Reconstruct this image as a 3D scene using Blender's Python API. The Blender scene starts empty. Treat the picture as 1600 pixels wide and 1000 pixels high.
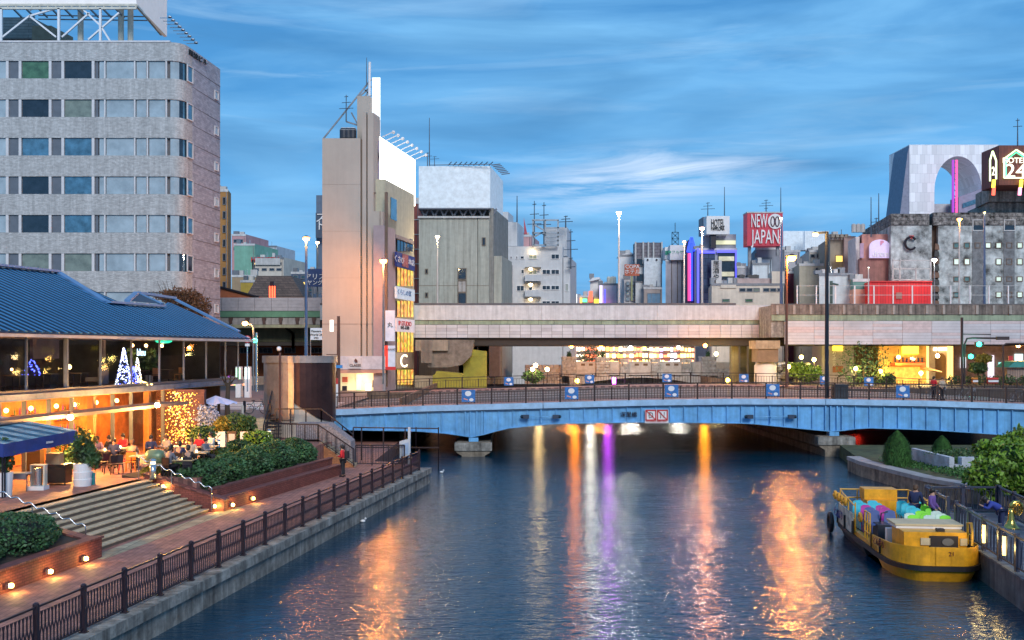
import bpy, math, random
import numpy as np
from mathutils import Vector, Matrix
R = random.Random(7)
NR = np.random.RandomState(5)
sc = bpy.context.scene
col = sc.collection
PI = math.pi
# ------------------------------------------------------------ camera, world, sun
CZ, F, HY = 7.8, 1600.0, 548.0
cam = bpy.data.cameras.new('camera'); cam_o = bpy.data.objects.new('camera', cam); col.objects.link(cam_o)
cam_o.location = (0, 0, CZ); cam_o.rotation_euler = (PI/2, 0, 0)
cam.sensor_width = 36; cam.lens = 36; cam.shift_y = 0.03; cam.clip_start = .5; cam.clip_end = 3000
sc.camera = cam_o
sc.view_settings.view_transform = 'Standard'; sc.view_settings.look = 'None'
sc.view_settings.exposure = 0.32; sc.view_settings.gamma = 1
sc.render.engine = 'CYCLES'
sc.cycles.use_denoising = True
try: sc.cycles.denoiser = 'OPENIMAGEDENOISE'
except Exception: pass
sc.cycles.max_bounces = 6; sc.cycles.diffuse_bounces = 3; sc.cycles.glossy_bounces = 3
sc.cycles.transparent_max_bounces = 10; sc.cycles.transmission_bounces = 3
sc.cycles.sample_clamp_indirect = 6; sc.cycles.caustics_reflective = False; sc.cycles.caustics_refractive = False
SUN_EL, SUN_AZ = math.radians(32), math.radians(168)       # behind the camera, a little to the right
world = bpy.data.worlds.new('World'); sc.world = world; world.use_nodes = True
nt = world.node_tree; nt.nodes.clear(); N = nt.nodes.new; L = nt.links.new
tc = N('ShaderNodeTexCoord'); sep = N('ShaderNodeSeparateXYZ'); L(tc.outputs['Generated'], sep.inputs[0])
grad = N('ShaderNodeValToRGB'); L(sep.outputs['Z'], grad.inputs[0])
e = grad.color_ramp.elements
e[0].position = 0.0; e[0].color = (.09, .35, .68, 1); e[1].position = 1.0; e[1].color = (.03, .11, .33, 1)
for p, c in ((.07, (.06, .29, .62, 1)), (.16, (.075, .32, .66, 1)), (.28, (.055, .245, .54, 1)), (.5, (.015, .11, .33, 1))):
    q = e.new(p); q.color = c
def wnoise(scale, sx, sy, sz, rx=0, ry=0, detail=6, rough=.55, dist=.6):
    m = N('ShaderNodeMapping'); m.inputs['Scale'].default_value = (sx, sy, sz); m.inputs['Rotation'].default_value = (rx, ry, 0)
    L(tc.outputs['Generated'], m.inputs[0])
    n = N('ShaderNodeTexNoise'); n.inputs['Scale'].default_value = scale; n.inputs['Detail'].default_value = detail
    n.inputs['Roughness'].default_value = rough; n.inputs['Distortion'].default_value = dist; L(m.outputs[0], n.inputs['Vector'])
    return n
def wramp(src, a, b):
    r = N('ShaderNodeValToRGB'); r.color_ramp.elements[0].position = a; r.color_ramp.elements[1].position = b
    L(src, r.inputs[0]); return r
def wmix(fac, a, b):
    m = N('ShaderNodeMix'); m.data_type = 'RGBA'; L(fac, m.inputs[0]); L(a, m.inputs[6])
    if isinstance(b, tuple): m.inputs[7].default_value = b
    else: L(b, m.inputs[7])
    return m.outputs[2]
n1 = wnoise(2.2, 1, 1, 6, 0, .12); r1 = wramp(n1.outputs[0], .38, .66)
c1 = wmix(r1.outputs[0], grad.outputs[0], (.17, .44, .75, 1))
n2 = wnoise(3.4, 1, 1, 9, 0, -.16, 7, .6, .9); r2 = wramp(n2.outputs[0], .53, .80)
n2b = N('ShaderNodeMath'); n2b.operation = 'MULTIPLY'; n2b.inputs[1].default_value = .55; L(r2.outputs[0], n2b.inputs[0])
c2 = wmix(n2b.outputs[0], c1, (.33, .55, .78, 1))
n3 = wnoise(2.6, 1, 1, 7, .3, .05, 5, .5, .5); r3 = wramp(n3.outputs[0], .47, .72)
n3b = N('ShaderNodeMath'); n3b.operation = 'MULTIPLY'; n3b.inputs[1].default_value = .7; L(r3.outputs[0], n3b.inputs[0])
c3 = wmix(n3b.outputs[0], c2, (.045, .185, .40, 1))
# one bank of brighter wispy cloud low in the north-east of the view
def wmath(op, a, b=None, c=None):
    m = N('ShaderNodeMath'); m.operation = op; m.use_clamp = op in ('SUBTRACT',)
    for i_, v_ in enumerate((a, b, c)):
        if v_ is None: continue
        if isinstance(v_, (int, float)): m.inputs[i_].default_value = v_
        else: L(v_, m.inputs[i_])
    return m.outputs[0]
zz = wmath('MULTIPLY_ADD', sep.outputs['X'], -.12, sep.outputs['Z'])
dz_ = wmath('ABSOLUTE', wmath('MULTIPLY_ADD', zz, 1, -.150)); dx_ = wmath('ABSOLUTE', wmath('MULTIPLY_ADD', sep.outputs['X'], 1, -.13))
mk_ = wmath('MULTIPLY', wmath('SUBTRACT', 1, wmath('MULTIPLY', dz_, 26)), wmath('SUBTRACT', 1, wmath('MULTIPLY', dx_, 6)))
n4 = wnoise(5, 1, 1, 9, 0, -.12, 8, .62, .7); r4 = wramp(n4.outputs[0], .44, .66)
c3 = wmix(wmath('MULTIPLY', wmath('MULTIPLY', mk_, r4.outputs[0]), 1.6), c3, (.50, .64, .84, 1))
bg = N('ShaderNodeBackground'); bg.inputs[1].default_value = 1.0; L(c3, bg.inputs[0])
sky = N('ShaderNodeTexSky'); sky.sky_type = 'NISHITA'; sky.sun_disc = False; sky.sun_elevation = SUN_EL; sky.sun_rotation = SUN_AZ
bg2 = N('ShaderNodeBackground'); bg2.inputs[1].default_value = .006; L(sky.outputs[0], bg2.inputs[0])
add = N('ShaderNodeAddShader'); L(bg.outputs[0], add.inputs[0]); L(bg2.outputs[0], add.inputs[1])
wo = N('ShaderNodeOutputWorld'); L(add.outputs[0], wo.inputs[0])
sun = bpy.data.lights.new('sun', 'SUN'); sun.energy = 1.8; sun.angle = math.radians(22); sun.color = (1, .95, .9)
sun_o = bpy.data.objects.new('sun', sun); col.objects.link(sun_o)
sd = Vector((math.sin(SUN_AZ)*math.cos(SUN_EL), math.cos(SUN_AZ)*math.cos(SUN_EL), math.sin(SUN_EL)))
sun_o.rotation_euler = sd.to_track_quat('Z', 'Y').to_euler()
sun_o.location = (0, -50, 80)
# ------------------------------------------------------------ materials
MATS = {}
def mat(name, c, rough=.75, metal=0, var=.14, sc_=1.5, bump=0, bs=20, emit=None, es=0, streak=0, brick=None, coat=0):
    if name in MATS: return MATS[name]
    m = bpy.data.materials.new(name); m.use_nodes = True; MATS[name] = m
    nt = m.node_tree; N = nt.nodes.new; L = nt.links.new
    b = nt.nodes['Principled BSDF']; b.inputs['Roughness'].default_value = rough; b.inputs['Metallic'].default_value = metal
    if coat: b.inputs['Coat Weight'].default_value = coat
    g = N('ShaderNodeNewGeometry'); colr = None
    if brick:
        bw, bh, mode, mort = brick
        s = N('ShaderNodeSeparateXYZ'); L(g.outputs['Position'], s.inputs[0]); cmb = N('ShaderNodeCombineXYZ')
        if mode == 'v':
            a = N('ShaderNodeMath'); a.operation = 'ADD'; L(s.outputs[0], a.inputs[0]); L(s.outputs[1], a.inputs[1])
            L(a.outputs[0], cmb.inputs[0]); L(s.outputs[2], cmb.inputs[1])
        else: L(s.outputs[0], cmb.inputs[1]); L(s.outputs[1], cmb.inputs[0])
        bt = N('ShaderNodeTexBrick'); L(cmb.outputs[0], bt.inputs['Vector']); bt.inputs['Scale'].default_value = 1
        bt.inputs['Brick Width'].default_value = bw; bt.inputs['Row Height'].default_value = bh
        bt.inputs['Mortar Size'].default_value = mort; bt.inputs['Mortar Smooth'].default_value = .3
        bt.inputs['Color1'].default_value = (c[0]*1.15, c[1]*1.15, c[2]*1.15, 1); bt.inputs['Color2'].default_value = (c[0]*.8, c[1]*.8, c[2]*.8, 1)
        bt.inputs['Mortar'].default_value = (c[0]*.45, c[1]*.45, c[2]*.48, 1); colr = bt.outputs[0]
    n = N('ShaderNodeTexNoise'); n.inputs['Scale'].default_value = sc_; n.inputs['Detail'].default_value = 5; n.inputs['Roughness'].default_value = .65
    L(g.outputs['Position'], n.inputs['Vector'])
    mr = N('ShaderNodeMapRange'); mr.inputs[1].default_value = .3; mr.inputs[2].default_value = .7
    mr.inputs[3].default_value = 1-var*1.6; mr.inputs[4].default_value = 1+var; L(n.outputs[0], mr.inputs[0]); fac = mr.outputs[0]
    if streak:
        mp = N('ShaderNodeMapping'); mp.inputs['Scale'].default_value = (1.6, 1.6, .09); L(g.outputs['Position'], mp.inputs[0])
        n2 = N('ShaderNodeTexNoise'); n2.inputs['Scale'].default_value = 1.3; n2.inputs['Detail'].default_value = 6; n2.inputs['Roughness'].default_value = .7
        L(mp.outputs[0], n2.inputs['Vector']); r = N('ShaderNodeMapRange'); r.inputs[1].default_value = .38; r.inputs[2].default_value = .68
        r.inputs[3].default_value = 1; r.inputs[4].default_value = 1-streak; L(n2.outputs[0], r.inputs[0])
        mu = N('ShaderNodeMath'); mu.operation = 'MULTIPLY'; L(fac, mu.inputs[0]); L(r.outputs[0], mu.inputs[1]); fac = mu.outputs[0]
    vm = N('ShaderNodeVectorMath'); vm.operation = 'SCALE'; L(fac, vm.inputs['Scale'])
    if colr: L(colr, vm.inputs[0])
    else: vm.inputs[0].default_value = c[:3]
    L(vm.outputs[0], b.inputs['Base Color'])
    if bump:
        n3 = N('ShaderNodeTexNoise'); n3.inputs['Scale'].default_value = bs; n3.inputs['Detail'].default_value = 4; L(g.outputs['Position'], n3.inputs['Vector'])
        bp = N('ShaderNodeBump'); bp.inputs['Strength'].default_value = bump; bp.inputs['Distance'].default_value = .05
        L(n3.outputs[0], bp.inputs['Height']); L(bp.outputs[0], b.inputs['Normal'])
    if emit: b.inputs['Emission Color'].default_value = (*emit, 1); b.inputs['Emission Strength'].default_value = es
    return m
def emat(name, c, s, base=None): return mat(name, base or tuple(min(.8, x*.8) for x in c), .5, 0, 0, 1, emit=c, es=s)
def glassmat(name, tint, fres=.22, rough=.03):
    if name in MATS: return MATS[name]
    m = bpy.data.materials.new(name); m.use_nodes = True; MATS[name] = m; nt = m.node_tree; nt.nodes.clear(); N = nt.nodes.new; L = nt.links.new
    t = N('ShaderNodeBsdfTransparent'); t.inputs[0].default_value = (*tint, 1); g = N('ShaderNodeBsdfGlossy'); g.inputs[0].default_value = (.9, .9, .95, 1); g.inputs[1].default_value = rough
    lw = N('ShaderNodeLayerWeight'); lw.inputs[0].default_value = fres; mx = N('ShaderNodeMixShader'); L(lw.outputs['Fresnel'], mx.inputs[0])
    L(t.outputs[0], mx.inputs[1]); L(g.outputs[0], mx.inputs[2]); o = N('ShaderNodeOutputMaterial'); L(mx.outputs[0], o.inputs[0]); return m
def glowroom(name, ca, cb, s, scx=1.2, scz=1.0):
    """lit interior seen through a window: curtains, shelves and lamps in warm light"""
    if name in MATS: return MATS[name]
    m = bpy.data.materials.new(name); m.use_nodes = True; MATS[name] = m; nt = m.node_tree; N = nt.nodes.new; L = nt.links.new
    b = nt.nodes['Principled BSDF']; b.inputs['Base Color'].default_value = (*[x*.4 for x in cb], 1); b.inputs['Roughness'].default_value = .3
    g = N('ShaderNodeNewGeometry'); mp = N('ShaderNodeMapping'); mp.inputs['Scale'].default_value = (scx, scx, scz); L(g.outputs['Position'], mp.inputs[0])
    v = N('ShaderNodeTexVoronoi'); v.inputs['Scale'].default_value = 1.6; L(mp.outputs[0], v.inputs['Vector'])
    n = N('ShaderNodeTexNoise'); n.inputs['Scale'].default_value = 2.2; n.inputs['Detail'].default_value = 3; L(mp.outputs[0], n.inputs['Vector'])
    r = N('ShaderNodeValToRGB'); el = r.color_ramp.elements; el[0].position = .3; el[0].color = (*cb, 1); el[1].position = .62; el[1].color = (*ca, 1); L(n.outputs[0], r.inputs[0])
    mx = N('ShaderNodeMix'); mx.data_type = 'RGBA'; mx.blend_type = 'MULTIPLY'; mx.inputs[0].default_value = .55; L(r.outputs[0], mx.inputs[6]); L(v.outputs['Color'], mx.inputs[7])
    L(mx.outputs[2], b.inputs['Emission Color']); b.inputs['Emission Strength'].default_value = s; return m
# ------------------------------------------------------------ mesh helpers
WL = {}
def wl(o): return WL.get(o.name, Vector((0, 0, 0)))
def link(o, parent=None, w=(0, 0, 0)):
    col.objects.link(o); w = Vector(w); WL[o.name] = w
    if parent is not None: o.parent = parent; o.location = w - wl(parent)
    else: o.location = w
    return o
def tag(o, label=None, cat=None, group=None, kind=None):
    if label: o['label'] = label
    if cat: o['category'] = cat
    if group: o['group'] = group
    if kind: o['kind'] = kind
    return o
def thing(name, label, cat, loc=(0, 0, 0), group=None, rz=0):
    o = bpy.data.objects.new(name, None); o.empty_display_size = .3; link(o, None, loc); o.rotation_euler.z = rz
    if rz: WL[o.name] = Vector((0, 0, 0))     # children of turned things are built in its own axes
    return tag(o, label, cat, group)
class MB:
    def __init__(s): s.v = []; s.f = []
    def add(s, vs, fs):
        k = len(s.v); s.v += [tuple(x) for x in vs]; s.f += [tuple(i+k for i in f) for f in fs]; return s
    def box(s, x0, x1, y0, y1, z0, z1):
        return s.add([(x0,y0,z0),(x1,y0,z0),(x1,y1,z0),(x0,y1,z0),(x0,y0,z1),(x1,y0,z1),(x1,y1,z1),(x0,y1,z1)],
            [(0,3,2,1),(4,5,6,7),(0,1,5,4),(1,2,6,5),(2,3,7,6),(3,0,4,7)])
    def beam(s, a, b, w, h=None, up=(0, 0, 1)):
        h = h or w; a = Vector(a); b = Vector(b); d = (b-a).normalized(); up = Vector(up)
        if abs(d.dot(up)) > .98: up = Vector((0, 1, 0))
        x = d.cross(up).normalized()*w/2; z = x.cross(d).normalized()*h/2
        vs = [a-x-z, a+x-z, a+x+z, a-x+z, b-x-z, b+x-z, b+x+z, b-x+z]
        return s.add(vs, [(0,3,2,1),(4,5,6,7),(0,1,5,4),(1,2,6,5),(2,3,7,6),(3,0,4,7)][0:0] + [(0,1,2,3),(7,6,5,4),(0,4,5,1),(1,5,6,2),(2,6,7,3),(3,7,4,0)])
    def prism(s, pts, z0, z1):
        n = len(pts); z0 = z0 if hasattr(z0, '__len__') else [z0]*n; z1 = z1 if hasattr(z1, '__len__') else [z1]*n
        vs = [(p[0], p[1], z0[i]) for i, p in enumerate(pts)] + [(p[0], p[1], z1[i]) for i, p in enumerate(pts)]
        return s.add(vs, [tuple(range(n))[::-1], tuple(range(n, 2*n))] + [(i, (i+1) % n, n+(i+1) % n, n+i) for i in range(n)])
    def extr(s, pts, d):
        """polygon of 3D points pushed along vector d"""
        n = len(pts); d = Vector(d); vs = [Vector(p) for p in pts]; vs = vs + [p+d for p in vs]
        return s.add(vs, [tuple(range(n)), tuple(range(n, 2*n))[::-1]] + [((i+1) % n, i, n+i, n+(i+1) % n) for i in range(n)])
    def tube(s, pts, r, n=6):
        pts = [Vector(p) for p in pts]; rr = r if hasattr(r, '__len__') else [r]*len(pts); k = len(s.v); prev = None
        for i, p in enumerate(pts):
            d = (pts[min(i+1, len(pts)-1)]-pts[max(i-1, 0)]).normalized(); u = Vector((0, 0, 1)) if abs(d.z) < .9 else Vector((0, 1, 0))
            if prev is not None and prev.cross(d).length > .1: x = (prev - d*prev.dot(d)).normalized()
            else: x = d.cross(u).normalized()
            prev = x; y = d.cross(x)
            for j in range(n):
                a = 2*PI*j/n; s.v.append(tuple(p+(x*math.cos(a)+y*math.sin(a))*rr[i]))
        for i in range(len(pts)-1):
            for j in range(n): s.f.append((k+i*n+j, k+i*n+(j+1) % n, k+(i+1)*n+(j+1) % n, k+(i+1)*n+j))
        s.f.append(tuple(k+j for j in range(n))[::-1]); s.f.append(tuple(k+(len(pts)-1)*n+j for j in range(n))); return s
    def lathe(s, x, y, prof, n=16):
        k = len(s.v)
        for r, z in prof:
            for j in range(n): s.v.append((x+r*math.cos(2*PI*j/n), y+r*math.sin(2*PI*j/n), z))
        for i in range(len(prof)-1):
            for j in range(n): s.f.append((k+i*n+j, k+i*n+(j+1) % n, k+(i+1)*n+(j+1) % n, k+(i+1)*n+j))
        s.f.append(tuple(k+j for j in range(n))[::-1]); s.f.append(tuple(k+(len(prof)-1)*n+j for j in range(n))); return s
    def ball(s, c, r, n=8, m=6, sz=1):
        return s.lathe(c[0], c[1], [(max(.001, r*math.sin(PI*i/m)), c[2]-r*sz*math.cos(PI*i/m)) for i in range(m+1)], n)
    def mesh(s, name, m, smooth=False):
        me = bpy.data.meshes.new(name); me.from_pydata(s.v, [], s.f); me.materials.append(m)
        if smooth: me.polygons.foreach_set('use_smooth', [True]*len(me.polygons))
        me.update(); return me
    def build(s, name, m, parent=None, kind=None, label=None, cat=None, group=None, smooth=False, w=None):
        if w is None:
            if parent is not None: w = wl(parent)
            else:
                xs = [v[0] for v in s.v]; ys = [v[1] for v in s.v]; w = Vector(((min(xs)+max(xs))/2, (min(ys)+max(ys))/2, min(v[2] for v in s.v)))
        s.v = [(v[0]-w[0], v[1]-w[1], v[2]-w[2]) for v in s.v]
        o = bpy.data.objects.new(name, s.mesh(name, m, smooth)); link(o, parent, w)
        return tag(o, label, cat, group, kind)
def put(name, me, parent, w, rz=0, scale=None):
    o = bpy.data.objects.new(name, me); link(o, parent, w); o.rotation_euler.z = rz
    if scale: o.scale = scale
    return o
MC = {}
def cached(key, fn):
    if key not in MC: MC[key] = fn()
    return MC[key]
def X(px, Y): return (px-800)*Y/F
def Z(py, Y): return CZ+(HY-py)*Y/F
def P(px, py, Y): return Vector((X(px, Y), Y, Z(py, Y)))
def Q(off, Y, z=0): return Vector((-14.36+.151*Y+off, Y, z))
QA = -math.atan(.151)
def lamp_light(w, energy, c, r=.25, name='lamp_light', parent=None):
    l = bpy.data.lights.new(name, 'POINT'); l.energy = energy; l.color = c; l.shadow_soft_size = r
    o = bpy.data.objects.new(name, l); link(o, parent, w); return o
def text(s, size, m, parent, w, rz=0, ext=.03, align='CENTER', sx=1, name='lettering', tilt=PI/2, fit=None):
    cu = bpy.data.curves.new(name, 'FONT'); cu.body = s; cu.size = size; cu.extrude = ext; cu.align_x = align; cu.align_y = 'CENTER'; cu.materials.append(m); cu.resolution_u = 3
    f = bpy.data.objects.new(name, cu); me = bpy.data.meshes.new_from_object(f); bpy.data.objects.remove(f); me.name = name
    if fit: xs_ = [v.co.x for v in me.vertices]; sx = fit/max(.01, max(xs_)-min(xs_))
    o = bpy.data.objects.new(name, me); link(o, parent, w); o.rotation_euler = (tilt, 0, rz); o.scale.x = sx; return o
def leaves(name, m, parent, blobs, n, size, w=None, flat=0.0, shell=.72, kind=None, lump=.18):
    """many small leaf faces spread through lumpy ellipsoids; blobs = (centre, (rx,ry,rz), weight)"""
    w = w if w is not None else (wl(parent) if parent is not None else Vector(blobs[0][0]))
    tot = sum(b[2] for b in blobs); V = []
    for c, r, wt in blobs:
        k = int(n*wt/tot); d = NR.normal(size=(k, 3)); d /= np.linalg.norm(d, axis=1)[:, None]
        lum = 1+lump*(np.sin(d[:, 0]*7+c[0]*3)+np.sin(d[:, 1]*8+c[1]*2)+np.sin(d[:, 2]*7+c[0]))/2
        rad = (shell+(1-shell)*NR.rand(k)**.5)*lum
        p = d*rad[:, None]*np.array(r)+np.array(c)-np.array(w)
        a = NR.normal(size=(k, 3)); a[:, 2] *= (1-flat); a /= np.linalg.norm(a, axis=1)[:, None]
        b = np.cross(a, NR.normal(size=(k, 3))*np.array([1, 1, 1-flat])); b /= np.maximum(1e-6, np.linalg.norm(b, axis=1))[:, None]
        s_ = size*(.6+.8*NR.rand(k))[:, None]; a = a*s_; b = b*s_*.55
        V.append(np.stack([p-a, p-b, p+a, p+b], 1).reshape(-1, 3))
    V = np.concatenate(V); nf = len(V)//4; me = bpy.data.meshes.new(name)
    me.from_pydata(V.tolist(), [], np.arange(nf*4).reshape(-1, 4).tolist()); me.materials.append(m)
    o = bpy.data.objects.new(name, me); link(o, parent, w); return tag(o, kind=kind)
# ---- palette
concrete = mat('concrete', (.33, .32, .29), .85, streak=.75, var=.35, sc_=2.2, bump=.5, bs=9)
pale_concrete = mat('pale_concrete', (.62, .63, .64), .8, streak=.25, var=.1, bump=.15, bs=6)
dark_concrete = mat('dark_concrete', (.15, .14, .13), .85, streak=.5, var=.25)
asphalt = mat('asphalt', (.07, .065, .065), .8, var=.2, bump=.3, bs=30)
black_metal = mat('black_metal', (.025, .02, .028), .4, .3, var=.1)
grey_metal = mat('grey_metal', (.22, .23, .25), .4, .6)
steel = mat('steel', (.55, .57, .6), .25, .9, var=.05)
white_paint = mat('white_paint', (.75, .75, .76), .5, var=.06)
off_white = mat('off_white', (.55, .55, .54), .7, var=.1, streak=.25)
dark_glass = mat('dark_glass', (.02, .03, .045), .08, .0, var=.3, coat=.6)
sky_glass = mat('sky_glass', (.10, .22, .30), .08, .35, var=.3, coat=.6)
pale_glass = mat('pale_glass', (.38, .45, .48), .15, .1, var=.18, sc_=.6, coat=.5)
green_glass = mat('green_glass', (.07, .16, .09), .15, 0, var=.3, coat=.4)
terra = mat('terracotta_paving', (.36, .16, .125), .7, var=.25, sc_=2, brick=(.4, .2, 'h', .012), bump=.15)
brick_red = mat('red_brick', (.22, .06, .045), .8, var=.2, brick=(.25, .085, 'v', .012), bump=.3)
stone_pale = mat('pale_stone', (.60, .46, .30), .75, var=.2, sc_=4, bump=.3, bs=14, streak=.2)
leaf_dark = mat('leaf_dark', (.05, .13, .045), .6, var=.5, sc_=2.2)
leaf_mid = mat('leaf_mid', (.05, .11, .03), .6, var=.5, sc_=2.5)
leaf_bright = mat('leaf_bright', (.17, .30, .03), .5, var=.6, sc_=1.8)
leaf_yellow = mat('leaf_yellow', (.24, .20, .03), .6, var=.4, sc_=3)
leaf_autumn = mat('leaf_autumn', (.18, .07, .025), .7, var=.5, sc_=1.5)
leaf_conifer = mat('leaf_conifer', (.055, .16, .035), .7, var=.5, sc_=5)
bark = mat('bark', (.07, .05, .035), .9)
soil = mat('soil', (.05, .035, .025), .95)
wood_dark = mat('wood_dark', (.06, .035, .02), .5)
sodium = emat('sodium_lamp', (1, .42, .07), 14)
warmw = emat('warm_lamp', (1, .72, .38), 14)
coolw = emat('cool_lamp', (1, .95, .85), 9)
warm_win = glowroom('warm_window', (1, .62, .12), (.45, .16, .02), 1.5)
shop_glow = glowroom('shop_glow', (1, .75, .35), (.55, .15, .03), 2.2, .7, 1.2)
yellow_win = emat('yellow_window', (1, .66, .15), 1.1)
white_board = emat('lit_white_board', (.80, .92, 1), .62, (.75, .75, .75))
black_text = mat('black_text', (.015, .015, .015), .6, var=0)
white_text = mat('white_text', (.8, .8, .8), .5, var=0)
red_paint = mat('red_paint', (.55, .03, .03), .5, var=.1)
# ------------------------------------------------------------ water and land
def water_mat():
    m = bpy.data.materials.new('river_water'); m.use_nodes = True; nt = m.node_tree; N = nt.nodes.new; L = nt.links.new
    b = nt.nodes['Principled BSDF']; b.inputs['Base Color'].default_value = (.0, .035, .07, 1); b.inputs['Roughness'].default_value = .085; b.inputs['IOR'].default_value = 1.45
    b.inputs['Specular IOR Level'].default_value = .6
    g = N('ShaderNodeNewGeometry'); prev = None
    for scl, mx, my, h, w in ((.5, .7, 1.0, .16, .5), (2.2, .55, 1.5, .075, .9), (5, .5, 1.6, .045, 1.0)):
        mp = N('ShaderNodeMapping'); mp.inputs['Scale'].default_value = (mx, my, 1); L(g.outputs['Position'], mp.inputs[0])
        n = N('ShaderNodeTexNoise'); n.inputs['Scale'].default_value = scl; n.inputs['Detail'].default_value = 3; n.inputs['Distortion'].default_value = w; L(mp.outputs[0], n.inputs['Vector'])
        bp = N('ShaderNodeBump'); bp.inputs['Strength'].default_value = .5; bp.inputs['Distance'].default_value = h; L(n.outputs[0], bp.inputs['Height'])
        if prev: L(prev.outputs[0], bp.inputs['Normal'])
        prev = bp
    L(prev.outputs[0], b.inputs['Normal']); return m
MB().add([(-60, 5, 0), (90, 5, 0), (90, 200, 0), (-60, 200, 0)], [(0, 1, 2, 3)]).build('water', water_mat(), kind='structure', w=(0, 0, 0))
land = MB()
land.prism([(-60, 4), (-60, 66), Q(.4, 66)[:2], Q(.4, 4)[:2]][0:0] or [(-200, 66.6), (-11.6, 66.6), (-13.4, 75.6), (-13.4, 112), (-8.6, 112), (-8.6, 176), (-200, 176)], -1, 3.45)
land.prism([(28, 100), (300, 100), (300, 176), (28, 176)], -1, 3.8)
land.prism([(-900, 176.01), (900, 176.01), (900, 1500), (-900, 1500)], -1, 4.2)
land.build('ground', asphalt, kind='structure', w=(0, 0, 0))
MB().prism([Q(-60, 4)[:2], Q(-60, 66.5)[:2], (-13.5, 66.5), (-13.5, 111.9), (-8.6, 111.9), (-8.6, 64), (-6.9, 63.4), Q(.0, 60.2)[:2], Q(.0, 4)[:2]], -1, .9).build('quay_walkway', terra, kind='structure', w=(0, 0, 0))
MB().prism([(20, 4), (60, 4), (60, 50), (25.5, 50), (21.6, 43.2)], -1, .55).build('right_bank', dark_concrete, kind='structure', w=(0, 0, 0))
# street surface on the left bank and its pale pavement strip
MB().box(-200, -13.4, 66.6, 112, 3.45, 3.454).build('road', mat('road_pink', (.17, .12, .11), .7, var=.2, bump=.2), kind='structure', w=(0, 0, 0))
for y in (76, 78.2, 80.4, 82.6, 84.8):
    MB().box(-24, -14, y, y+.9, 3.456, 3.460).build('crossing_stripe', white_paint, kind='structure')
# river wall: coping and panels
quay = thing('quay_wall', 'grey concrete river wall with stained coping below the walkway fence', 'quay wall', Q(.2, 40, 0))
k = 0
for i in range(26):
    y0 = 16+i*1.7; y1 = y0+1.69
    a, b, c_, d = Q(.0, y0), Q(.42, y0), Q(.42, y1), Q(.0, y1)
    MB().prism([a[:2], b[:2], c_[:2], d[:2]], -.9, .62).build('wall_panel', concrete, quay)
    a, b, c_, d = Q(-.05, y0), Q(.55, y0), Q(.55, y1), Q(-.05, y1)
    MB().prism([a[:2], b[:2], c_[:2], d[:2]], .625, .93).build('coping_stone', concrete, quay)
# near fence: posts, rails and curved balusters
fence = thing('riverside_fence', 'dark brown metal fence of wavy bars along the brick walkway by the water', 'fence', Q(.15, 40, .93))
fm = mat('fence_brown', (.045, .03, .04), .4, .4, var=.12)
def bal_mesh(sgn):
    b = MB(); n = 7
    for s in range(n-1):
        z0, z1 = .12+.84*s/(n-1), .12+.84*(s+1)/(n-1); o0, o1 = (sgn*.045*math.sin(2*PI*q/(n-1)-.5*PI*0) for q in (s, s+1))
        k = len(b.v); t = .008
        for z, o in ((z0, o0), (z1, o1)):
            b.v += [(-t, o-.016, z), (t, o-.016, z), (t, o+.016, z), (-t, o+.016, z)]
        for j in range(4): b.f.append((k+j, k+(j+1) % 4, k+4+(j+1) % 4, k+4+j))
    return b.mesh('baluster', fm)
bm_ = [bal_mesh(1), bal_mesh(-1)]
postm = MB().box(-.055, .055, -.05, .05, 0, 1.14).lathe(0, 0, [(.075, 1.14), (.075, 1.17), (.03, 1.2)], 8).box(-.09, .09, -.08, .08, 0, .03).mesh('post', fm)
NB = 22; SP = 1.88
for i in range(NB+1):
    y = 21.2+i*SP
    if y > 60.4: break
    put('post', postm, fence, Q(.15, y, .93), QA)
    if y+SP < 60.6:
        MB().beam(Q(.15, y+.05, 2.02), Q(.15, y+SP-.05, 2.02), .06, .045).build('top_rail', fm, fence)
        MB().beam(Q(.15, y+.05, 1.04), Q(.15, y+SP-.05, 1.04), .04).build('bottom_rail', fm, fence)
        nb = 26
        if y < 40.5:
            for j in range(nb): put('baluster', bm_[j % 2], fence, Q(.15, y+.1+j*(SP-.2)/(nb-1), .93), QA)
        else:
            m = MB()
            for j in range(nb):
                c0 = Q(.15, y+.1+j*(SP-.2)/(nb-1), .93); k = len(m.v); src = bm_[j % 2]; rm = Matrix.Rotation(QA, 3, 'Z')
                m.v += [tuple(rm @ v.co+c0) for v in src.vertices]; m.f += [tuple(q+k for q in p.vertices) for p in src.polygons]
            m.build('balusters', fm, fence, kind='stuff')
# ------------------------------------------------------------ stairs, planters, terrace
ZT = 2.3
MB().prism([Q(-60, 20)[:2], Q(-60, 66)[:2], Q(-5.9, 66)[:2], Q(-5.9, 44.2)[:2], Q(-7.9, 44.2)[:2], Q(-7.9, 20)[:2]], .9, [ZT]*6).build('terrace', terra, kind='structure', w=(0, 0, 0))
st = thing('terrace_stairs', 'wide flight of nine pale stone steps from the walkway up to the cafe terrace', 'stairs', Q(-6.5, 39, .9))
nst = 9
for i in range(nst):
    z0 = .9+i*(ZT-.9)/nst; z1 = z0+(ZT-.9)/nst; o0 = -5.2-i*.3
    y0, y1 = 34.4+i*.04, 43.7
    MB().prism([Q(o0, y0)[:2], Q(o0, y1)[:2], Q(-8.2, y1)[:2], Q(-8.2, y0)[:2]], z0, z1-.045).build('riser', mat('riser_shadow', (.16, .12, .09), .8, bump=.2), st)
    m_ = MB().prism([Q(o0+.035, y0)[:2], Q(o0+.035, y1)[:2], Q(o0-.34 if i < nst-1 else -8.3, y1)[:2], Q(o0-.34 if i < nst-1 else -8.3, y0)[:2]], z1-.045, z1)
    m_.build('step', stone_pale, st)
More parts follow.
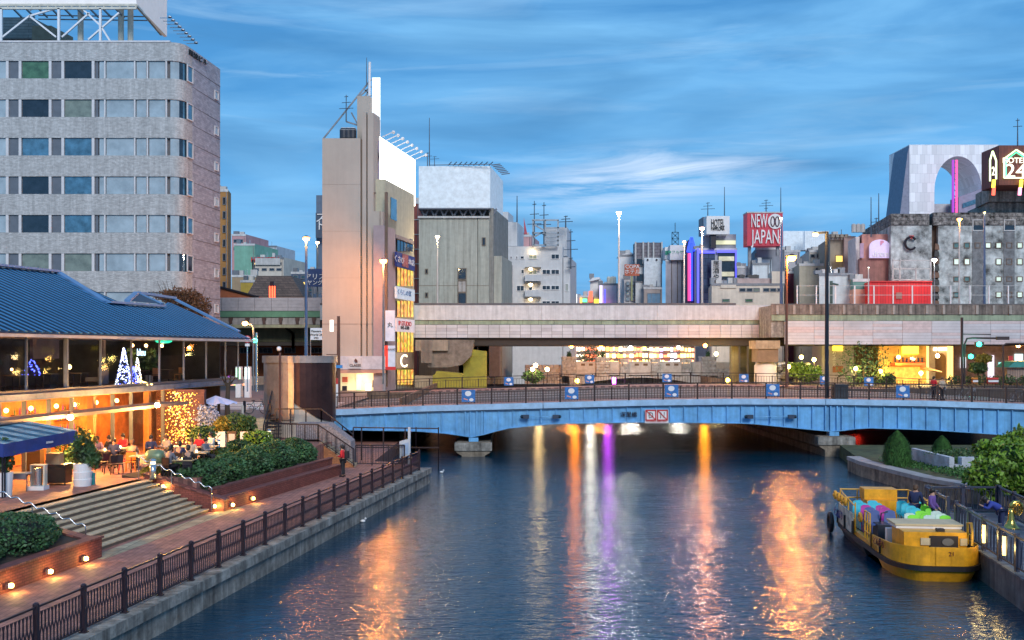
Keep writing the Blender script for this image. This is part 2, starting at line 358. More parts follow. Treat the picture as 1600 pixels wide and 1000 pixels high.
MB().prism([Q(-4.95, 33.9)[:2], Q(-4.95, 45.2)[:2], Q(-4.25, 45.2)[:2], Q(-4.25, 33.9)[:2]], .9, .906).build('pale_paving_strip', mat('pale_paving', (.36, .30, .20), .8, brick=(.5, .5, 'h', .02)), kind='structure', w=(0, 0, 0))
def wavy(name, pts, lab):
    t = thing(name, lab, 'handrail', pts[0])
    b = []; n = 60
    a, c_ = Vector(pts[0]), Vector(pts[1])
    for i in range(n+1):
        p = a.lerp(c_, i/n); p.z += .05*math.sin(i*2*PI/8)+.95; b.append(p)
    b.append(b[-1]+Vector((0, 0, -.25)))
    MB().tube(b, .026, 6).build('rail', steel, t, smooth=True)
    for q in (0.0, .45, 1.0):
        p = a.lerp(c_, q); MB().tube([p, p+Vector((0, 0, .95))], .02, 6).build('post', steel, t)
wavy('wavy_handrail', (Q(-8.2, 43.75, ZT), Q(-5.1, 43.8, .95)), 'wavy steel handrail on the brick edge at the far side of the wide steps')
wavy('wavy_handrail', (Q(-8.3, 34.2, ZT), Q(-5.1, 34.3, .95)), 'wavy steel handrail beside the hedge at the near side of the wide steps')
def brickwall(name, lab, pts, z0, z1, cap=True):
    """pts = footprint corners (off, Y), z1 list"""
    t = thing(name, lab, 'planter wall', Q(*pts[0], z0))
    MB().prism([Q(*p)[:2] for p in pts], z0, z1).build('brickwork', brick_red, t)
    if cap:
        z1 = z1 if hasattr(z1, '__len__') else [z1]*len(pts)
        cx = sum(p[0] for p in pts)/len(pts); cy = sum(p[1] for p in pts)/len(pts)
        e_ = [(p[0]+.05*(1 if p[0] > cx else -1), p[1]+.05*(1 if p[1] > cy else -1)) for p in pts]
        n = len(pts)
        m = MB(); vs = [(*Q(*p)[:2], z+.003) for p, z in zip(e_, z1)]+[(*Q(*p)[:2], z+.07) for p, z in zip(e_, z1)]
        m.add(vs, [tuple(range(n))[::-1], tuple(range(n, 2*n))]+[(i, (i+1) % n, n+(i+1) % n, n+i) for i in range(n)])
        m.build('coping', mat('brick_coping', (.20, .07, .06), .6, brick=(.1, .25, 'h', .012)), t)
    return t
brickwall('brick_seat_wall', 'low red brick seat wall along the walkway below the long hedge', [(-4.6, 44.3), (-3.75, 57), (-4.25, 57), (-5.1, 44.3)], .9, [1.42, 1.42, 1.42, 1.42])
brickwall('brick_planter_wall', 'red brick planter wall holding back the long hedge above the seat wall', [(-5.1, 44.3), (-4.25, 57), (-4.55, 57), (-5.4, 44.3)], .9, [1.8, 1.8, 1.8, 1.8])
brickwall('brick_stair_cheek', 'sloping red brick cheek wall at the far end of the wide steps', [(-4.6, 43.85), (-4.6, 44.25), (-8.0, 44.25), (-8.0, 43.85)], .9, [1.35, 1.35, 2.5, 2.5])
brickwall('brick_planter_wall', 'red brick planter wall with three glowing lights at the near end of the walkway', [(-4.45, 20), (-4.5, 34.2), (-4.85, 34.2), (-4.8, 20)], .9, [1.55, 1.55, 1.55, 1.55])
brickwall('brick_stair_cheek', 'short red brick cheek wall at the near end of the wide steps', [(-4.86, 33.9), (-4.86, 34.25), (-7.9, 34.25), (-7.9, 33.9)], .9, [1.5, 1.5, 2.35, 2.35])
MB().prism([Q(-5.4, 44.3)[:2], Q(-4.55, 57)[:2], Q(-9.2, 57)[:2], Q(-9.2, 44.3)[:2]], .9, [1.7, 1.7, 2.42, 2.42]).build('planting_bed', soil, kind='structure', w=(0, 0, 0))
MB().prism([Q(-4.8, 20)[:2], Q(-4.85, 33.9)[:2], Q(-8.2, 33.9)[:2], Q(-8.2, 20)[:2]], .9, [1.5, 1.5, 2.4, 2.4]).build('planting_bed', soil, kind='structure', w=(0, 0, 0))
def hedge(lab, blobs, n=5000, size=.07, m=leaf_dark, name='hedge', cat='hedge', grp=None):
    t = thing(name, lab, cat, blobs[0][0], grp)
    b = MB()
    for c_, r, w_ in blobs: b.ball((0, 0, 0), 1, 14, 8); kk = len(b.v)-14*9; b.v[kk:] = [(v[0]*r[0]*.78+c_[0], v[1]*r[1]*.78+c_[1], v[2]*r[2]*.78+c_[2]) for v in b.v[kk:]]
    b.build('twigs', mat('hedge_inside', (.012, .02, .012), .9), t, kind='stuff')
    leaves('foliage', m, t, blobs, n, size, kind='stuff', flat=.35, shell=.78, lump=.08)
    return t
HG = 'clipped hedge mounds in the brick planter'
for i, (o_, y, rx, ry, rz, z, lab) in enumerate((
        (-6.9, 45.6, 1.1, 1.5, .62, 2.05, 'dark green hedge mound nearest the wide steps'),
        (-6.8, 48.0, 1.0, 1.3, .60, 2.0, 'dark green hedge mound second from the wide steps'),
        (-6.8, 50.4, 1.0, 1.4, .68, 2.0, 'dark green hedge mound in the middle of the long planter'),
        (-6.9, 53.0, 1.1, 1.6, .75, 2.05, 'dark green hedge mound before the last one at the planter'),
        (-6.9, 55.6, 1.1, 1.3, .7, 2.0, 'dark green hedge mound at the far end of the planter by the ramp'))):
    hedge(lab, [(Q(o_+.35+(y-44.3)*.06, y, z+.1), (rx*1.1, ry*.84, rz*1.35), 1), (Q(o_-.75+(y-44.3)*.04, y+.3, z+.2), (.7, ry*.65, rz*.9), .4)], 7000, .07, grp=HG)
hedge('large dark green hedge with a lamplit top in the near brick planter', [(Q(-6.2, 32.0, 2.0), (1.35, 1.9, .7), 1), (Q(-6.1, 29.0, 1.95), (1.3, 1.9, .68), 1), (Q(-6.1, 26.0, 1.95), (1.3, 1.9, .66), 1)], 14000, .06)
for i, (px, py, y, s, m, lab) in enumerate(((612, 0, 0, 0, 0, ''),)[0:0] or (
        (-8.4, 54.5, 2.7, .65, leaf_mid, 'loose green shrub behind the hedge near the ramp'),
        (-8.9, 49.5, 2.45, .38, leaf_yellow, 'lamplit yellow green shrub behind the hedge by a steel bollard'),
        (-8.7, 46.6, 2.4, .3, leaf_yellow, 'small yellowish plant between two steel bollards'),
        (-8.5, 57.2, 2.9, .8, leaf_bright, 'bright green lamplit shrub below the curved tower'),
        (-8.3, 52.0, 2.6, .5, leaf_mid, 'ragged green shrub in front of the dining tables'),
        (-8.3, 44.9, 2.5, .35, leaf_yellow, 'low yellow plant beside the top of the steps'))):
    hedge(lab, [(Q(px, py, y), (s, s*1.3, s*.6), 1)], 900, .08, m, 'shrub', 'shrub')
# wall lights
def step_light(w, lab):
    t = thing('wall_light', lab, 'wall light', w, 'small glowing lights along the brick walls')
    MB().box(w[0]-.05, w[0]+.03, w[1]-.11, w[1]+.11, w[2]-.06, w[2]+.08).build('housing', steel, t)
    MB().ball((w[0]+.06, w[1], w[2]), .07, 8, 6).build('bulb', emat('wall_lamp', (1, .62, .14), 22), t)
    lamp_light(Vector(w)+Vector((.22, -.05, .02)), 16, (1, .58, .14), .06, parent=t)
for o_, y, z, lab in ((-4.38, 29.2, 1.1, 'glowing wall light nearest in the near planter wall'), (-4.38, 31.07, 1.1, 'glowing wall light in the middle of the near planter wall'),
        (-4.4, 33.0, 1.1, 'glowing wall light of the near planter wall beside the steps'), (-5.0, 43.75, 1.15, 'glowing wall light at the foot of the far stair cheek'),
        (-4.5, 44.4, 1.12, 'glowing wall light at the corner of the long seat wall'), (-4.38, 46.3, 1.12, 'glowing wall light on the long seat wall, farthest of all'),
        (-7.2, 43.75, 2.0, 'glowing light at the top of the far stair cheek')):
    step_light(Q(o_, y, z), lab)
# bollards
BG = 'steel bollard lights on the terrace edge'
for px, pyb, lab in ((239, 748, 'steel bollard light by the top of the steps'), (292, 731, 'steel bollard light in front of the dining tables'), (340, 712, 'steel bollard light beside the man in the grey suit'), (420, 693, 'short steel bollard light below the curved tower')):
    Yb = (CZ-2.35)*F/(pyb-HY); w = Vector((X(px, Yb), Yb, 2.35))
    t = thing('bollard', lab, 'bollard', w, BG)
    MB().lathe(w[0], w[1], [(.14, w[2]), (.14, w[2]+.62)], 14).build('body', steel, t, smooth=True)
    MB().lathe(w[0], w[1], [(.11, w[2]+.62), (.11, w[2]+.74)], 14).build('lens', emat('bollard_lens', (1, .8, .5), 2), t)
    MB().lathe(w[0], w[1], [(.15, w[2]+.74), (.14, w[2]+.82), (.03, w[2]+.86)], 14).build('cap', steel, t)
# ------------------------------------------------------------ blue girder bridge
YB, YE = 76.0, 110.0
def interp(tab, x):
    for (a, b), (c_, d) in zip(tab, tab[1:]):
        if x <= c_: return b+(d-b)*max(0, x-a)/(c_-a)
    return tab[-1][1]
TOP = [(480, 641), (525, 640), (660, 634), (820, 630), (1000, 625), (1150, 623), (1300, 623.5), (1450, 626), (1600, 631), (1760, 639)]
BOT = [(480, 672), (525, 672), (650, 674), (700, 678), (740, 684), (790, 670), (860, 663), (1000, 660), (1170, 662), (1240, 669), (1303, 675), (1350, 669), (1450, 672), (1600, 682), (1760, 690)]
bridge = thing('girder_bridge', 'long arched road bridge with sky blue steel girders across the river', 'bridge', (8, YB, 2))
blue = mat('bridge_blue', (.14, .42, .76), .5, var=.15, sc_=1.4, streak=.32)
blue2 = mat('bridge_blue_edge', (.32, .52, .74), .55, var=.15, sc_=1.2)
xs = list(range(500, 1761, 20))
def strip(x0, x1, ztop, zbot, y0, y1, n=None):
    m = MB(); pts = [(X(x, YB)) for x in np.linspace(x0, x1, max(2, int((x1-x0)/20)+1))]; pxs = np.linspace(x0, x1, len(pts))
    k = 0
    for i, (xx, px) in enumerate(zip(pts, pxs)):
        m.v += [(xx, y0, zbot(px)), (xx, y1, zbot(px)), (xx, y1, ztop(px)), (xx, y0, ztop(px))]
    for i in range(len(pts)-1):
        a = i*4
        for j in range(4): m.f.append((a+j, a+(j+1) % 4, a+4+(j+1) % 4, a+4+j))
    m.f.append((3, 2, 1, 0)); a = (len(pts)-1)*4; m.f.append((a, a+1, a+2, a+3)); return m
zt = lambda p: Z(interp(TOP, p), YB)
zb = lambda p: Z(interp(BOT, p), YB)
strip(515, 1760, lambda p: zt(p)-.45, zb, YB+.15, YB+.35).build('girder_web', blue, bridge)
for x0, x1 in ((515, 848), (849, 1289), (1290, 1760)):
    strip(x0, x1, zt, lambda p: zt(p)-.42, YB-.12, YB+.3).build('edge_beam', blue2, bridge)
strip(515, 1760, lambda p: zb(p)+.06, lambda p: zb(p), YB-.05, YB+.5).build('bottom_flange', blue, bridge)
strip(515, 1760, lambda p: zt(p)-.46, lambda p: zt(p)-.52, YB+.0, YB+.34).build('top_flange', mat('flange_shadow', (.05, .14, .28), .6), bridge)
for x in list(np.arange(534, 1760, 22.3)):
    if abs(x-740) < 12 or abs(x-1303) < 12: continue
    MB().box(X(x, YB)-.035, X(x, YB)+.035, YB-.0, YB+.15, zb(x)+.06, zt(x)-.52).build('stiffener', blue, bridge)
for c_ in (740, 1303):
    for d in (-13, -5, 5, 13):
        MB().box(X(c_+d, YB)-.05, X(c_+d, YB)+.05, YB-.04, YB+.15, zb(c_+d)+.06, zt(c_+d)-.52).build('stiffener', blue, bridge)
    MB().prism([(X(c_, YB)-.35, YB-.1), (X(c_, YB)+.35, YB-.1), (X(c_, YB)+.35, YB+.6), (X(c_, YB)-.35, YB+.6)], zb(c_)-.28, zb(c_)+.01).build('bearing', blue, bridge)
for yy in np.linspace(YB+4, YE-.5, 8):
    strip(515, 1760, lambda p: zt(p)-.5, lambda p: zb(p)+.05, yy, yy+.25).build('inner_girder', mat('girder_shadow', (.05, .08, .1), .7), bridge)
strip(500, 1760, lambda p: zt(p)-.15, lambda p: zt(p)-.45, YB+.3, YE).build('deck', asphalt, bridge)
strip(500, 1760, lambda p: zt(p)+.0, lambda p: zt(p)-.15, YB+.3, YB+4).build('pavement', mat('bridge_paving', (.36, .20, .17), .7, brick=(.4, .4, 'h', .02)), bridge)
strip(500, 1760, lambda p: zt(p)+.0, lambda p: zt(p)-.15, YE-4, YE).build('pavement', mat('bridge_paving', (1, 1, 1)), bridge)
for yy in (88, 93, 98):
    strip(500, 1760, lambda p: zt(p)-.144, lambda p: zt(p)-.149, yy, yy+.15).build('lane_line', white_paint, bridge)
for c_ in (740, 1303):
    pr = thing('bridge_pier', 'weathered concrete pier under the %s of the blue bridge' % ('left arch foot' if c_ == 740 else 'right arch foot'), 'bridge pier', (X(c_, YB), YB, 0))
    w0 = 1.25; xc = X(c_, YB); zt_ = zb(c_)-.28
    m = MB(); prof = [(-w0, zt_), (w0, zt_), (w0, zt_-.75), (w0-.4, zt_-1.0), (w0-.4, -1), (-w0+.4, -1), (-w0+.4, zt_-1.0), (-w0, zt_-.75)]
    m.extr([(xc+a, YB-.6, z) for a, z in prof], (0, YE-YB+.2, 0)).build('cap', mat('pier_concrete', (.26, .22, .17), .9, streak=.5, var=.3, bump=.5, bs=8), pr)
    MB().box(xc-w0-.12, xc+w0+.12, YB-.72, YB+.2, zt_-.62, zt_-.05).build('fender', concrete, pr)
# pipes, sign and name plate on the girder
for a, b, lab in ((822, 868, 'small blue navigation lamps joined by a pipe on the girder, left set'), (1172, 1236, 'pair of dark navigation lamps joined by a pipe on the girder, right set')):
    t = thing('navigation_lamp', lab, 'navigation lamp', P(a, 651, YB-.1))
    MB().tube([P(a, 651, YB-.25), P(b, 651, YB-.25)], .03).build('pipe', blue, t)
    for x in (a, b):
        p = P(x, 651, YB-.3); MB().beam(p+Vector((-.22, 0, 0)), p+Vector((.22, 0, 0)), .28).build('housing', mat('nav_dark', (.03, .05, .09), .4), t)
        MB().ball(p+Vector((-.3 if x == a else .3, 0, 0)), .14).build('lens', dark_glass, t)
    MB().tube([P((a+b)/2, 640, YB-.1), P((a+b)/2, 660, YB-.1)], .04).build('conduit', blue, t)
s = thing('no_wake_sign', 'white sign with two red prohibition squares hanging on the blue girder', 'sign', P(1025, 651, YB-.1))
MB().box(X(1007.5, YB), X(1044, YB), YB-.12, YB-.04, Z(661, YB), Z(640, YB)).build('panel', white_paint, s)
for a in (1017, 1035):
    c_ = P(a, 648.8, YB-.14); h = .36
    for u, v, w_, hh in ((0, h, 2*h+.09, .09), (0, -h, 2*h+.09, .09), (-h, 0, .09, 2*h), (h, 0, .09, 2*h)):
        MB().box(c_.x+u-w_/2, c_.x+u+w_/2, c_.y-.01, c_.y+.01, c_.z+v-hh/2, c_.z+v+hh/2).build('border', red_paint, s)
    MB().beam(c_+Vector((-h, -.015, h)), c_+Vector((h, -.015, -h)), .07, .02, (0, 1, 0)).build('slash', red_paint, s)
    MB().tube([c_+Vector((-.12, .0, .2)), c_+Vector((.1, 0, .16)), c_+Vector((.16, 0, -.1)), c_+Vector((-.12, 0, -.2)), c_+Vector((-.14, 0, .05))] if a < 1020 else
              [c_+Vector((-.14, 0, -.22)), c_+Vector((-.12, 0, .22)), c_+Vector((.12, 0, -.2)), c_+Vector((.14, 0, .22))], .03, 5).build('symbol', black_text, s)
text('引き波禁止 追越し禁止', .15, red_paint, s, P(1025.5, 658.6, YB-.13))
t = text('深里橋', .42, black_text, bridge, P(982.5, 648, YB-.02), ext=.04, name='bridge_name')
# railings on both sides
rail_m = mat('railing_brown', (.035, .02, .02), .45, .3)
def railing(name, lab, Yr, px0, px1, step, zf, posters):
    t = thing(name, lab, 'railing', (X(px0, Yr), Yr, zf(px0)))
    x0 = X(px0, Yr); x1 = X(px1, Yr); n = int((x1-x0)/step)
    for i in range(n+1):
        xa = x0+i*step; pa = 800+xa*F/YB; z = zf(pa)
        MB().box(xa-.06, xa+.06, Yr-.05, Yr+.07, z, z+1.22).build('post', rail_m, t)
        if i < n:
            xb = xa+step; z2 = zf(800+xb*F/YB); m = MB().beam((xa, Yr, z+1.2), (xb, Yr, z2+1.2), .09, .07)
            m.build('top_rail', rail_m, t)
            m = MB().beam((xa, Yr, z+.9), (xb, Yr, z2+.9), .04).beam((xa, Yr, z+.15), (xb, Yr, z2+.15), .04)
            nb = 12
            for j in range(1, nb):
                xx = xa+step*j/nb; zz = z+(z2-z)*j/nb; w_ = .03 if j != 6 else .09
                m.box(xx-w_/2, xx+w_/2, Yr-.02, Yr+.02, zz+.1, zz+(.9 if j != 6 else 1.0))
            m.build('balusters', rail_m, t, kind='stuff')
    for j, px in enumerate(posters):
        xx = X(px, Yr); z = zf(800+xx*F/YB)
        pt = thing('railing_poster', 'blue poster with pale round shapes on the %s bridge railing, %s from the left' % ('near' if 'near' in lab else 'far', ('first', 'second', 'third', 'fourth', 'fifth', 'sixth')[j]), 'poster', (xx, Yr-.08, z+.2), 'blue posters tied to the bridge railings')
        MB().box(xx-.5, xx+.5, Yr-.1, Yr-.08, z+.2, z+1.1).build('sheet', mat('poster_blue', (.03, .17, .48), .6, var=.3, sc_=5), pt)
        m = MB(); m.extr([(xx-.02+.24*math.cos(a), Yr-.105, z+.82+.2*math.sin(a)) for a in np.linspace(0, 2*PI, 15)[:-1]], (0, -.004, 0)); m.build('pale_disc', white_paint, pt)
        m = MB(); m.extr([(xx+.22+.16*math.cos(a), Yr-.105, z+.36+.12*math.sin(a)) for a in np.linspace(0, 2*PI, 13)[:-1]], (0, -.004, 0)); m.build('pale_disc', white_paint, pt)
        MB().beam((xx-.35, Yr-.11, z+.45), (xx-.05, Yr-.11, z+.35), .08, .01, (0, 1, 0)).build('print_stroke', mat('poster_orange', (.7, .3, .2), .6), pt)
railing('bridge_railing', 'brown railing on the near side of the blue bridge', YB+.1, 500, 1750, 2.55, lambda p: zt(p), (732, 893, 1049, 1207, 1410))
railing('bridge_railing', 'brown railing on the far side of the blue bridge', YE-.2, 620, 1650, 3.5, lambda p: zt(p), (795, 921, 1042, 1162, 1288, 1357))
# ------------------------------------------------------------ elevated highway
panel_m = mat('fascia_panel', (.56, .55, .57), .55, var=.16, sc_=.25)
panel_m2 = mat('fascia_panel_grey', (.48, .46, .48), .55, var=.16, sc_=.25)
green_m = mat('green_girder', (.30, .38, .26), .6, var=.2, sc_=.6, streak=.35)
para_stain = mat('parapet_stained', (.26, .22, .19), .85, streak=.75, var=.3)
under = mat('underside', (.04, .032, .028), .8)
hw = thing('elevated_highway', 'concrete and steel elevated highway with grey cladding panels behind the blue bridge', 'highway', (0, 124, 9))
YL, YR = 124.0, 118.0
def hb(m_, name, px0, px1, py0, py1, Yf, dep, parent=None):
    return MB().box(X(px0, Yf), X(px1, Yf), Yf, Yf+dep, Z(py1, Yf), Z(py0, Yf)).build(name, m_, parent or hw)
# left (white parapet) part
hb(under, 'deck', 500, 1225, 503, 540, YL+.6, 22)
hb(asphalt, 'road_surface', 500, 1225, 482, 503, YL+.6, 22)
for a, b in ((500, 846), (846, 1027), (1027, 1203)):
    hb(pale_concrete, 'parapet', a+.15, b-.15, 477, 500, YL, .5)
hb(mat('parapet_rail', (.10, .10, .11), .5), 'guard_rail', 500, 1150, 473.5, 476.9, YL+.1, .25)
for i in range(24):
    a = 620+i*24.6
    hb(green_m, 'girder_plate', a+.2, a+24.4, 500.3, 507, YL+.15, .4)
for i in range(36):
    a = 632+i*16.45
    if a > 1206: break
    for j in range(4):
        p0 = 507.5+j*5.1
        hb(panel_m if R.random() < .75 else panel_m2, 'cladding_panel', a+.25, a+16.2, p0, p0+4.85, YL+.05, .15)
# right (stained parapet) part
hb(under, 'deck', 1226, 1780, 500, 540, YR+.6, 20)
MB().box(X(1206, YR), X(1226, YR), YR+.3, YR+22, Z(527, YR), Z(477, YR)).build('joint_block', concrete, hw)
hb(asphalt, 'road_surface', 1226, 1780, 482, 500, YR+.6, 20)
for i in range(24):
    a = 1206+i*26
    hb(para_stain, 'parapet', a+.1, a+25.9, 476, 491.5, YR, .4)
    hb(mat('parapet_rib', (.40, .36, .32), .8, streak=.4), 'parapet_rib', a+7, a+11, 477, 491, YR-.12, .12)
    hb(green_m, 'girder_plate', a+.1, a+25.9, 491.8, 501, YR+.1, .3)
hb(mat('coping_dark', (.16, .15, .15), .8), 'parapet_coping', 1206, 1780, 474.6, 476, YR-.05, .5)
for i in range(12):
    a = 1226+i*46
    for j in range(8):
        p0 = 501.5+j*4.6
        hb(panel_m if R.random() < .7 else mat('fascia_panel_pink', (.60, .50, .49), .5, var=.12), 'cladding_strip', a+.25, a+45.8, p0, p0+4.4, YR+.05, .15)
for i in range(20):
    a = 1245+i*30; hb(white_paint, 'fence_post', a, a+1.6, 446, 476, YR+.3, .12)
for p0 in (446.5, 461): MB().beam(P(1245, p0, YR+.36), P(1790, p0, YR+.36), .05).build('fence_wire', off_white, hw)
# beams and pier below
for i in range(7):
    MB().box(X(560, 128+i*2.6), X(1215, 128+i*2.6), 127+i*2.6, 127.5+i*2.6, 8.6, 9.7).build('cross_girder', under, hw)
pc = mat('pier_tan', (.42, .33, .22), .8, var=.2, streak=.3)
hp = thing('highway_pier', 'round pale column with stepped tan cap holding up the elevated highway', 'pier', (X(1198, 119.5), 119.5, 4))
MB().box(X(1181, 118.6), X(1219, 118.6), 118.6, 122, Z(545, 118.6), Z(532, 118.6)).build('cap', pc, hp)
MB().prism([(X(1184, 118.8), 118.8), (X(1216, 118.8), 118.8), (X(1216, 118.8), 121.8), (X(1184, 118.8), 121.8)], Z(566, 118.8), Z(545, 118.8)).build('cap_underside', mat('pier_brown', (.2, .14, .09), .8), hp)
MB().lathe(X(1197, 120), 120.3, [(1.28, -1), (1.28, Z(571, 120)), (.9, Z(565, 120))], 20).build('column', mat('column_pale', (.62, .58, .53), .7, var=.06), hp, smooth=True)
for i, (a, b, c_) in enumerate(((1143, 1154, 571), (1157, 1167, 573), (1170, 1180, 566))):
    hb(mat('pier_olive', (.22, .19, .10), .8, streak=.3), 'rear_column', a, b, 541, 600, 126+i, 1.2, hp)
# dark machinery mass at the left end under the highway
um = thing('highway_abutment', 'dark ribbed concrete bracket under the left end of the highway', 'bridge pier', P(690, 600, 120))
hb(mat('abut_brown', (.32, .28, .22), .85, streak=.3), 'block', 649, 700, 531, 548, 119.5, 8, um)
for i in range(9): hb(mat('abut_rib', (.28, .24, .20), .8), 'rib', 658+i*2, 659.1+i*2, 531, 567, 119.2, .3, um)
m = MB().extr([P(676, 531, 120), P(740, 531, 120), P(736, 556, 120), P(722, 570, 120), P(700, 574, 120), P(668, 574, 120)], (0, 5, 0)); m.build('bracket', mat('abut_dark', (.20, .17, .14), .85, var=.3), um)
hb(mat('abut_wall', (.34, .30, .22), .85), 'wall', 648, 676, 587, 606, 121, 3, um)
# yellow site sheds
for a, b, c_, y_, lab in ((676, 722, 580, 117, 'low yellow green shed roof under the highway behind the railing'), (724, 760, 545, 122, 'tall olive yellow gabled hoarding under the highway')):
    t = thing('yellow_shed', lab, 'shed', P(a, 604, y_)); ym = mat('yellow_shed', (.30, .27, .03), .7, var=.15)
    hb(ym, 'wall', a, b, c_+6, 606, y_, 3, t)
    m = MB().extr([P(a-1, c_+12, y_-.05), P(a+6, c_, y_-.05), P(b, c_+4, y_-.05), P(b, c_+12, y_-.05)], (0, 3.1, 0)); m.build('roof', ym, t)
# river bank walls under the bridge
bw = thing('bank_wall', 'rust stained river wall in the shade under the left end of the bridge', 'river wall', (-8.6, 90, 0))
for i in range(14):
    MB().box(-8.8, -8.55, 80+i*6.8, 80+i*6.8+6.7, -1, 4.1).build('wall_panel', mat('rusty_wall', (.19, .12, .08), .85, streak=.6, var=.3), bw)
MB().box(-13.6, -8.8, 96, 96.4, .9, 3.9).build('end_wall', mat('rusty_wall', (1, 1, 1)), bw)
MB().box(27.6, 28, 100, 175, -1, 4.1).build('river_wall', mat('rusty_wall', (1, 1, 1)), kind='structure')
MB().box(28, 200, 99.5, 100, -1, 4.1).build('river_wall', mat('dark_bank', (.07, .055, .05), .9), kind='structure')
# ------------------------------------------------------------ building helpers
def bldg(name, lab, px, Y, cat='building', z=3.6): return thing(name, lab, cat, (X(px, Y), Y, z))
def blk(parent, m_, name, px0, px1, py0, py1, Y, dep, side=None, proud=0):
    """block seen at pixels px0..px1 x py0..py1 on its front; side = pixel x of the far right/left edge of its side face"""
    y0 = Y-proud; a, b = X(px0, Y), X(px1, Y); z0, z1 = (Z(py1, Y) if py1 is not None else 3.4), Z(py0, Y)
    if side is None: pts = [(a, y0), (b, y0), (b+.151*dep, y0+dep), (a+.151*dep, y0+dep)]
    else: pts = [(a, y0), (b, y0), (X(side, Y+dep), y0+dep), (X(side, Y+dep)-(b-a), y0+dep)]
    return MB().prism(pts, z0, z1).build(name, m_, parent)
def winmesh(w, h, pane, frame, nx=1, ny=1, fr=.08, dep=.12):
    def mk():
        f = MB(); f.box(-w/2, w/2, -dep, 0, 0, fr).box(-w/2, w/2, -dep, 0, h-fr, h).box(-w/2, -w/2+fr, -dep, 0, fr, h-fr).box(w/2-fr, w/2, -dep, 0, fr, h-fr)
        for i in range(1, nx): x = -w/2+w*i/nx; f.box(x-fr/3, x+fr/3, -dep*.8, 0, fr, h-fr)
        for i in range(1, ny): z = h*i/ny; f.box(-w/2+fr, w/2-fr, -dep*.7, 0, z-fr/3, z+fr/3)
        p = MB().box(-w/2+fr, w/2-fr, -dep*.35, 0, fr, h-fr)
        return f.mesh('window', frame), p.mesh('pane', pane)
    return cached((round(w, 2), round(h, 2), pane.name, frame.name, nx, ny, fr), mk)
def win(parent, p, rz, w, h, pane, frame=None, nx=1, ny=1, fr=.08, name='window'):
    fm_, pm = winmesh(w, h, pane, frame or grey_metal, nx, ny, fr)
    o = put(name, fm_, parent, p, rz); q = bpy.data.objects.new('pane', pm); col.objects.link(q); q.parent = o; return o
def wins(parent, pxs, pys, Y, pane, frame=None, nx=1, fr=.08, alt=None, ap=.3):
    """front windows: pxs = [(x0,x1)], pys = [(y0,y1)] in photograph pixels at depth Y"""
    for (y0, y1) in pys:
        for (x0, x1) in pxs:
            w = (x1-x0)*Y/F; h = (y1-y0)*Y/F
            win(parent, (X((x0+x1)/2, Y), Y-.01, Z(y1, Y)), 0, w, h, alt if (alt and R.random() < ap) else pane, frame, nx, 1, fr)
def swins(parent, x_at, Y0, Y1, n, zs, h, pane, frame=None, fill=.7, slope=.151, alt=None, ap=.3):
    """windows on a side face that starts at world x = x_at, depth Y0, and runs back"""
    for i in range(n):
        y = Y0+(i+.5)*(Y1-Y0)/n; w = (Y1-Y0)/n*fill*math.sqrt(1+slope**2)
        for z in zs: win(parent, (x_at+slope*(y-Y0)+.01, y, z), math.atan2(1, slope), w, h, alt if (alt and R.random() < ap) else pane, frame)
def antenna(px, py0, py1, Y, lab, r=.05, yagi=0):
    t = thing('antenna', lab, 'antenna', P(px, py1, Y)); MB().tube([P(px, py1, Y), P(px, py0, Y)], [r*1.4, r*.7], 5).build('mast', mat('antenna_grey', (.07, .10, .14), .5), t)
    for i in range(yagi):
        z = py0+(py1-py0)*(.08+.22*i); a = 3+4*((i*7) % 3)
        m = MB().tube([P(px-a, z, Y), P(px+a, z-1, Y)], r*.6, 4)
        for k in range(-2, 3): m.tube([P(px+k*a/2.2, z, Y-.5), P(px+k*a/2.2, z, Y+.5)], r*.5, 4)
        m.build('aerial', MATS['antenna_grey'], t)
    return t
# ------------------------------------------------------------ office building on the left
YO = 100.0
ob = bldg('office_building', 'grey stone clad office block with bands of windows and a rounded corner', 100, YO)
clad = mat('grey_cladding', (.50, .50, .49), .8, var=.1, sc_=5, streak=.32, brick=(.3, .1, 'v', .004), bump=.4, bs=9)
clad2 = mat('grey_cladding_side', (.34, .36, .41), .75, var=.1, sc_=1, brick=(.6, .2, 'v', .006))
mull = mat('mullion_white', (.62, .60, .60), .5, var=.08)
def corner(off=0.0):
    cx, cy, r = -33.4, 101.3, 1.3+off; pts = [(-60, 100-off)]
    for i in range(9): a = -PI/2+(PI/2-.15)*i/8; pts.append((cx+r*math.cos(a), cy+r*math.sin(a)))
    return pts
FL = [(95+60.2*i, 122.5+60.2*i) for i in range(9)]
yend = 109.6; xe = X(344, yend)
core = corner(-.35)+[(xe-.35, yend), (-60, yend+8)]
MB().prism(core, 3.4, Z(66, YO)).build('core', mat('core_dark', (.12, .12, .13), .6), ob)
prev = 66
for i, (a, b) in enumerate(FL+[(700, 0)]):
    z1 = Z(prev, YO); z0 = Z(a, YO) if i < len(FL) else 4.2
    band = corner(0); sx = -32.1+.151*(103.1-101.3)
    band = band+[(band[-1][0]+.151*1.2, band[-1][1]+1.2)]
    band = band+[(band[-1][0]-.6, band[-1][1]), (-60, 103)]
    MB().prism(band, z0+.002, z1-.002).build('spandrel', clad, ob)
    prev = b if i < len(FL) else 0
MB().box(-60, -33.4, YO-.06, YO+.5, Z(66, YO), Z(63.5, YO)).build('parapet_trim', mull, ob)
sx0 = corner(0)[-1]; Ys = sx0[1]+1.2; Xs = sx0[0]+.151*1.2
MB().prism([(Xs, Ys), (xe, yend), (xe-3, yend+.3), (Xs-2, Ys+.1)], 3.4, Z(66, YO)).build('side_wall', clad2, ob)
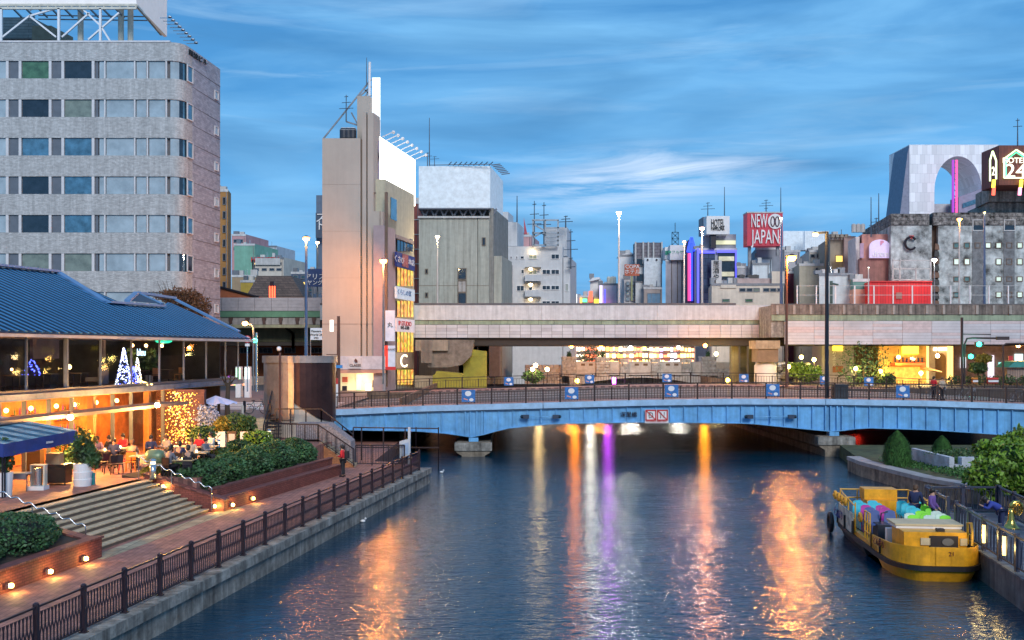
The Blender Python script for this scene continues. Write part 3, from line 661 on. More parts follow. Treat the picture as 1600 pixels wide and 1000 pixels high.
for i in range(1, 17):
    z = Z(66, YO)-i*1.9; MB().prism([(Xs+.005, Ys), (xe+.03, yend), (xe-.1, yend), (Xs-.1, Ys)], z, z+.05).build('joint', mat('joint_dark', (.12, .11, .12), .9), ob)
cells = [(-30, 10, 'pale'), (13, 28.5, 'dark2'), (33.5, 76, 'mix'), (80, 95.5, 'dark2'), (100, 143, 'mix'), (147.5, 153, 'dark2'), (154, 162, 'pale'), (165, 208.5, 'pale'), (212, 228, 'pale'), (232, 257.5, 'pale')]
dg2 = mat('grey_panel_glass', (.13, .14, .16), .3, 0, var=.1, coat=.3)
curtained = mat('curtained_glass', (.20, .24, .20), .2, 0, var=.25, sc_=1, coat=.4)
for i, (a, b) in enumerate(FL):
    for x0, x1, k in cells:
        g = {'pale': pale_glass, 'dark2': dg2}.get(k) or ((green_glass, dark_glass), (dark_glass, curtained), (sky_glass, sky_glass), (dark_glass, sky_glass), (dark_glass, sky_glass), (curtained, curtained), (curtained, curtained), (dark_glass, dark_glass), (dark_glass, dark_glass))[i][0 if x0 < 60 else 1]
        MB().box(X(x0, YO)+.03, X(x1, YO)-.03, YO+.16, YO+.36, Z(b, YO)+.03, Z(a, YO)-.03).build('window', g, ob)
    for x in (11, 31, 78, 97.8, 145.2, 163.5, 210.2, 230, 259.5):
        MB().box(X(x, YO)-(.13 if x < 150 else .07), X(x, YO)+(.13 if x < 150 else .07), YO+.02, YO+.34, Z(b, YO)+.002, Z(a, YO)-.002).build('mullion', mull, ob)
    c_ = corner(-.12)[1:]; z0, z1 = Z(b, YO)+.02, Z(a, YO)-.02
    for j0, j1, g in ((0, 4, pale_glass), (4, 6, dark_glass), (6, 8, sky_glass)):
        pts = c_[j0:j1+1]; inner = [(-33.4+(p[0]+33.4)*.85, 101.3+(p[1]-101.3)*.85) for p in pts][::-1]
        MB().prism(pts+inner, z0, z1).build('window', g, ob)
    w = 1.25; win(ob, (Xs-.09, Ys-.62, z0-.0), math.atan2(1, .151), w, z1-z0, sky_glass if i < 5 else dark_glass, mull, fr=.1)
    ys_ = 108.4; sl_ = (xe-Xs)/(yend-Ys); win(ob, (Xs+sl_*(ys_-Ys)+.02, ys_, (z0+z1)/2-.9), math.atan2(1, .151), .9, .95, pale_glass, mull)
text('難波ビル', .62, black_text, ob, (Xs+(xe-Xs)/(yend-Ys)*1.2+.1, Ys+1.2, Z(93, YO+4)), rz=math.atan2(1, .151), ext=.06, name='name_lettering', sx=1.7)
# rooftop billboard on trusses
rb = thing('rooftop_billboard', 'huge white billboard on a lit steel truss along the office roof', 'billboard', P(100, 66, 104))
bw_ = mat('billboard_back', (.78, .74, .72), .6, var=.05, emit=(1, .85, .7), es=.12)
cream = mat('truss_cream', (.62, .58, .48), .5, var=.15)
Yb_ = 103.0; zr = Z(66, YO)
MB().box(X(-60, Yb_), X(213, Yb_), Yb_, Yb_+.4, Z(7, Yb_), Z(-90, Yb_)).build('face', bw_, rb)
MB().prism([(X(213, Yb_), Yb_), (X(261, 112), 112), (X(261, 112)-.4, 112.2), (X(213, Yb_)-.4, Yb_+.3)], [Z(7, Yb_), Z(57, 112), Z(57, 112), Z(7, Yb_)], Z(-90, Yb_)).build('face', bw_, rb)
for py in (8, 13): MB().beam(P(-60, py, Yb_-.2), P(213, py, Yb_-.2), .22).build('truss_chord', cream, rb)
MB().beam(P(213, 8, Yb_-.2), P(252, 54, 112), .22).build('truss_chord', cream, rb)
for i in range(22): x = -50+i*12.5; MB().beam(P(x, 7, Yb_-.22), P(x, 13, Yb_-.22), .12).build('truss_web', cream, rb)
for x, m_ in ((2, white_paint), (92, white_paint), (157, white_paint)): MB().beam(P(x, 13, Yb_-.2), P(x, 64, Yb_-.2), .22).build('post', m_, rb)
for x in (126, 189, 204): MB().tube([P(x, 12, Yb_+3), P(x, 66, Yb_+3)], .3, 10).build('column', cream, rb)
for a, b, c_, d in ((4, 58, 46, 25), (46, 25, 88, 58), (97, 58, 140, 20), (138, 62, 186, 20), (157, 40, 172, 64), (157, 40, 127, 12), (60, 8, 46, 16), (88, 13, 46, 25)): MB().beam(P(a, b, Yb_-.1), P(c_, d, Yb_-.1), .16).build('brace', white_paint, rb)
for i in range(9): x = 20+i*20; MB().beam(P(x, 13, Yb_), P(x+14, 27, Yb_+4), .15).build('catwalk_bracket', grey_metal, rb)
for py in (24, 30): MB().beam(P(60, py, Yb_+4), P(230, py+2, Yb_+4), .1).build('catwalk_rail', grey_metal, rb)
for i in range(11): p = P(224+i*6.2, 22+i*4.8, 106+.8*i); 
for i in range(9):
    p = P(250+i*5.2, 28+i*5.0, 104+.6*i); t = MB().beam(p, p+Vector((1.0, -.3, -.1)), .06).ball(tuple(p+Vector((1.1, -.3, 0))), .24, 8, 5, .6); t.build('floodlight', steel, rb)
pent = bldg('roof_penthouse', 'grey louvred plant room on the office roof behind the truss', 25, 108, 'roof hut', Z(66, YO))
blk(pent, mat('louvre_grey', (.25, .27, .26), .6, brick=(6, .3, 'v', .03)), 'louvres', -20, 50, 27, 60, 108, 6)
blk(pent, mat('stair_olive', (.24, .22, .16), .7), 'stair_flank', 50, 80, 40, 62, 108, 4)
# bare autumn tree in front of the office
at = thing('autumn_tree', 'round rusty brown autumn tree between the restaurant roof and the office', 'tree', (X(290, 80), 80, 4))
MB().tube([(X(290, 80), 80, 4), (X(289, 80), 80, 9), (X(287, 80), 80, 12)], [.25, .18, .1]).build('trunk', bark, at)
for i in range(26):
    a = R.uniform(0, 2*PI); r = R.uniform(.8, 2.2); h = R.uniform(10.8, 13.4)
    MB().tube([(X(288, 80), 80, 9.5), (X(288, 80)+r*.5*math.cos(a), 80+r*.5*math.sin(a), 10.5), (X(285, 80)+r*math.cos(a), 80+r*math.sin(a), h)], [.05, .03, .012], 4).build('branch', bark, at)
leaves('crown', leaf_autumn, at, [(P(283, 466, 80), (1.5, 1.4, .9), 1), (P(300, 475, 80), (1.3, 1.3, 1.1), 1), (P(262, 462, 80), (1.0, 1, .5), .35), (P(312, 482, 80), (.8, 1, .7), .4)], 5200, .085, kind='stuff', shell=.45)
# ------------------------------------------------------------ riverside restaurant with blue roof
rs = thing('riverside_restaurant', 'two storey glass restaurant with a ribbed blue metal roof beside the terrace', 'restaurant', Q(-13.84, 55, ZT))
roofb = mat('roof_blue', (.025, .15, .33), .7, 0, var=.12, sc_=.5)
roofd = mat('roof_valley_shade', (.008, .035, .075), .9, 0, var=.1); roofr = mat('roof_rib_blue', (.035, .20, .42), .6, 0, var=.1)  # rib light and shade put into colour: dark valleys, brighter ribs
roofl = mat('roof_blue_trim', (.13, .28, .50), .45, .2, var=.1)
EO, EZ, SL = -13.3, 8.62, .45
def onroof(px, py):
    # ray from the camera meets the roof plane z = EZ + SL*(EO - off)
    kx = (px-800)/F; kz = (HY-py)/F
    # off = kx*Y +14.36 -.151Y ; CZ+kz*Y = EZ + SL*(EO-14.36 - (kx-.151)*Y)
    Yv = (EZ-CZ+SL*(EO-14.36))/(kz+SL*(kx-.151)); o_ = kx*Yv+14.36-.151*Yv
    return (o_, Yv)
edge = [onroof(*p) for p in ((-80, 408), (0, 419), (88, 427), (166, 475), (253, 481), (212, 463), (271, 469), (374, 521))]
poly = [(EO, 36.0)] + [(EO-12, 36.0)] + [onroof(-30, 415)] + edge[2:5] + [edge[6]] + [(EO, edge[7][1])]
def rz_(o_): return EZ+SL*(EO-o_)
def clip(y):   # highest reach of the roof at depth y -> list of off intervals
    out = []; n = len(poly)
    for i in range(n):
        (o0, y0), (o1, y1) = poly[i], poly[(i+1) % n]
        if (y0-y)*(y1-y) < 0: out.append(o0+(o1-o0)*(y-y0)/(y1-y0))
    return sorted(out)
y = 36.2; RP = 0
while y < edge[7][1]-.2:
    y2 = y+.60; c_ = clip(y+.30)
    if len(c_) >= 2:
        lo, hi = c_[0], c_[-1]
        vs = [(*Q(hi, y)[:2], rz_(hi)), (*Q(hi, y2-.01)[:2], rz_(hi)), (*Q(lo, y2-.01)[:2], rz_(lo)), (*Q(lo, y)[:2], rz_(lo))]
        MB().extr(vs, (0, 0, -.06)).build('roof_panel', roofd if False else roofb, rs); MB().extr([Vector(v)+Vector((0, 0, .004)) for v in ((*Q(hi+.05, y+.24)[:2], rz_(hi+.05)), (*Q(hi+.05, y2-.01)[:2], rz_(hi+.05)), (*Q(lo, y2-.01)[:2], rz_(lo)), (*Q(lo, y+.24)[:2], rz_(lo)))], (0, 0, .01)).build('valley_shade', roofd, rs); MB().beam(Q(hi+.08, y+.1, rz_(hi)+.02), Q(lo, y+.1, rz_(lo)+.02), .22, .03).build('roof_rib', roofr, rs)
    y = y2
def rstrip(a, b, w_=.35, dz=.12):
    pa, pb = Q(*a, rz_(a[0])+dz), Q(*b, rz_(b[0])+dz)
    MB().beam(pa, pb, w_, .12).build('ridge_cap', roofl, rs)
rstrip(onroof(-30, 415), edge[2], .6); rstrip(edge[2], edge[3], .4); rstrip(edge[3], edge[4], .6); rstrip(edge[6], edge[7], .3)
g0, g1, g2 = (Q(*onroof(*p), rz_(onroof(*p)[0])+.15) for p in ((199, 474), (214, 461), (253, 479)))
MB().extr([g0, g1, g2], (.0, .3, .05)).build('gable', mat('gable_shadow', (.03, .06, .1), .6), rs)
MB().beam(g0, g1, .35, .15).build('ridge_cap', roofl, rs); MB().beam(g1, g2, .4, .15).build('ridge_cap', roofl, rs)
MB().beam(g1, Q(*edge[6], rz_(edge[6][0])+.15), .5, .15).build('ridge_cap', roofl, rs)
yl, yr = 37.0, 67.0; FO = -13.84
frame_g = mat('window_frame_grey', (.10, .13, .19), .4, .3)
MB().beam(Q(EO-.02, yl, EZ-.16), Q(EO-.02, 69, EZ-.16), .1, .14).build('gutter', mat('gutter_grey', (.38, .38, .42), .4), rs)
MB().beam(Q(FO-.1, yl, 8.52), Q(FO-.1, yr, 8.52), .2, .16).build('head_beam', mat('head_dark', (.05, .045, .05), .5), rs)
MB().beam(Q(FO+.05, yl, 6.0), Q(FO+.05, yr, 6.0), .35, .14).build('sill_beam', mat('sill_dark', (.06, .06, .08), .5), rs)
m = MB().beam(Q(FO+.2, yl, 5.78), Q(FO+.2, yr+.3, 5.78), .3, .28); m.build('fascia_beam', mat('fascia_blue_grey', (.13, .17, .26), .45, .3, var=.3, sc_=1.2), rs)
rg = glassmat('restaurant_glass', (.82, .8, .85), .12)
mpx = [-60, 41, 103, 157, 205, 249, 287, 322, 352, 372]
def yat(px): return (-28.2)/((px-800)/F-.151)
ys = [yat(p) for p in mpx]
for i, y in enumerate(ys):
    r_ = .09 if i == 2 else .045
    MB().beam(Q(FO, y, 6.05 if i != 2 else 5.6), Q(FO, y, 8.45), r_*2).build('mullion', frame_g, rs)
for a, b in zip(ys, ys[1:]):
    MB().add([Q(FO-.03, a+.06, 6.08), Q(FO-.03, b-.06, 6.08), Q(FO-.03, b-.06, 8.44), Q(FO-.03, a+.06, 8.44)], [(0, 1, 2, 3)]).build('glass_pane', rg, rs)
wall_in = mat('interior_dark', (.035, .03, .03), .7, var=.3); ceil_in = mat('interior_ceiling', (.20, .16, .17), .8)
MB().prism([Q(FO-6, 37)[:2], Q(FO-.25, 37)[:2], Q(FO-.25, 67)[:2], Q(FO-6, 67)[:2]], 5.86, 5.95).build('upper_floor', mat('floor_dark', (.05, .035, .03), .35), rs)
MB().prism([Q(FO-6, 37)[:2], Q(FO-.25, 37)[:2], Q(FO-.25, 67)[:2], Q(FO-6, 67)[:2]], 8.4, 8.46).build('upper_ceiling', ceil_in, rs)
MB().prism([Q(FO-6.2, 37)[:2], Q(FO-6, 37)[:2], Q(FO-6, 67)[:2], Q(FO-6.2, 67)[:2]], 2.3, 8.4).build('back_wall', wall_in, rs)
MB().prism([Q(FO-6, 36.8)[:2], Q(FO-.2, 36.8)[:2], Q(FO-.2, 37)[:2], Q(FO-6, 37)[:2]], 2.3, 8.4).build('end_wall', wall_in, rs)
MB().prism([Q(FO-6, 66.9)[:2], Q(FO-1, 66.9)[:2], Q(FO-1, 67)[:2], Q(FO-6, 67)[:2]], 2.3, 8.4).build('end_wall', wall_in, rs)
for o_, y, w_ in ((-3, 46.5, 2.6), (-3.3, 52, 2.2), (-2.8, 44, .2), (-3.2, 57.2, .25)):
    MB().prism([Q(FO+o_-.15, y-w_/2)[:2], Q(FO+o_, y-w_/2)[:2], Q(FO+o_, y+w_/2)[:2], Q(FO+o_-.15, y+w_/2)[:2]], 7.4 if w_ > 1 else 5.95, 8.4).build('hanging_panel', mat('bulkhead', (.18, .13, .13), .7), rs)
# upstairs furniture and decorations (things inside)
def table(w, lab, rz=QA, tm=wood_dark, h=.74, lx=.9, ly=.7, grp='restaurant tables'):
    t = thing('dining_table', lab, 'table', w, grp)
    put('table_top', cached(('tt', tm.name, lx, ly), lambda: MB().box(-lx/2, lx/2, -ly/2, ly/2, -.04, 0).mesh('table_top', tm)), t, Vector(w)+Vector((0, 0, h)), rz)
    for sx in (-1, 1):
        for sy in (-1, 1):
            put('leg', cached(('tl', h), lambda: MB().box(-.02, .02, -.02, .02, 0, h-.04).mesh('leg', black_metal)), t, Vector(w)+Matrix.Rotation(rz, 3, 'Z') @ Vector((sx*lx*.42, sy*ly*.42, 0)), rz)
def chair(w, lab, rz, m_, grp='restaurant chairs'):
    t = thing('chair', lab, 'chair', w, grp, rz=rz)
    for nm, b in (('seat', (-.21, .21, -.21, .21, .42, .46)), ('backrest', (-.21, .21, .18, .22, .5, .86))):
        put(nm, cached(('ch', nm, m_.name), lambda: MB().box(*b).mesh(nm, m_)), t, (0, 0, 0))
    for sx in (-1, 1):
        for sy in (-1, 1):
            put('leg', cached(('cl', sx, sy, m_.name), lambda: MB().beam((sx*.18, sy*.18, .42), (sx*.21, sy*.22, 0), .03).mesh('leg', m_)), t, (0, 0, 0))
tan_ch = mat('tan_chair', (.30, .12, .05), .6); grey_ch = mat('grey_sofa', (.12, .11, .11), .7)
for px, lab in ((170, 'low grey'), (262, ''), (300, ''), (80, ''), (125, '')):
    y = yat(px); table(Q(FO-1.6, y, 5.95), {170: 'dark table behind the upstairs glass beside the blue lit trees', 262: 'table upstairs next to the tan chair by the palm', 300: 'table upstairs in the last wide bay of the glass', 80: 'lamplit table upstairs in the bay with coloured lights', 125: 'dark upstairs table under a small shaded lamp'}[px], grp=None)
chair(Q(FO-.9, yat(268), 5.95), 'tan backed chair upstairs, left of the two by the glass', QA+.3, tan_ch)
chair(Q(FO-.9, yat(304), 5.95), 'tan backed chair upstairs, right of the two by the glass', QA-.2, tan_ch)
sf = thing('armchair', 'grey armchair upstairs behind the glass left of the blue lit trees', 'armchair', Q(FO-.9, yat(178), 5.95))
p = Q(FO-.9, yat(178), 5.95)
MB().box(p.x-.35, p.x+.35, p.y-.5, p.y+.5, p.z+.3, p.z+.5).build('seat', grey_ch, sf); MB().box(p.x+.3, p.x+.42, p.y-.55, p.y+.55, p.z+.15, p.z+1.0).build('backrest', grey_ch, sf)
def lights_cone(name, lab, w, r, h, cols, n, cat='christmas tree'):
    t = thing(name, lab, cat, w)
    MB().lathe(w[0], w[1], [(r*.5, w[2]), (r*.45, w[2]+h*.3), (.02, w[2]+h*.97)], 10).build('cone', mat('tree_frame_dark', (.02, .03, .05), .8), t)
    for c_, nm in cols:
        m = MB()
        for i in range(n):
            u = R.random(); a = R.uniform(0, 2*PI); rr = r*(1-u)*.75+.02
            m.ball((w[0]+rr*math.cos(a), w[1]+rr*math.sin(a), w[2]+h*u), R.uniform(.016, .034), 5, 3)
        m.build('fairy_lights', emat(nm, c_, 7), t, kind='stuff')
b_, w_, y_ = ((.08, .12, 1), 'led_blue'), ((.8, .9, 1), 'led_white'), ((1, .7, .2), 'led_yellow')
lights_cone('light_tree', 'tall tree of blue and white lights behind the upstairs glass', Q(FO-.7, yat(214), 5.95), .55, 2.0, (b_, w_, w_), 110)
lights_cone('light_tree', 'short wide tree of deep blue lights behind the upstairs glass', Q(FO-.5, yat(223), 5.95), .45, 1.0, (b_, b_), 110)
lights_cone('light_tree', 'slim pale tree of white and yellow lights right of the blue ones', Q(FO-.6, yat(232), 5.95), .3, 1.45, (w_, y_), 90)
lights_cone('light_tree', 'low heap of yellow lights at the foot of the lit trees upstairs', Q(FO-.4, yat(226), 5.95), 1.1, .28, (y_, y_), 90)
lights_cone('light_tree', 'dim bush of violet lights in the bay beside the wide grey mullion', Q(FO-2.4, yat(128), 6.6), .6, .8, (b_,), 60)
text('bleu', .55, emat('neon_pale', (.5, .8, 1), 2.5), rs, Q(FO-.25, yat(228), 7.7), rz=math.atan2(1, .151), name='neon_lettering', ext=.01)
for px, o_, z, e_, c_, k in ((8, -2.5, 7.0, 60, (1, .6, .25), .12), (35, -2, 7.1, 60, (1, .45, .15), .14), (33, -1.5, 8.0, 30, (1, .6, .2), .12), (70, -1.5, 6.95, 25, (1, .6, .2), .06), (152, -1.4, 7.0, 50, (1, .7, .35), .12), (262, -2.0, 8.1, 45, (1, .7, .35), .1), (282, -2.0, 8.1, 45, (1, .7, .35), .1), (305, -2.0, 8.1, 40, (1, .7, .35), .1), (345, -2, 8.0, 40, (1, .75, .4), .1), (18, -1.2, 6.55, 20, (1, .6, .2), .05)):
    w = Q(FO+o_, yat(px), z); t = thing('pendant_lamp', 'small warm lamp behind the upstairs glass, %s' % {8: 'at the picture edge low down', 35: 'in the far corner of the first bay', 33: 'high orange lantern shape', 70: 'small one on the buffet', 152: 'shaded one between two mullions', 262: 'above the tan chair', 282: 'between two palms', 305: 'beside the green glow', 345: 'in the narrow end bay', 18: 'low on the counter'}[px], 'lamp', w, 'warm lamps upstairs in the restaurant')
    MB().ball(w, k, 8, 6, 1).build('globe', emat('globe_warm', (1, .6, .22), 9), t); MB().tube([w, (w[0], w[1], 8.42)], .008, 4).build('cord', black_metal, t)
    lamp_light(w+Vector((.15, 0, -.1)), e_*.6, c_, .1, parent=t)
gl = thing('green_lamp', 'green glowing ceiling dome upstairs near the end of the glass', 'lamp', Q(FO-1.6, yat(298), 8.25))
MB().ball(Q(FO-1.6, yat(298), 8.38), .5, 12, 6, .3).build('dome', emat('green_glow', (.03, .8, .4), 1.5), gl)
buf = thing('buffet_counter', 'cluttered buffet counter with small coloured lights upstairs at the left', 'counter', Q(FO-2.5, yat(40), 5.95))
MB().prism([Q(FO-2.8, yat(2))[:2], Q(FO-2, yat(2))[:2], Q(FO-2, yat(70))[:2], Q(FO-2.8, yat(70))[:2]], 5.95, 6.85).build('body', mat('counter_dark', (.05, .03, .02), .4), buf)
for nm, c_ in (('led_green', (.1, 1, .2)), ('led_orange', (1, .4, .06)), ('led_yellow', (1, .7, .2))):
    m = MB()
    for i in range(9): w = Q(FO-R.uniform(1.9, 2.8), yat(R.uniform(2, 70)), R.uniform(6.6, 7.4)); m.ball(w, R.uniform(.02, .05), 6, 4)
    m.build('counter_lights', emat(nm, c_, 7), buf, kind='stuff')
for px, lab, hh in ((270, 'leafy potted palm upstairs behind the first tan chair', 1.9), (296, 'dark potted palm upstairs behind the second tan chair', 1.8)):
    t = thing('potted_palm', lab, 'potted plant', Q(FO-2.4, yat(px), 5.95)); w = Q(FO-2.4, yat(px), 5.95)
    MB().lathe(w[0], w[1], [(.2, w[2]), (.25, w[2]+.4)], 10).build('pot', off_white, t); leaves('fronds', leaf_mid, t, [(w+Vector((0, 0, 1.25)), (.55, .5, .75), 1)], 380, .12, kind='stuff', shell=.2)
# ground floor: warm lit cafe
orange_in = mat('cafe_orange_wall', (.62, .22, .05), .7, var=.3, sc_=1.5); wood_o = mat('cafe_wood', (.40, .17, .05), .5, var=.2)
MB().prism([Q(FO-3.2, 38)[:2], Q(FO-3, 38)[:2], Q(FO-3, 66)[:2], Q(FO-3.2, 66)[:2]], 2.3, 5.7).build('cafe_back_wall', orange_in, rs)
MB().prism([Q(FO-3.2, 37.5)[:2], Q(FO+.2, 37.5)[:2], Q(FO+.2, 66)[:2], Q(FO-3.2, 66)[:2]], 5.6, 5.64).build('cafe_ceiling', mat('cafe_ceiling', (.7, .45, .2), .7), rs)
cg = glassmat('cafe_glass', (.97, .93, .88), .06)
gp = [37, 40, 43.2, 45.0, 46.8, 48.6, 50.4, 52.2, 54.0, 55.8, 57.4]
for i, y in enumerate(gp):
    wd = .28 if i in (2, 6, 9) else .07
    MB().prism([Q(FO-wd/2-.1, y-wd/2)[:2], Q(FO+.05, y-wd/2)[:2], Q(FO+.05, y+wd/2)[:2], Q(FO-wd/2-.1, y+wd/2)[:2]], 2.3, 5.6).build('pillar', wood_o if i in (6, 9) else (mat('pillar_beige', (.5, .42, .3), .6) if i == 2 else frame_g), rs)
for a, b in zip(gp, gp[1:]):
    MB().add([Q(FO-.06, a+.15, 2.32), Q(FO-.06, b-.15, 2.32), Q(FO-.06, b-.15, 5.58), Q(FO-.06, a+.15, 5.58)], [(0, 1, 2, 3)]).build('glass_pane', cg, rs)
    MB().beam(Q(FO-.04, a+.1, 4.75), Q(FO-.04, b-.1, 4.75), .06).build('transom', wood_dark, rs)
for y in (39, 42, 44, 46.2, 48, 50, 51.5, 53.5, 55.5):
    w = Q(FO-1.6, y, 5.1); t = thing('cafe_lamp', 'round warm ceiling lamp inside the ground floor cafe, %s' % {39: 'at the picture edge', 42: 'second from the picture edge', 44: 'above the blue awning', 46.2: 'left of the bright spotlight', 48: 'behind the bright spotlight', 50: 'over the cafe doors', 51.5: 'right of the cafe doors', 53.5: 'before the last orange pillar', 55.5: 'beside the curtain of lights'}[y], 'lamp', w, 'round lamps inside the cafe')
    MB().ball(w, .11, 8, 6).build('globe', emat('cafe_globe', (1, .62, .2), 10), t); lamp_light(w+Vector((.2, 0, -.2)), 150, (1, .52, .15), .15, parent=t)
for y, m_, hh in ((41, 'shelf', 2.2), (45.5, 'shelf', 2.0), (49.5, 'shelf', 2.3), (53, 'shelf', 1.8)):
    w = Q(FO-2.8, y, 2.3); t = thing('bottle_shelf', 'lit shelf of bottles on the orange cafe wall, %s' % {41: 'nearest the picture edge', 45.5: 'behind the awning', 49.5: 'by the doors', 53: 'by the light curtain'}[y], 'shelf', w)
    for k in range(4): MB().prism([Q(FO-2.95, y-.9)[:2], Q(FO-2.7, y-.9)[:2], Q(FO-2.7, y+.9)[:2], Q(FO-2.95, y+.9)[:2]], 3.2+k*.5, 3.24+k*.5).build('board', wood_dark, t)
    for k in range(4):
        for j in range(9): q = Q(FO-2.82, y-.8+j*.2, 3.24+k*.5); MB().lathe(q[0], q[1], [(.035, q[2]), (.035, q[2]+.2), (.012, q[2]+.24), (.012, q[2]+.32)], 6).build('bottle', (green_glass, mat('amber', (.4, .15, .02), .1), mat('violet_label', (.25, .05, .5), .3))[(j+k) % 3], t)
# canopy with bright spot lamps
cn = thing('flat_canopy', 'thin grey flat canopy over the cafe front carrying two bright spotlights', 'canopy', Q(FO+.8, 48, 5))
MB().prism([Q(FO+.1, 38)[:2], Q(FO+1.55, 38)[:2], Q(FO+1.55, 57)[:2], Q(FO+.1, 57)[:2]], 4.82, 4.98).build('slab', mat('canopy_taupe', (.12, .10, .11), .6), cn)
for px, py, y, lab in ((101, 652, 45.2, 'bright star like spotlight under the flat canopy, above the awning'), (238, 633, 52.3, 'bright star like spotlight under the flat canopy, by the light curtain')):
    w = P(px, py, y); w.x += .25; t = thing('spotlight', lab, 'spotlight', w)
    MB().tube([w+Vector((0, 0, .25)), w+Vector((0, 0, .12))], .12, 10).build('housing', black_metal, t); MB().ball(w, .13, 10, 8).build('bulb', emat('spot_bulb', (1, .75, .35), 60), t)
    lamp_light(w+Vector((.25, -.1, -.25)), 1700, (1, .45, .1), .12, parent=t)
# curtain of lights wall
lw = thing('light_curtain_wall', 'dark brick wall hung with a dense curtain of golden fairy lights', 'light curtain', P(280, 700, 57.9))
MB().box(X(244, 58), X(319, 58), 58, 58.4, 2.3, 5.6).build('brickwork', mat('dark_brick', (.12, .05, .05), .8, var=.3, brick=(.25, .09, 'v', .01)), lw)
for nm, c_, n, rr in (('led_gold', (1, .42, .06), 330, (.014, .042)), ('led_palegold', (1, .7, .25), 90, (.015, .04))):
    m = MB()
    for i in range(n):
        px = R.triangular(248, 312, 282)
        m.ball((X(px, 58), 57.9-R.random()*.1, R.uniform(2.6, 5.5)), R.uniform(*rr), 5, 3)
    m.build('fairy_lights', emat(nm, c_, 3.2), lw, kind='stuff')
lamp_light((X(280, 57), 56.9, 4.2), 60, (1, .6, .2), .5, 'curtain_glow')
# ------------------------------------------------------------ street end on the left bank: retaining wall, steps, curved tower
MB().prism([Q(-60, 66)[:2], (-11.6, 66), (-11.6, 66.7), (-120, 66.7)], 2.3, 3.44).build('retaining_wall', mat('retaining_stone', (.30, .24, .2), .8, streak=.3), kind='structure')
ss = thing('street_steps', 'narrow stone steps between the plants up to the street', 'stairs', P(390, 694, 62))
for i in range(7):
    y0 = 62.4+i*.5; z = ZT+(i+1)*.164
    MB().box(X(372, 61.2), X(412, 61.2), y0, 67.2, z-.17, z).build('step', stone_pale, ss)
tw = thing('curved_tower', 'curved tower clad in beige and dark bronze panels beside the river ramp', 'tower', P(470, 665, 68))
bronze = mat('bronze_panel', (.07, .03, .025), .3, .6, var=.25, sc_=1.2); beige_p = mat('beige_metal_panel', (.36, .30, .27), .35, .5, var=.2, sc_=1.5); beige_w = mat('beige_base', (.48, .42, .36), .6, var=.1)
cx, cy, ra, rb2 = X(469, 66.6), 66.6, 2.33, 1.9
angs = np.linspace(PI*1.0, 2*PI, 21)
def tz(px): return Z(interp([(413, 560), (413.1, 620), (440, 622), (480, 640), (525, 661)], px), 65)
zb0 = {}
for i in range(20):
    a0, a1 = angs[i], angs[i+1]; p0 = (cx+ra*math.cos(a0), cy+rb2*math.sin(a0)); p1 = (cx+ra*math.cos(a1), cy+rb2*math.sin(a1))
    pxa, pxb = 800+p0[0]*F/p0[1], 800+p1[0]*F/p1[1]
    q0 = (cx+(ra-.2)*math.cos(a0), cy+(rb2-.2)*math.sin(a0)); q1 = (cx+(ra-.2)*math.cos(a1), cy+(rb2-.2)*math.sin(a1))
    f_ = lambda p: Z(interp([(413, 640), (440, 618), (445, 620), (470, 636), (500, 655), (525, 661)], p), 65)
    if (pxa+pxb)/2 > 462: za, zb_ = f_(pxa), f_(pxb)
    else: za = zb_ = 3.4
    g = .004
    MB().prism([p0, p1, q1, q0], [za, zb_, zb_, za], Z(567, 65)).build('panel', bronze if (pxa+pxb)/2 > 462 else beige_p, tw)
    r0 = [(cx+(ra-.12)*math.cos(a), cy+(rb2-.12)*math.sin(a)) for a in (a0, a1)]; r1 = [(cx+(ra-.5)*math.cos(a), cy+(rb2-.5)*math.sin(a)) for a in (a1, a0)]
    MB().prism(r0+r1, ZT, Z(580, 65)).build('base_wall', beige_w, tw)
m = MB(); ring = [(cx+(ra+.1)*math.cos(a), cy+(rb2+.1)*math.sin(a)) for a in angs]
m.prism(ring, Z(567, 65)+.004, Z(556, 65)).build('crown_band', beige_p, tw)
# ramp: stair with dark railings from the tower down to the walkway
rp = thing('ramp_stairs', 'stairs with black railings and textured stone side wall going down to the walkway', 'stairs', P(500, 720, 62))
stone_tex = mat('textured_stone', (.30, .26, .27), .8, var=.35, sc_=9, bump=.6, bs=20)
y0 = 62.0
prof = [P(462, 662, y0), P(505, 662, y0), P(543, 690, y0), P(552, 728, 61.5), P(530, 716, 61.5), P(497, 692, y0), P(462, 688, y0)]
pts = [Vector((p.x, 0, p.z)) for p in prof]; z_low = .9
poly_ = [Vector((X(462, y0), y0, 2.4)), Vector((X(462, y0), y0, Z(662, y0))), Vector((X(512, y0), y0, Z(662, y0))), Vector((X(548, y0), y0, Z(690, y0))), Vector((X(552, y0), y0, .9)), Vector((X(500, y0), y0, .9)), Vector((X(500, y0), y0, 2.4))]
MB().extr(poly_, (0, 1.6, 0)).build('side_wall', stone_tex, rp)
MB().prism([(X(505, 60.5), 60.5), (X(553, 60.5), 60.5), (X(553, 61.9), 61.9), (X(505, 61.9), 61.9)], .9, [2.2, 1.0, 1.0, 2.2]).build('orange_side', mat('orange_lit_wall', (.42, .16, .06), .7, brick=(.25, .09, 'v', .01)), rp)
for i in range(9):
    xx = X(500, 60.9)+i*.23; MB().box(xx, xx+.26, 60.7, 61.85, .9, 2.35-.16*i).build('step', stone_pale, rp)
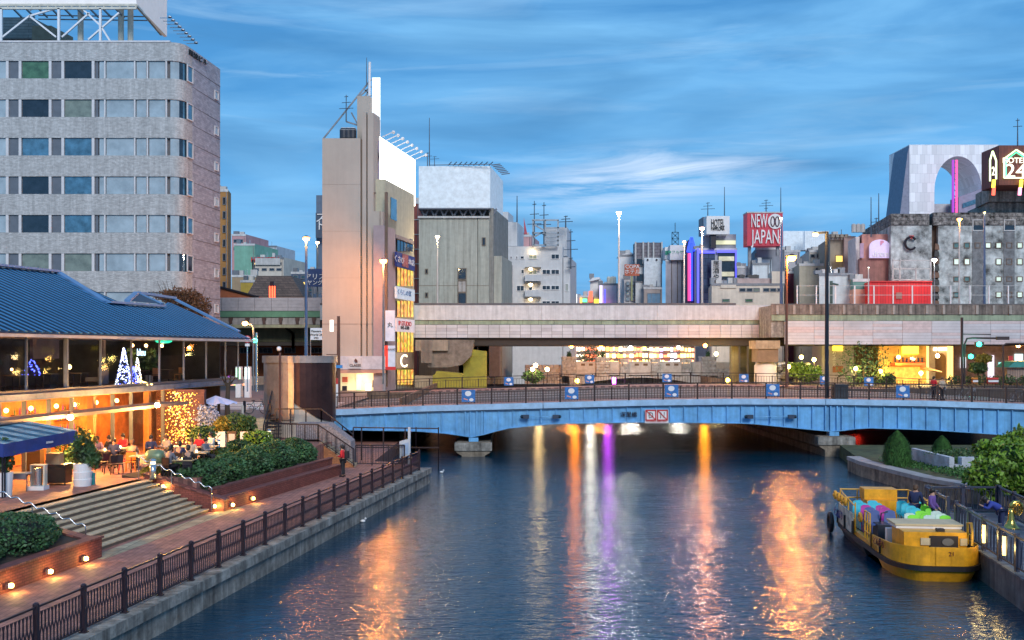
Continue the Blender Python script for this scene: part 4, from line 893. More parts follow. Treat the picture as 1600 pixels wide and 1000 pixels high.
def rl(nm, parent, pts, hgt, n, m_=black_metal, bal=0):
    a = [Vector(p) for p in pts]; up = Vector((0, 0, hgt))
    for p, q in zip(a, a[1:]):
        MB().beam(p+up, q+up, .07).build('handrail', m_, parent); MB().beam(p+up*.12, q+up*.12, .04).build('bottom_rail', m_, parent)
        for k in range(n+1): r_ = p.lerp(q, k/n); MB().beam(r_, r_+up, .07).build('post', m_, parent)
        if bal:
            m = MB()
            for k in range(1, bal): r_ = p.lerp(q, k/bal); m.beam(r_+up*.12, r_+up*.97, .022)
            m.build('balusters', m_, parent, kind='stuff')
r1 = thing('stair_railing', 'black railing sloping down in front of the textured stone wall to the walkway', 'railing', P(500, 680, 60.5))
rl('r', r1, [P(415, 688, 60.6), P(497, 690, 60.5), P(553, 728, 60.4)], 1.0, 4, bal=24)
r2 = thing('stair_railing', 'upper black railing round the foot of the curved tower', 'railing', P(500, 660, 63.9))
rl('r', r2, [P(430, 664, 64), P(502, 664, 63.9), P(552, 704, 63.8)], 1.0, 3)
r3 = thing('landing_stairs', 'dark open metal stairs with railing at the left of the curved tower', 'stairs', P(430, 660, 65))
for i in range(9): MB().beam(P(413+i*.3, 690-i*6, 63+i*.3), P(440, 690-i*6, 63+i*.3), .3, .04).build('step', black_metal, r3)
rl('r', r3, [P(412, 690, 62.8), P(427, 628, 65.5), P(440, 628, 65.8)], 1.0, 3)
lp = thing('camera_pole', 'slim brown pole with a white dome lamp standing before the curved tower', 'lamp post', P(437, 640, 63))
MB().tube([P(437.5, 660, 63), P(437.5, 551, 63)], .07, 8).build('pole', mat('pole_brown', (.09, .04, .03), .5), lp); MB().ball(P(436, 545, 63), .15, 10, 6).build('dome', white_paint, lp)
# fence and gate at the end of the walkway
gt = thing('walkway_gate', 'black barred gate fence closing off the end of the brick walkway', 'gate', P(600, 728, 62.4))
rl('r', gt, [P(556, 728, 61.6), P(632, 728, 61.6)], 1.25, 3, bal=30)
t = thing('pipe_barrier', 'tall thin brown pipe frame standing in front of the bridge abutment', 'pipe frame', P(610, 668, 64))
for x in (552, 565, 599, 633, 650, 685): MB().beam(P(x, 728, 64.5) if x < 640 else P(x, 735, 68), P(x, 668, 64.5) if x < 640 else P(x, 668, 64.5), .07).build('post', rail_m, t)
MB().beam(P(552, 668, 64.5), P(686, 669.5, 64.5), .07).build('top_rail', rail_m, t); MB().beam(P(552, 699, 64.5), P(686, 699.5, 64.5), .06).build('mid_rail', rail_m, t)
nb_ = thing('notice_board', 'pale blue grey metal cabinet on a post at the end of the walkway', 'cabinet', P(630, 718, 61.5))
cab = mat('cabinet_grey', (.42, .50, .58), .4, var=.06)
MB().prism([(X(624, 61.8), 61.8), (X(641, 61.8), 61.8), (X(641, 61.8), 62.1), (X(624, 61.8), 62.1)], [Z(716, 61.8), Z(711, 61.8), Z(711, 61.8), Z(716, 61.8)], [Z(690, 61.8), Z(685, 61.8), Z(685, 61.8), Z(690, 61.8)]).build('box', cab, nb_)
MB().prism([(X(628, 61.75), 61.75), (X(638, 61.75), 61.75), (X(638, 61.79), 61.79), (X(628, 61.79), 61.79)], [Z(712, 61.8), Z(709, 61.8), Z(709, 61.8), Z(712, 61.8)], [Z(694, 61.8), Z(691, 61.8), Z(691, 61.8), Z(694, 61.8)]).build('door', mat('cabinet_blue', (.30, .42, .6), .4), nb_)
MB().box(X(637, 62), X(641, 62), 62.15, 62.3, .9, Z(668, 62)).build('post', cab, nb_)
# ------------------------------------------------------------ left gap: viaduct, far houses, street things
lv = thing('side_viaduct', 'elevated road with grey panels and a green band between the office and the beige tower', 'highway', P(425, 540, 132))
YV = 132.0
for i in range(8):
    a = 320+i*26
    for j in range(4): hb(mat('viaduct_panel', (.46, .42, .44), .6, var=.12), 'cladding_panel', a+.3, a+25.7, 465+j*5.2, 470+j*5.2, YV, .3, lv)
    hb(mat('viaduct_green', (.13, .28, .17), .6, var=.12), 'green_band', a+.05, a+25.95, 486.3, 495.5, YV-.1, .4, lv)
    hb(mat('viaduct_low', (.44, .40, .38), .7, streak=.3), 'lower_panel', a+.2, a+25.8, 496, 507, YV+.05, .3, lv)
    MB().beam(P(a+13, 496, YV-.2), P(a+15, 506, YV-.2), .3).beam(P(a+17, 496, YV-.2), P(a+14, 506, YV-.2), .2).build('bracket', mat('bracket_brown', (.10, .05, .04), .6), lv)
hb(mat('viaduct_beam', (.40, .38, .24), .7, streak=.3), 'edge_girder', 320, 528, 507.5, 512, YV-.2, .5, lv)
hb(mat('viaduct_under', (.22, .21, .12), .8, streak=.3), 'box_girder', 320, 528, 512.5, 534, YV+3, 6, lv)
hb(under, 'deck', 320, 528, 534.5, 540, YV+2, 12, lv)
hb(asphalt, 'road_surface', 320, 528, 470, 495, YV+.6, 14, lv)
for x in (455, 462): MB().beam(P(446, 512, YV+1), P(458, 521, YV+1), .25).beam(P(458, 521, YV+1), P(458, 545, YV+1), .3).build('strut', mat('strut_dark', (.09, .08, .06), .6), lv)
t = bldg('brick_arcade', 'low terracotta building with dark windows under the side viaduct', 430, 142)
blk(t, mat('terracotta_wall', (.34, .10, .04), .8, var=.15), 'wall', 330, 560, 538, None, 142, 10)
wins(t, [(375, 392), (404, 426), (444, 462), (486, 503)], [(543, 552)], 142, dark_glass, nx=3)
t = bldg('shop_building', 'lit shop with white sign board under the side viaduct at street level', 360, 100)
blk(t, mat('shop_white', (.55, .45, .38), .7), 'wall', 318, 395, 590, None, 128, 6); wins(t, [(322, 350), (355, 392)], [(598, 610)], 128, shop_glow, nx=2)
def simple(lab, px0, px1, py0, Y, c, side=None, dep=12, py1=None, name='building', cat='building', rows=None, cols=None, pane=dark_glass, alt=None, ap=.3, st_=.15, wv=.12, glow=0):
    t = bldg(name, lab, (px0+px1)/2, Y, cat)
    m_ = mat('wall_%d_%d_%d' % tuple(int(x*100) for x in c), tuple(min(.8, x*1.25) for x in c), .75, var=wv, sc_=.6, streak=st_)
    blk(t, m_, 'wall', px0, px1, py0, py1, Y, dep, side)
    if rows: wins(t, cols, rows, Y, pane, None, 1, .1, alt, ap)
    if px1-px0 > 12 and name == 'building':
        MB().box(X(px0, Y)-.06, X(px1, Y)+.06, Y-.08, Y, Z(py0, Y)-.35, Z(py0, Y)+.04).build('parapet_lip', pale_concrete if sum(c) < 1.3 else grey_metal, t)
        for k in range(int((px1-px0)/9)):
            xx = X(px0+4+k*9+R.uniform(-1, 1), Y); hh = R.uniform(.4, 1.1); ww = R.uniform(.25, .6); yy = Y+1.2
            if k % 3 == 2: MB().tube([(xx, yy, Z(py0, Y)), (xx, yy, Z(py0, Y)+hh*1.6)], .06, 5).build('vent_pipe', steel, t)
            else: MB().box(xx-ww, xx+ww, yy, yy+.8, Z(py0, Y), Z(py0, Y)+hh).build('roof_unit_box', off_white if k % 2 else grey_metal, t)
        MB().tube([(X(px1-2, Y), Y-.08, 4), (X(px1-2, Y), Y-.08, Z(py0, Y)-.4)], .06, 5).build('drain_pipe', grey_metal, t)
    return t
simple('narrow orange brown tiled building just right of the office tower', 330, 356, 296, 150, (.34, .17, .05), 361, 4, rows=[(308+i*22, 320+i*22) for i in range(7)], cols=[(348, 353)], pane=dark_glass)
simple('pink building with a stepped top behind the side viaduct', 362, 384, 366, 210, (.45, .25, .26), rows=[(374, 379), (386, 391)], cols=[(365, 371), (374, 380)])
simple('green and white rooftop shed behind the pink building', 366, 398, 381, 200, (.16, .34, .26))
t = simple('cream low building covered in small sign boards by the dark roof', 394, 443, 402, 200, (.5, .46, .4), rows=[(410, 414), (419, 423)], cols=[(397, 405), (409, 417), (421, 429), (432, 440)], alt=yellow_win)
text('HOUSEN', 1.4, red_paint, t, P(414, 406, 199.8), ext=.05); MB().box(X(399, 199.8), X(438, 199.8), 199.6, 199.9, Z(414, 199.8), Z(403.5, 199.8)).build('sign_board', off_white, t)
simple('pale blue white flat block on the skyline left of the tall lamps', 400, 432, 384, 240, (.45, .48, .52))
simple('tan building seen between office and dark sloped roof', 362, 400, 430, 180, (.30, .22, .14))
simple('yellow brown hall with a plain front beside the terracotta roof', 376, 398, 438, 165, (.42, .30, .05))
t = thing('dark_roof_hall', 'hall with a big dark brown sloping mansard roof', 'building', P(428, 470, 160))
MB().prism([(X(378, 160), 160), (X(478, 160), 160), (X(478, 160), 172), (X(378, 160), 172)], 3.5, Z(464, 160)).build('wall', mat('wall_hall', (.2, .12, .08), .8), t)
m = MB(); a = [P(384, 463.5, 160), P(474, 463.5, 160), P(455, 431, 163), P(403, 431, 163)]; m.extr(a, (0, 8, 0)).build('roof', mat('roof_brown', (.12, .085, .07), .7, var=.2, brick=(1.2, .4, 'v', .05)), t)
rd = thing('red_neon', 'red neon strip sign hanging before the dark sloped roof', 'sign', P(425, 465, 150))
MB().box(X(422, 150), X(428, 150), 149.9, 150.2, Z(451, 150), Z(440, 150)).build('bracket', black_metal, rd)
for x in (421.5, 425.5, 429): MB().box(X(x-.8, 149), X(x+.8, 149), 148.9, 149.1, Z(465, 149), Z(447, 149)).build('tube', emat('neon_red', (1, .09, .03), 3.5), rd)
t = thing('terracotta_roof_house', 'house with a rust coloured sloping roof right of the office wall', 'house', P(366, 470, 145))
m = MB(); m.extr([P(340, 449, 145), P(347, 449, 145), P(402, 463, 145), P(402, 467, 145), P(340, 467, 145)], (0, 5, 0)).build('wall', mat('terracotta_wall', (1, 1, 1)), t)
MB().beam(P(345, 448.5, 145), P(404, 464, 145), .6, .25).build('roof', black_metal, t)
simple('dark glass block right of the dark roof with blue glow', 455, 505, 425, 175, (.05, .09, .16), rows=[(430, 436), (440, 446), (450, 456)], cols=[(458, 466), (470, 478), (482, 490)], pane=sky_glass, alt=yellow_win, ap=.2)
t = simple('dark slate building with a tall blue sign at the left of the beige tower', 494, 506, 305, 150, (.09, .13, .19), 510, 4)
MB().box(X(494, 149), X(505, 149), 148.6, 149, Z(372, 149), Z(333, 149)).build('sign_board', mat('sign_slate', (.05, .08, .13), .5), t)
text('ス', 1.6, white_text, t, P(501, 341, 148.5)); text('ト', 1.6, white_text, t, P(501, 353, 148.5))
t = thing('blue_sign', 'dark blue sign board on posts above the side viaduct', 'sign', P(492, 450, 134)); MB().box(X(481, 134), X(503, 134), 134, 134.3, Z(448, 134), Z(420, 134)).build('panel', mat('sign_navy', (.02, .05, .16), .5), t)
text('アリス', .9, white_text, t, P(492, 433, 133.9)); text('ヤング', .7, white_text, t, P(492, 442, 133.9)); MB().box(X(487, 134), X(489, 134), 134.05, 134.3, Z(464, 134), Z(448.2, 134)).build('post', grey_metal, t)
t = thing('white_sign', 'small white road sign with dark letters hanging below the side viaduct', 'sign', P(494, 531, 104)); MB().box(X(485, 104), X(503, 104), 104, 104.15, Z(531, 104), Z(512.5, 104)).build('panel', white_paint, t)
for s_, y_, z_ in (('Flowers', 517.5, .33), ('World 24', 523, .33), ('OPEN', 528, .2)): text(s_, z_*.95, black_text, t, P(494, y_, 103.95))
MB().box(X(484, 104), X(485, 104), 104.2, 104.3, 3.45, Z(512, 104)).build('post', grey_metal, t)
t = thing('white_sign', 'round edged white sign behind the tall lamp above the viaduct panels', 'sign', P(495, 462, 136)); MB().box(X(487, 136), X(504, 136), 136, 136.2, Z(459, 136), Z(448, 136)).build('panel', white_paint, t); MB().box(X(495, 136), X(496, 136), 136.05, 136.15, Z(470, 136), Z(459.1, 136)).build('post', grey_metal, t)
# traffic signal, round sign, posts
ts = thing('traffic_signal', 'traffic signal pole with glowing green light by the left street', 'traffic light', P(401, 610, 88))
MB().tube([P(401, 612, 88), P(401, 520, 88)], .09, 8).build('pole', steel, ts); MB().box(X(394, 88), X(402.5, 88), 87.8, 88.1, Z(535, 88), Z(529.5, 88)).build('housing', grey_metal, ts)
MB().ball(P(398.5, 532, 87.7), .2, 10, 6).build('lens', emat('signal_green', (.05, 1, .5), 9), ts); lamp_light(P(398, 532, 87.2), 30, (.1, 1, .5), .15, parent=ts)
t = thing('street_lamp', 'sodium lamp on a curved arm over the green traffic signal', 'street lamp', P(396, 600, 90)); MB().tube([P(396, 610, 90), P(396, 512, 90), P(393, 507, 90), P(384, 506, 90)], .08, 8).build('pole', grey_metal, t)
MB().ball(P(383, 505.5, 90), .26, 10, 6, .7).build('lamp', emat('sodium_big', (1, .45, .08), 30), t); lamp_light(P(383, 508, 89.5), 420, (1, .45, .1), .25, parent=t)
t = thing('round_road_sign', 'round red ringed blue road sign beside the green traffic signal', 'road sign', P(386, 600, 86))
for r_, y_, m_ in ((.31, 86, red_paint), (.23, 85.97, mat('sign_white', (.7, .7, .72), .5)), (.14, 85.94, mat('sign_blue', (.03, .15, .6), .5))):
    c_ = P(386.5, 530, y_); MB().extr([c_+Vector((r_*math.cos(a), 0, r_*math.sin(a))) for a in np.linspace(0, 2*PI, 19)[:-1]], (0, .02, 0)).build('disc', m_, t)
MB().box(X(383, 86), X(390, 86), 85.98, 86.02, Z(541, 86), Z(537, 86)).build('plate', white_paint, t); MB().tube([P(386.5, 612, 86.1), P(386.5, 524, 86.1)], .05, 6).build('pole', steel, t)
for px, lab, c_ in ((386, 'bright vending machine glowing white and green on the left street', (.8, 1, .9)), (372, 'small lit shop stand with a green board by the traffic signal', (.5, 1, .6))):
    t = thing('vending_machine', lab, 'vending machine', P(px, 606, 95)); MB().box(X(px-4, 95), X(px+4, 95), 95, 95.7, 3.45, Z(573, 95)).build('body', white_paint, t); MB().box(X(px-3.2, 95), X(px+3.2, 95), 94.95, 94.99, Z(592, 95), Z(575, 95)).build('window', emat('vend_%d' % px, c_, 1.4), t)
t = thing('umbrella', 'open pale blue white parasol behind the plants near the street', 'umbrella', P(340, 660, 60))
k = [(X(341, 60)+1.1*math.cos(a), 60+1.1*math.sin(a), Z(632, 60)+.12*(i % 2)) for i, a in enumerate(np.linspace(0, 2*PI, 17)[:-1])]; m = MB(); m.v = k+[tuple(P(337, 618, 60))]; m.f = [(i, (i+1) % 16, 16) for i in range(16)]
m.build('canopy', mat('parasol_cloth', (.50, .52, .75), .8), t); MB().tube([P(339, 619, 60), P(339, 670, 60)], .03).build('pole', grey_metal, t)
t = thing('street_tree', 'bare dark tree trunk beside the parasol at the end of the restaurant', 'tree', P(356, 660, 63)); MB().tube([P(356, 668, 63), P(355, 630, 63), P(357, 598, 63)], [.2, .15, .12], 8).build('trunk', bark, t)
for a, b in ((345, 585), (368, 590), (350, 575), (362, 578)): MB().tube([P(356, 606, 63), P((356+a)/2, 597, 63), P(a, b, 62.5)], [.07, .05, .02], 5).build('branch', bark, t)
t = thing('street_bollard', 'dark bollard on the pink street by the bicycle', 'bollard', P(382, 648, 72)); MB().lathe(X(382, 72), 72, [(.1, 3.45), (.1, 4.25), (.02, 4.3)]).build('post', black_metal, t)
t = thing('street_bollard', 'pale stone bollard at the head of the street steps', 'bollard', P(379, 668, 66)); MB().lathe(X(379, 66.9), 66.9, [(.08, 3.45), (.08, 4.2), (.02, 4.25)]).build('post', off_white, t)
def bicycle(w, lab, rz=0):
    t = thing('bicycle', lab, 'bicycle', w, rz=rz); bk = black_metal
    for x in (-.52, .52):
        ring = [(x+.33*math.cos(a), 0, .34+.33*math.sin(a)) for a in np.linspace(0, 2*PI, 21)]; MB().tube(ring, .022, 5).build('tyre', bk, t)
        m = MB()
        for a in np.linspace(0, PI, 6)[:-1]: m.beam((x+.32*math.cos(a), 0, .34+.32*math.sin(a)), (x-.32*math.cos(a), 0, .34-.32*math.sin(a)), .006)
        m.build('spokes', steel, t, kind='stuff')
    m = MB()
    for a, b in (((-.52, .34), (-.2, .85)), ((-.2, .85), (.38, .82)), ((-.08, .32), (-.22, .9)), ((-.08, .32), (.4, .78)), ((-.52, .34), (-.08, .32)), ((.52, .34), (.36, .98))): m.tube([(a[0], 0, a[1]), (b[0], 0, b[1])], .02, 5)
    m.build('frame', mat('bike_frame', (.12, .12, .14), .4, .5), t); MB().box(-.34, -.1, -.06, .06, .9, .95).build('saddle', bk, t); MB().tube([(.3, -.25, 1.0), (.38, 0, 1.02), (.3, .25, 1.0)], .016, 5).build('handlebar', bk, t)
    MB().box(.45, .75, -.17, .17, .72, .95).build('basket', grey_metal, t)
bicycle((X(401, 70.5), 70.5, 3.46), 'bicycle parked on the street at the left of the curved tower', .1)
for i, (x, y, lab) in enumerate(((1571, YB+1.4, 'bicycle on the bridge pavement at the far right end'), (1592, YB+1.8, 'second bicycle at the far right end of the bridge, cut by the frame'), (1508, YB+1.6, 'bicycle leaning on the bridge railing under the right hand signals'), (1463, YB+2.4, 'bicycle parked left of the person on the bridge'))):
    bicycle((X(x, y), y, zt(x)+.01), lab, .05*i)
# ------------------------------------------------------------ people
SKIN = mat('skin', (.45, .25, .17), .6, var=.05)
def skinmesh(name, verts, edges, radii, m_, sub=1):
    me = bpy.data.meshes.new(name); me.from_pydata(verts, edges, []); o = bpy.data.objects.new(name, me); col.objects.link(o)
    md = o.modifiers.new('s', 'SKIN'); md.use_smooth_shade = True
    for i, r in enumerate(radii):
        sv = me.skin_vertices[0].data[i]; sv.radius = (r, r); sv.use_root = (i == 0)
    o.modifiers.new('u', 'SUBSURF').levels = sub
    dg = bpy.context.evaluated_depsgraph_get(); ev = o.evaluated_get(dg); out = bpy.data.meshes.new_from_object(ev)
    bpy.data.objects.remove(o); bpy.data.meshes.remove(me); out.name = name; out.materials.clear(); out.materials.append(m_); return out
POSES = {
 'stand': dict(hip=(0, 0, .93), chest=(0, .0, 1.32), neck=(0, 0, 1.48), head=(0, -.03, 1.62), el=(.26, -.02, 1.15), ha=(.22, -.2, .95), kn=(.1, 0, .5), fo=(.11, .03, .07)),
 'phone': dict(hip=(0, 0, .93), chest=(0, .0, 1.32), neck=(0, -.02, 1.48), head=(0, -.07, 1.61), el=(.24, .02, 1.1), ha=(.08, -.3, 1.15), kn=(.09, 0, .5), fo=(.1, .03, .07)),
 'sit': dict(hip=(0, .08, .5), chest=(0, .06, .92), neck=(0, .03, 1.08), head=(0, -.02, 1.23), el=(.25, -.06, .76), ha=(.16, -.34, .8), kn=(.13, -.4, .5), fo=(.13, -.36, .07)),
 'lean': dict(hip=(0, .35, .9), chest=(0, .0, 1.15), neck=(0, -.14, 1.22), head=(0, -.28, 1.26), el=(.24, -.2, .98), ha=(.12, -.35, 1.06), kn=(.1, .32, .48), fo=(.11, .38, .07)),
}
def person(w, rz, pose, top, legs_, hair, lab, extra=None):
    p = POSES[pose]; t = thing('person', lab, 'person', w, rz=rz)
    def key(*k): return k
    m2 = lambda v, s: (v[0]*s, v[1], v[2])
    hip, ch, nk, hd = p['hip'], p['chest'], p['neck'], p['head']
    sh = lambda s: (s*.19, ch[1]*.6+nk[1]*.4, nk[2]-.06)
    hp_ = lambda s: (s*.1, hip[1], hip[2]-.04)
    def body():
        v = [hip, ch, nk, hd]; e_ = [(0, 1), (1, 2), (2, 3)]; r = [.13, .14, .055, .095]
        for s in (1, -1):
            k = len(v); fo = m2(p['fo'], s); ha = m2(p['ha'], s); fa = Vector(ha)-Vector(m2(p['el'], s)); fa = fa.normalized()*.1
            v += [sh(s), m2(p['el'], s), ha, tuple(Vector(ha)+fa)]; e_ += [(1, k), (k, k+1), (k+1, k+2), (k+2, k+3)]; r += [.065, .045, .032, .028]
            v += [hp_(s), m2(p['kn'], s), fo, (fo[0], fo[1]-.16, fo[2]-.03)]; e_ += [(0, k+4), (k+4, k+5), (k+5, k+6), (k+6, k+7)]; r += [.085, .06, .04, .035]
        return skinmesh('body', v, e_, r, SKIN)
    def jacket(m_):
        v = [(hip[0], hip[1], hip[2]+.02), ch, tuple(Vector(nk)*.85+Vector(ch)*.15)]; e_ = [(0, 1), (1, 2)]; r = [.155, .168, .075]
        for s in (1, -1):
            k = len(v); v += [sh(s), m2(p['el'], s), tuple(Vector(m2(p['ha'], s))*.9+Vector(m2(p['el'], s))*.1)]; e_ += [(1, k), (k, k+1), (k+1, k+2)]; r += [.085, .062, .05]
        return skinmesh('jacket', v, e_, r, m_)
    def trous(m_):
        v = [hip]; e_ = []; r = [.15]
        for s in (1, -1):
            k = len(v); v += [hp_(s), m2(p['kn'], s), m2((p['fo'][0], p['fo'][1], p['fo'][2]+.03), s)]; e_ += [(0, k), (k, k+1), (k+1, k+2)]; r += [.105, .078, .06]
        return skinmesh('trousers', v, e_, r, m_)
    put('body', cached(('pb', pose), body), t, (0, 0, 0)); put('jacket', cached(('pj', pose, top.name), lambda: jacket(top)), t, (0, 0, 0)); put('trousers', cached(('pt', pose, legs_.name), lambda: trous(legs_)), t, (0, 0, 0))
    put('hair', cached(('ph', pose, hair.name), lambda: MB().ball((hd[0], hd[1]+.03, hd[2]+.05), .105, 12, 8, 1.05).ball((hd[0], hd[1]+.055, hd[2]), .095, 10, 6, 1.1).mesh('hair', hair, True)), t, (0, 0, 0))
    for s in (1, -1): put('shoe', cached(('ps', pose, s), lambda: MB().box(s*p['fo'][0]-.045, s*p['fo'][0]+.045, p['fo'][1]-.2, p['fo'][1]+.07, 0, .09).mesh('shoe', black_metal)), t, (0, 0, 0))
    put('nose', cached(('pn', pose), lambda: MB().ball((hd[0], hd[1]-.1, hd[2]-.01), .018, 6, 4).mesh('nose', SKIN)), t, (0, 0, 0))
    for s in (1, -1): put('eye', cached(('pe', pose, s), lambda: MB().ball((s*.035, hd[1]-.088, hd[2]+.02), .012, 6, 4).mesh('eye', black_text)), t, (0, 0, 0))
    if extra: extra(t)
    return t
hair_b = mat('hair_black', (.015, .012, .012), .5); hair_g = mat('hair_brown', (.10, .05, .025), .6)
cl = {k: mat('cloth_'+k, v, .8, var=.1) for k, v in dict(red=(.60, .02, .03), black=(.02, .02, .025), navy=(.02, .03, .09), grey=(.14, .15, .19), white=(.65, .6, .55), tan=(.35, .2, .12), pink=(.5, .25, .25), blue=(.03, .05, .28), violet=(.14, .07, .28), beige=(.45, .36, .28)).items()}
def backpack(t): MB().box(-.15, .15, .14, .32, 1.02, 1.42).build('backpack', cl['black'], t); MB().tube([(-.1, .15, 1.4), (-.12, -.0, 1.5), (-.12, -.16, 1.3)], .02, 5).build('strap', cl['black'], t)
Yp = (CZ-.9)*F/(745-HY)
person((X(536, Yp), Yp, .9), -PI/2-.2, 'phone', cl['red'], cl['black'], hair_b, 'person in a red jacket with black backpack looking down on the brick walkway', backpack)
dine = [(236, 716, 'navy', .6, 'diner in navy with head bent behind the couple at the left table'), (259, 714, 'beige', -.5, 'diner in a pale shirt behind the black suit by the glowing curtain'), (312, 712, 'red', .2, 'diner in a red shirt between the pale shirts near the tall planters'), (329, 709, 'white', -.7, 'diner in white beside the tall white planters'), (294, 736, 'black', 3.3, 'diner in black seen from behind at the front right table'), (266, 737, 'grey', 2.7, 'diner in grey seen from behind beside the round green grill'),
    (178, 722, 'navy', .2, 'diner in navy near the cafe doors left of the pillars'), (142, 722, 'white', .9, 'diner in white behind the barrel planter bush'), (192, 712, 'red', -.3, 'diner in red beside the cafe door glass'), (207, 725, 'tan', 'PI', 'diner in a tan coat and hat with back to the steps at the left table'), (222, 721, 'pink', 0, 'diner in a dark top facing out between the tan coat and the white shirt'), (246, 722, 'black', 0, 'diner in a black suit and white shirt at the middle of the tables'),
    (268, 706, 'red', 0, 'diner in a red top sitting by the curtain of lights'), (288, 705, 'white', 0, 'diner in white sitting by the curtain of lights'), (281, 728, 'navy', 3.0, 'diner in a dark coat with back turned behind the steel bollard'),
    (299, 722, 'beige', .4, 'diner with brown hair in a pale top beside the dark coat'), (322, 720, 'grey', 1.4, 'diner in a grey suit seated sideways at the right end of the tables'), (26, 752, 'beige', 0, 'person seated at a small cloth covered table under the blue awning'),
    (152, 718, 'pink', .5, 'diner in pale pink far back beside the cafe doors'), (170, 716, 'black', -.5, 'diner in black far back by the orange pillar')]
for px, py, c_, rz, lab in dine:
    Yd = (CZ-ZT)*F/(py+8-HY); rz = PI if rz == 'PI' else rz
    w = Vector((X(px, Yd), Yd, ZT)); person(w, rz, 'sit', cl[c_], cl['black'], hair_g if c_ in ('beige', 'tan') else hair_b, lab)
    cl_ = w+Vector((-math.sin(rz)*.08, math.cos(rz)*.08, 0))
    chair(cl_, 'chair under the ' + lab[:lab.index(' at ')] if ' at ' in lab else 'chair under the ' + lab[:52].rsplit(' ', 1)[0], rz, black_metal, 'cafe chairs in use')
for px, py, lab in ((321, 716, 'cafe table by the tall white planters'), (283, 740, 'front cafe table before the steel bollard light'), (186, 719, 'cafe table by the door glass'), (226, 733, 'cafe table with food by the diner in the tan coat'), (258, 731, 'cafe table before the diner in the black suit'), (277, 716, 'cafe table near the curtain of lights'), (305, 727, 'cafe table left of the grey suited diner'), (162, 724, 'cafe table far back by the cafe doors')):
    Yd = (CZ-ZT)*F/(py+4-HY); table((X(px, Yd), Yd, ZT), lab, 0, mat('table_pale', (.5, .38, .22), .5), lx=1.2, grp=None)
    t = thing('tableware', 'plates and glasses on the ' + lab, 'tableware', (X(px, Yd), Yd, ZT+.74))
    MB().lathe(X(px, Yd)+.1, Yd-.1, [(.03, ZT+.741), (.045, ZT+.80), (.01, ZT+.84)], 8).build('candle', emat('candle', (1, .6, .2), 25), t)
    for k in range(5): q = (X(px, Yd)+R.uniform(-.5, .5), Yd+R.uniform(-.25, .25)); MB().lathe(q[0], q[1], [(.09, ZT+.741), (.11, ZT+.76)] if k < 3 else [(.03, ZT+.741), (.035, ZT+.87)], 10).build('plate' if k < 3 else 'glass', white_paint if k < 3 else pale_glass, t)
for px, py, lab, m_ in ((174, 741, 'dark empty chair left of the tables facing the cafe', black_metal), (185, 740, 'second dark empty chair beside the white planter', black_metal), (197, 735, 'red chair at the left end of the dining tables', red_paint), (204, 737, 'orange chair just right of the red chair', mat('orange_chair', (.6, .2, .02), .5)), (160, 737, 'dark chair behind the white planter bush', black_metal)):
    Yd = (CZ-ZT)*F/(py-HY); chair((X(px, Yd), Yd, ZT), lab, R.uniform(0, 6), m_, None)
# ------------------------------------------------------------ terrace objects
def T(px, py, z=ZT): Yd = (CZ-z)*F/(py-HY); return Vector((X(px, Yd), Yd, z))
w = T(129, 759)
t = thing('barrel_planter', 'white ribbed barrel planter with a dark green bush on the terrace', 'planter', w)
MB().lathe(w.x, w.y, [(.33, w.z), (.36, w.z+.28), (.34, w.z+.3), (.37, w.z+.58), (.34, w.z+.6), (.36, w.z+.92)], 20).build('barrel', white_paint, t, smooth=False)
leaves('bush', leaf_mid, t, [(w+Vector((0, 0, 1.55)), (.42, .42, .75), 1), (w+Vector((.4, 0, 1.1)), (.4, .35, .35), .6)], 1400, .07, kind='stuff', shell=.3)
MB().ball(tuple(w+Vector((0, 0, 1.3))), .26, 10, 8, 1.4).build('twigs', mat('hedge_inside', (1, 1, 1)), t)
w = T(144, 757); t = thing('teal_can', 'small teal canister beside the white barrel planter', 'can', w); MB().box(w.x-.1, w.x+.1, w.y-.1, w.y+.1, w.z, w.z+.48).build('body', mat('teal', (.02, .35, .35), .4), t); MB().lathe(w.x, w.y, [(.05, w.z+.48), (.05, w.z+.54)]).build('cap', white_paint, t)
w = T(60, 765); t = thing('patio_heater', 'white based glowing stove heater on the terrace under the awning', 'heater', w)
MB().box(w.x-.32, w.x+.32, w.y-.25, w.y+.25, w.z, w.z+.16).build('base', white_paint, t); MB().lathe(w.x, w.y, [(.14, w.z+.17), (.16, w.z+.85)], 12).build('core', steel, t)
for s_ in (-1, 1): MB().box(w.x+s_*.26-.03, w.x+s_*.26+.03, w.y-.1, w.y+.15, w.z+.17, w.z+.95).build('side', cream, t)
MB().box(w.x-.29, w.x+.29, w.y-.1, w.y+.2, w.z+.95, w.z+1.0).build('top', cream, t)
w = T(88, 757); t = thing('barbecue_cart', 'dark barbecue cart with boxes on top under the awning', 'grill cart', w)
MB().box(w.x-.42, w.x+.5, w.y-.3, w.y+.35, w.z+.08, w.z+.85).build('body', mat('cart_dark', (.035, .03, .03), .3, .5), t); MB().box(w.x-.4, w.x+.48, w.y-.32, w.y-.305, w.z+.15, w.z+.75).build('door', mat('cart_door', (.06, .055, .05), .25, .6), t)
MB().box(w.x-.35, w.x+.2, w.y-.2, w.y+.25, w.z+.855, w.z+1.3).build('box', mat('box_tan', (.45, .33, .2), .7), t); MB().box(w.x-.46, w.x+.54, w.y-.34, w.y+.38, w.z+.851, w.z+.854).build('top', steel, t)
for sx in (-1, 1): MB().lathe(w.x+.04+sx*.4, w.y-.2, [(.05, w.z), (.05, w.z+.08)], 8).build('wheel', black_metal, t)
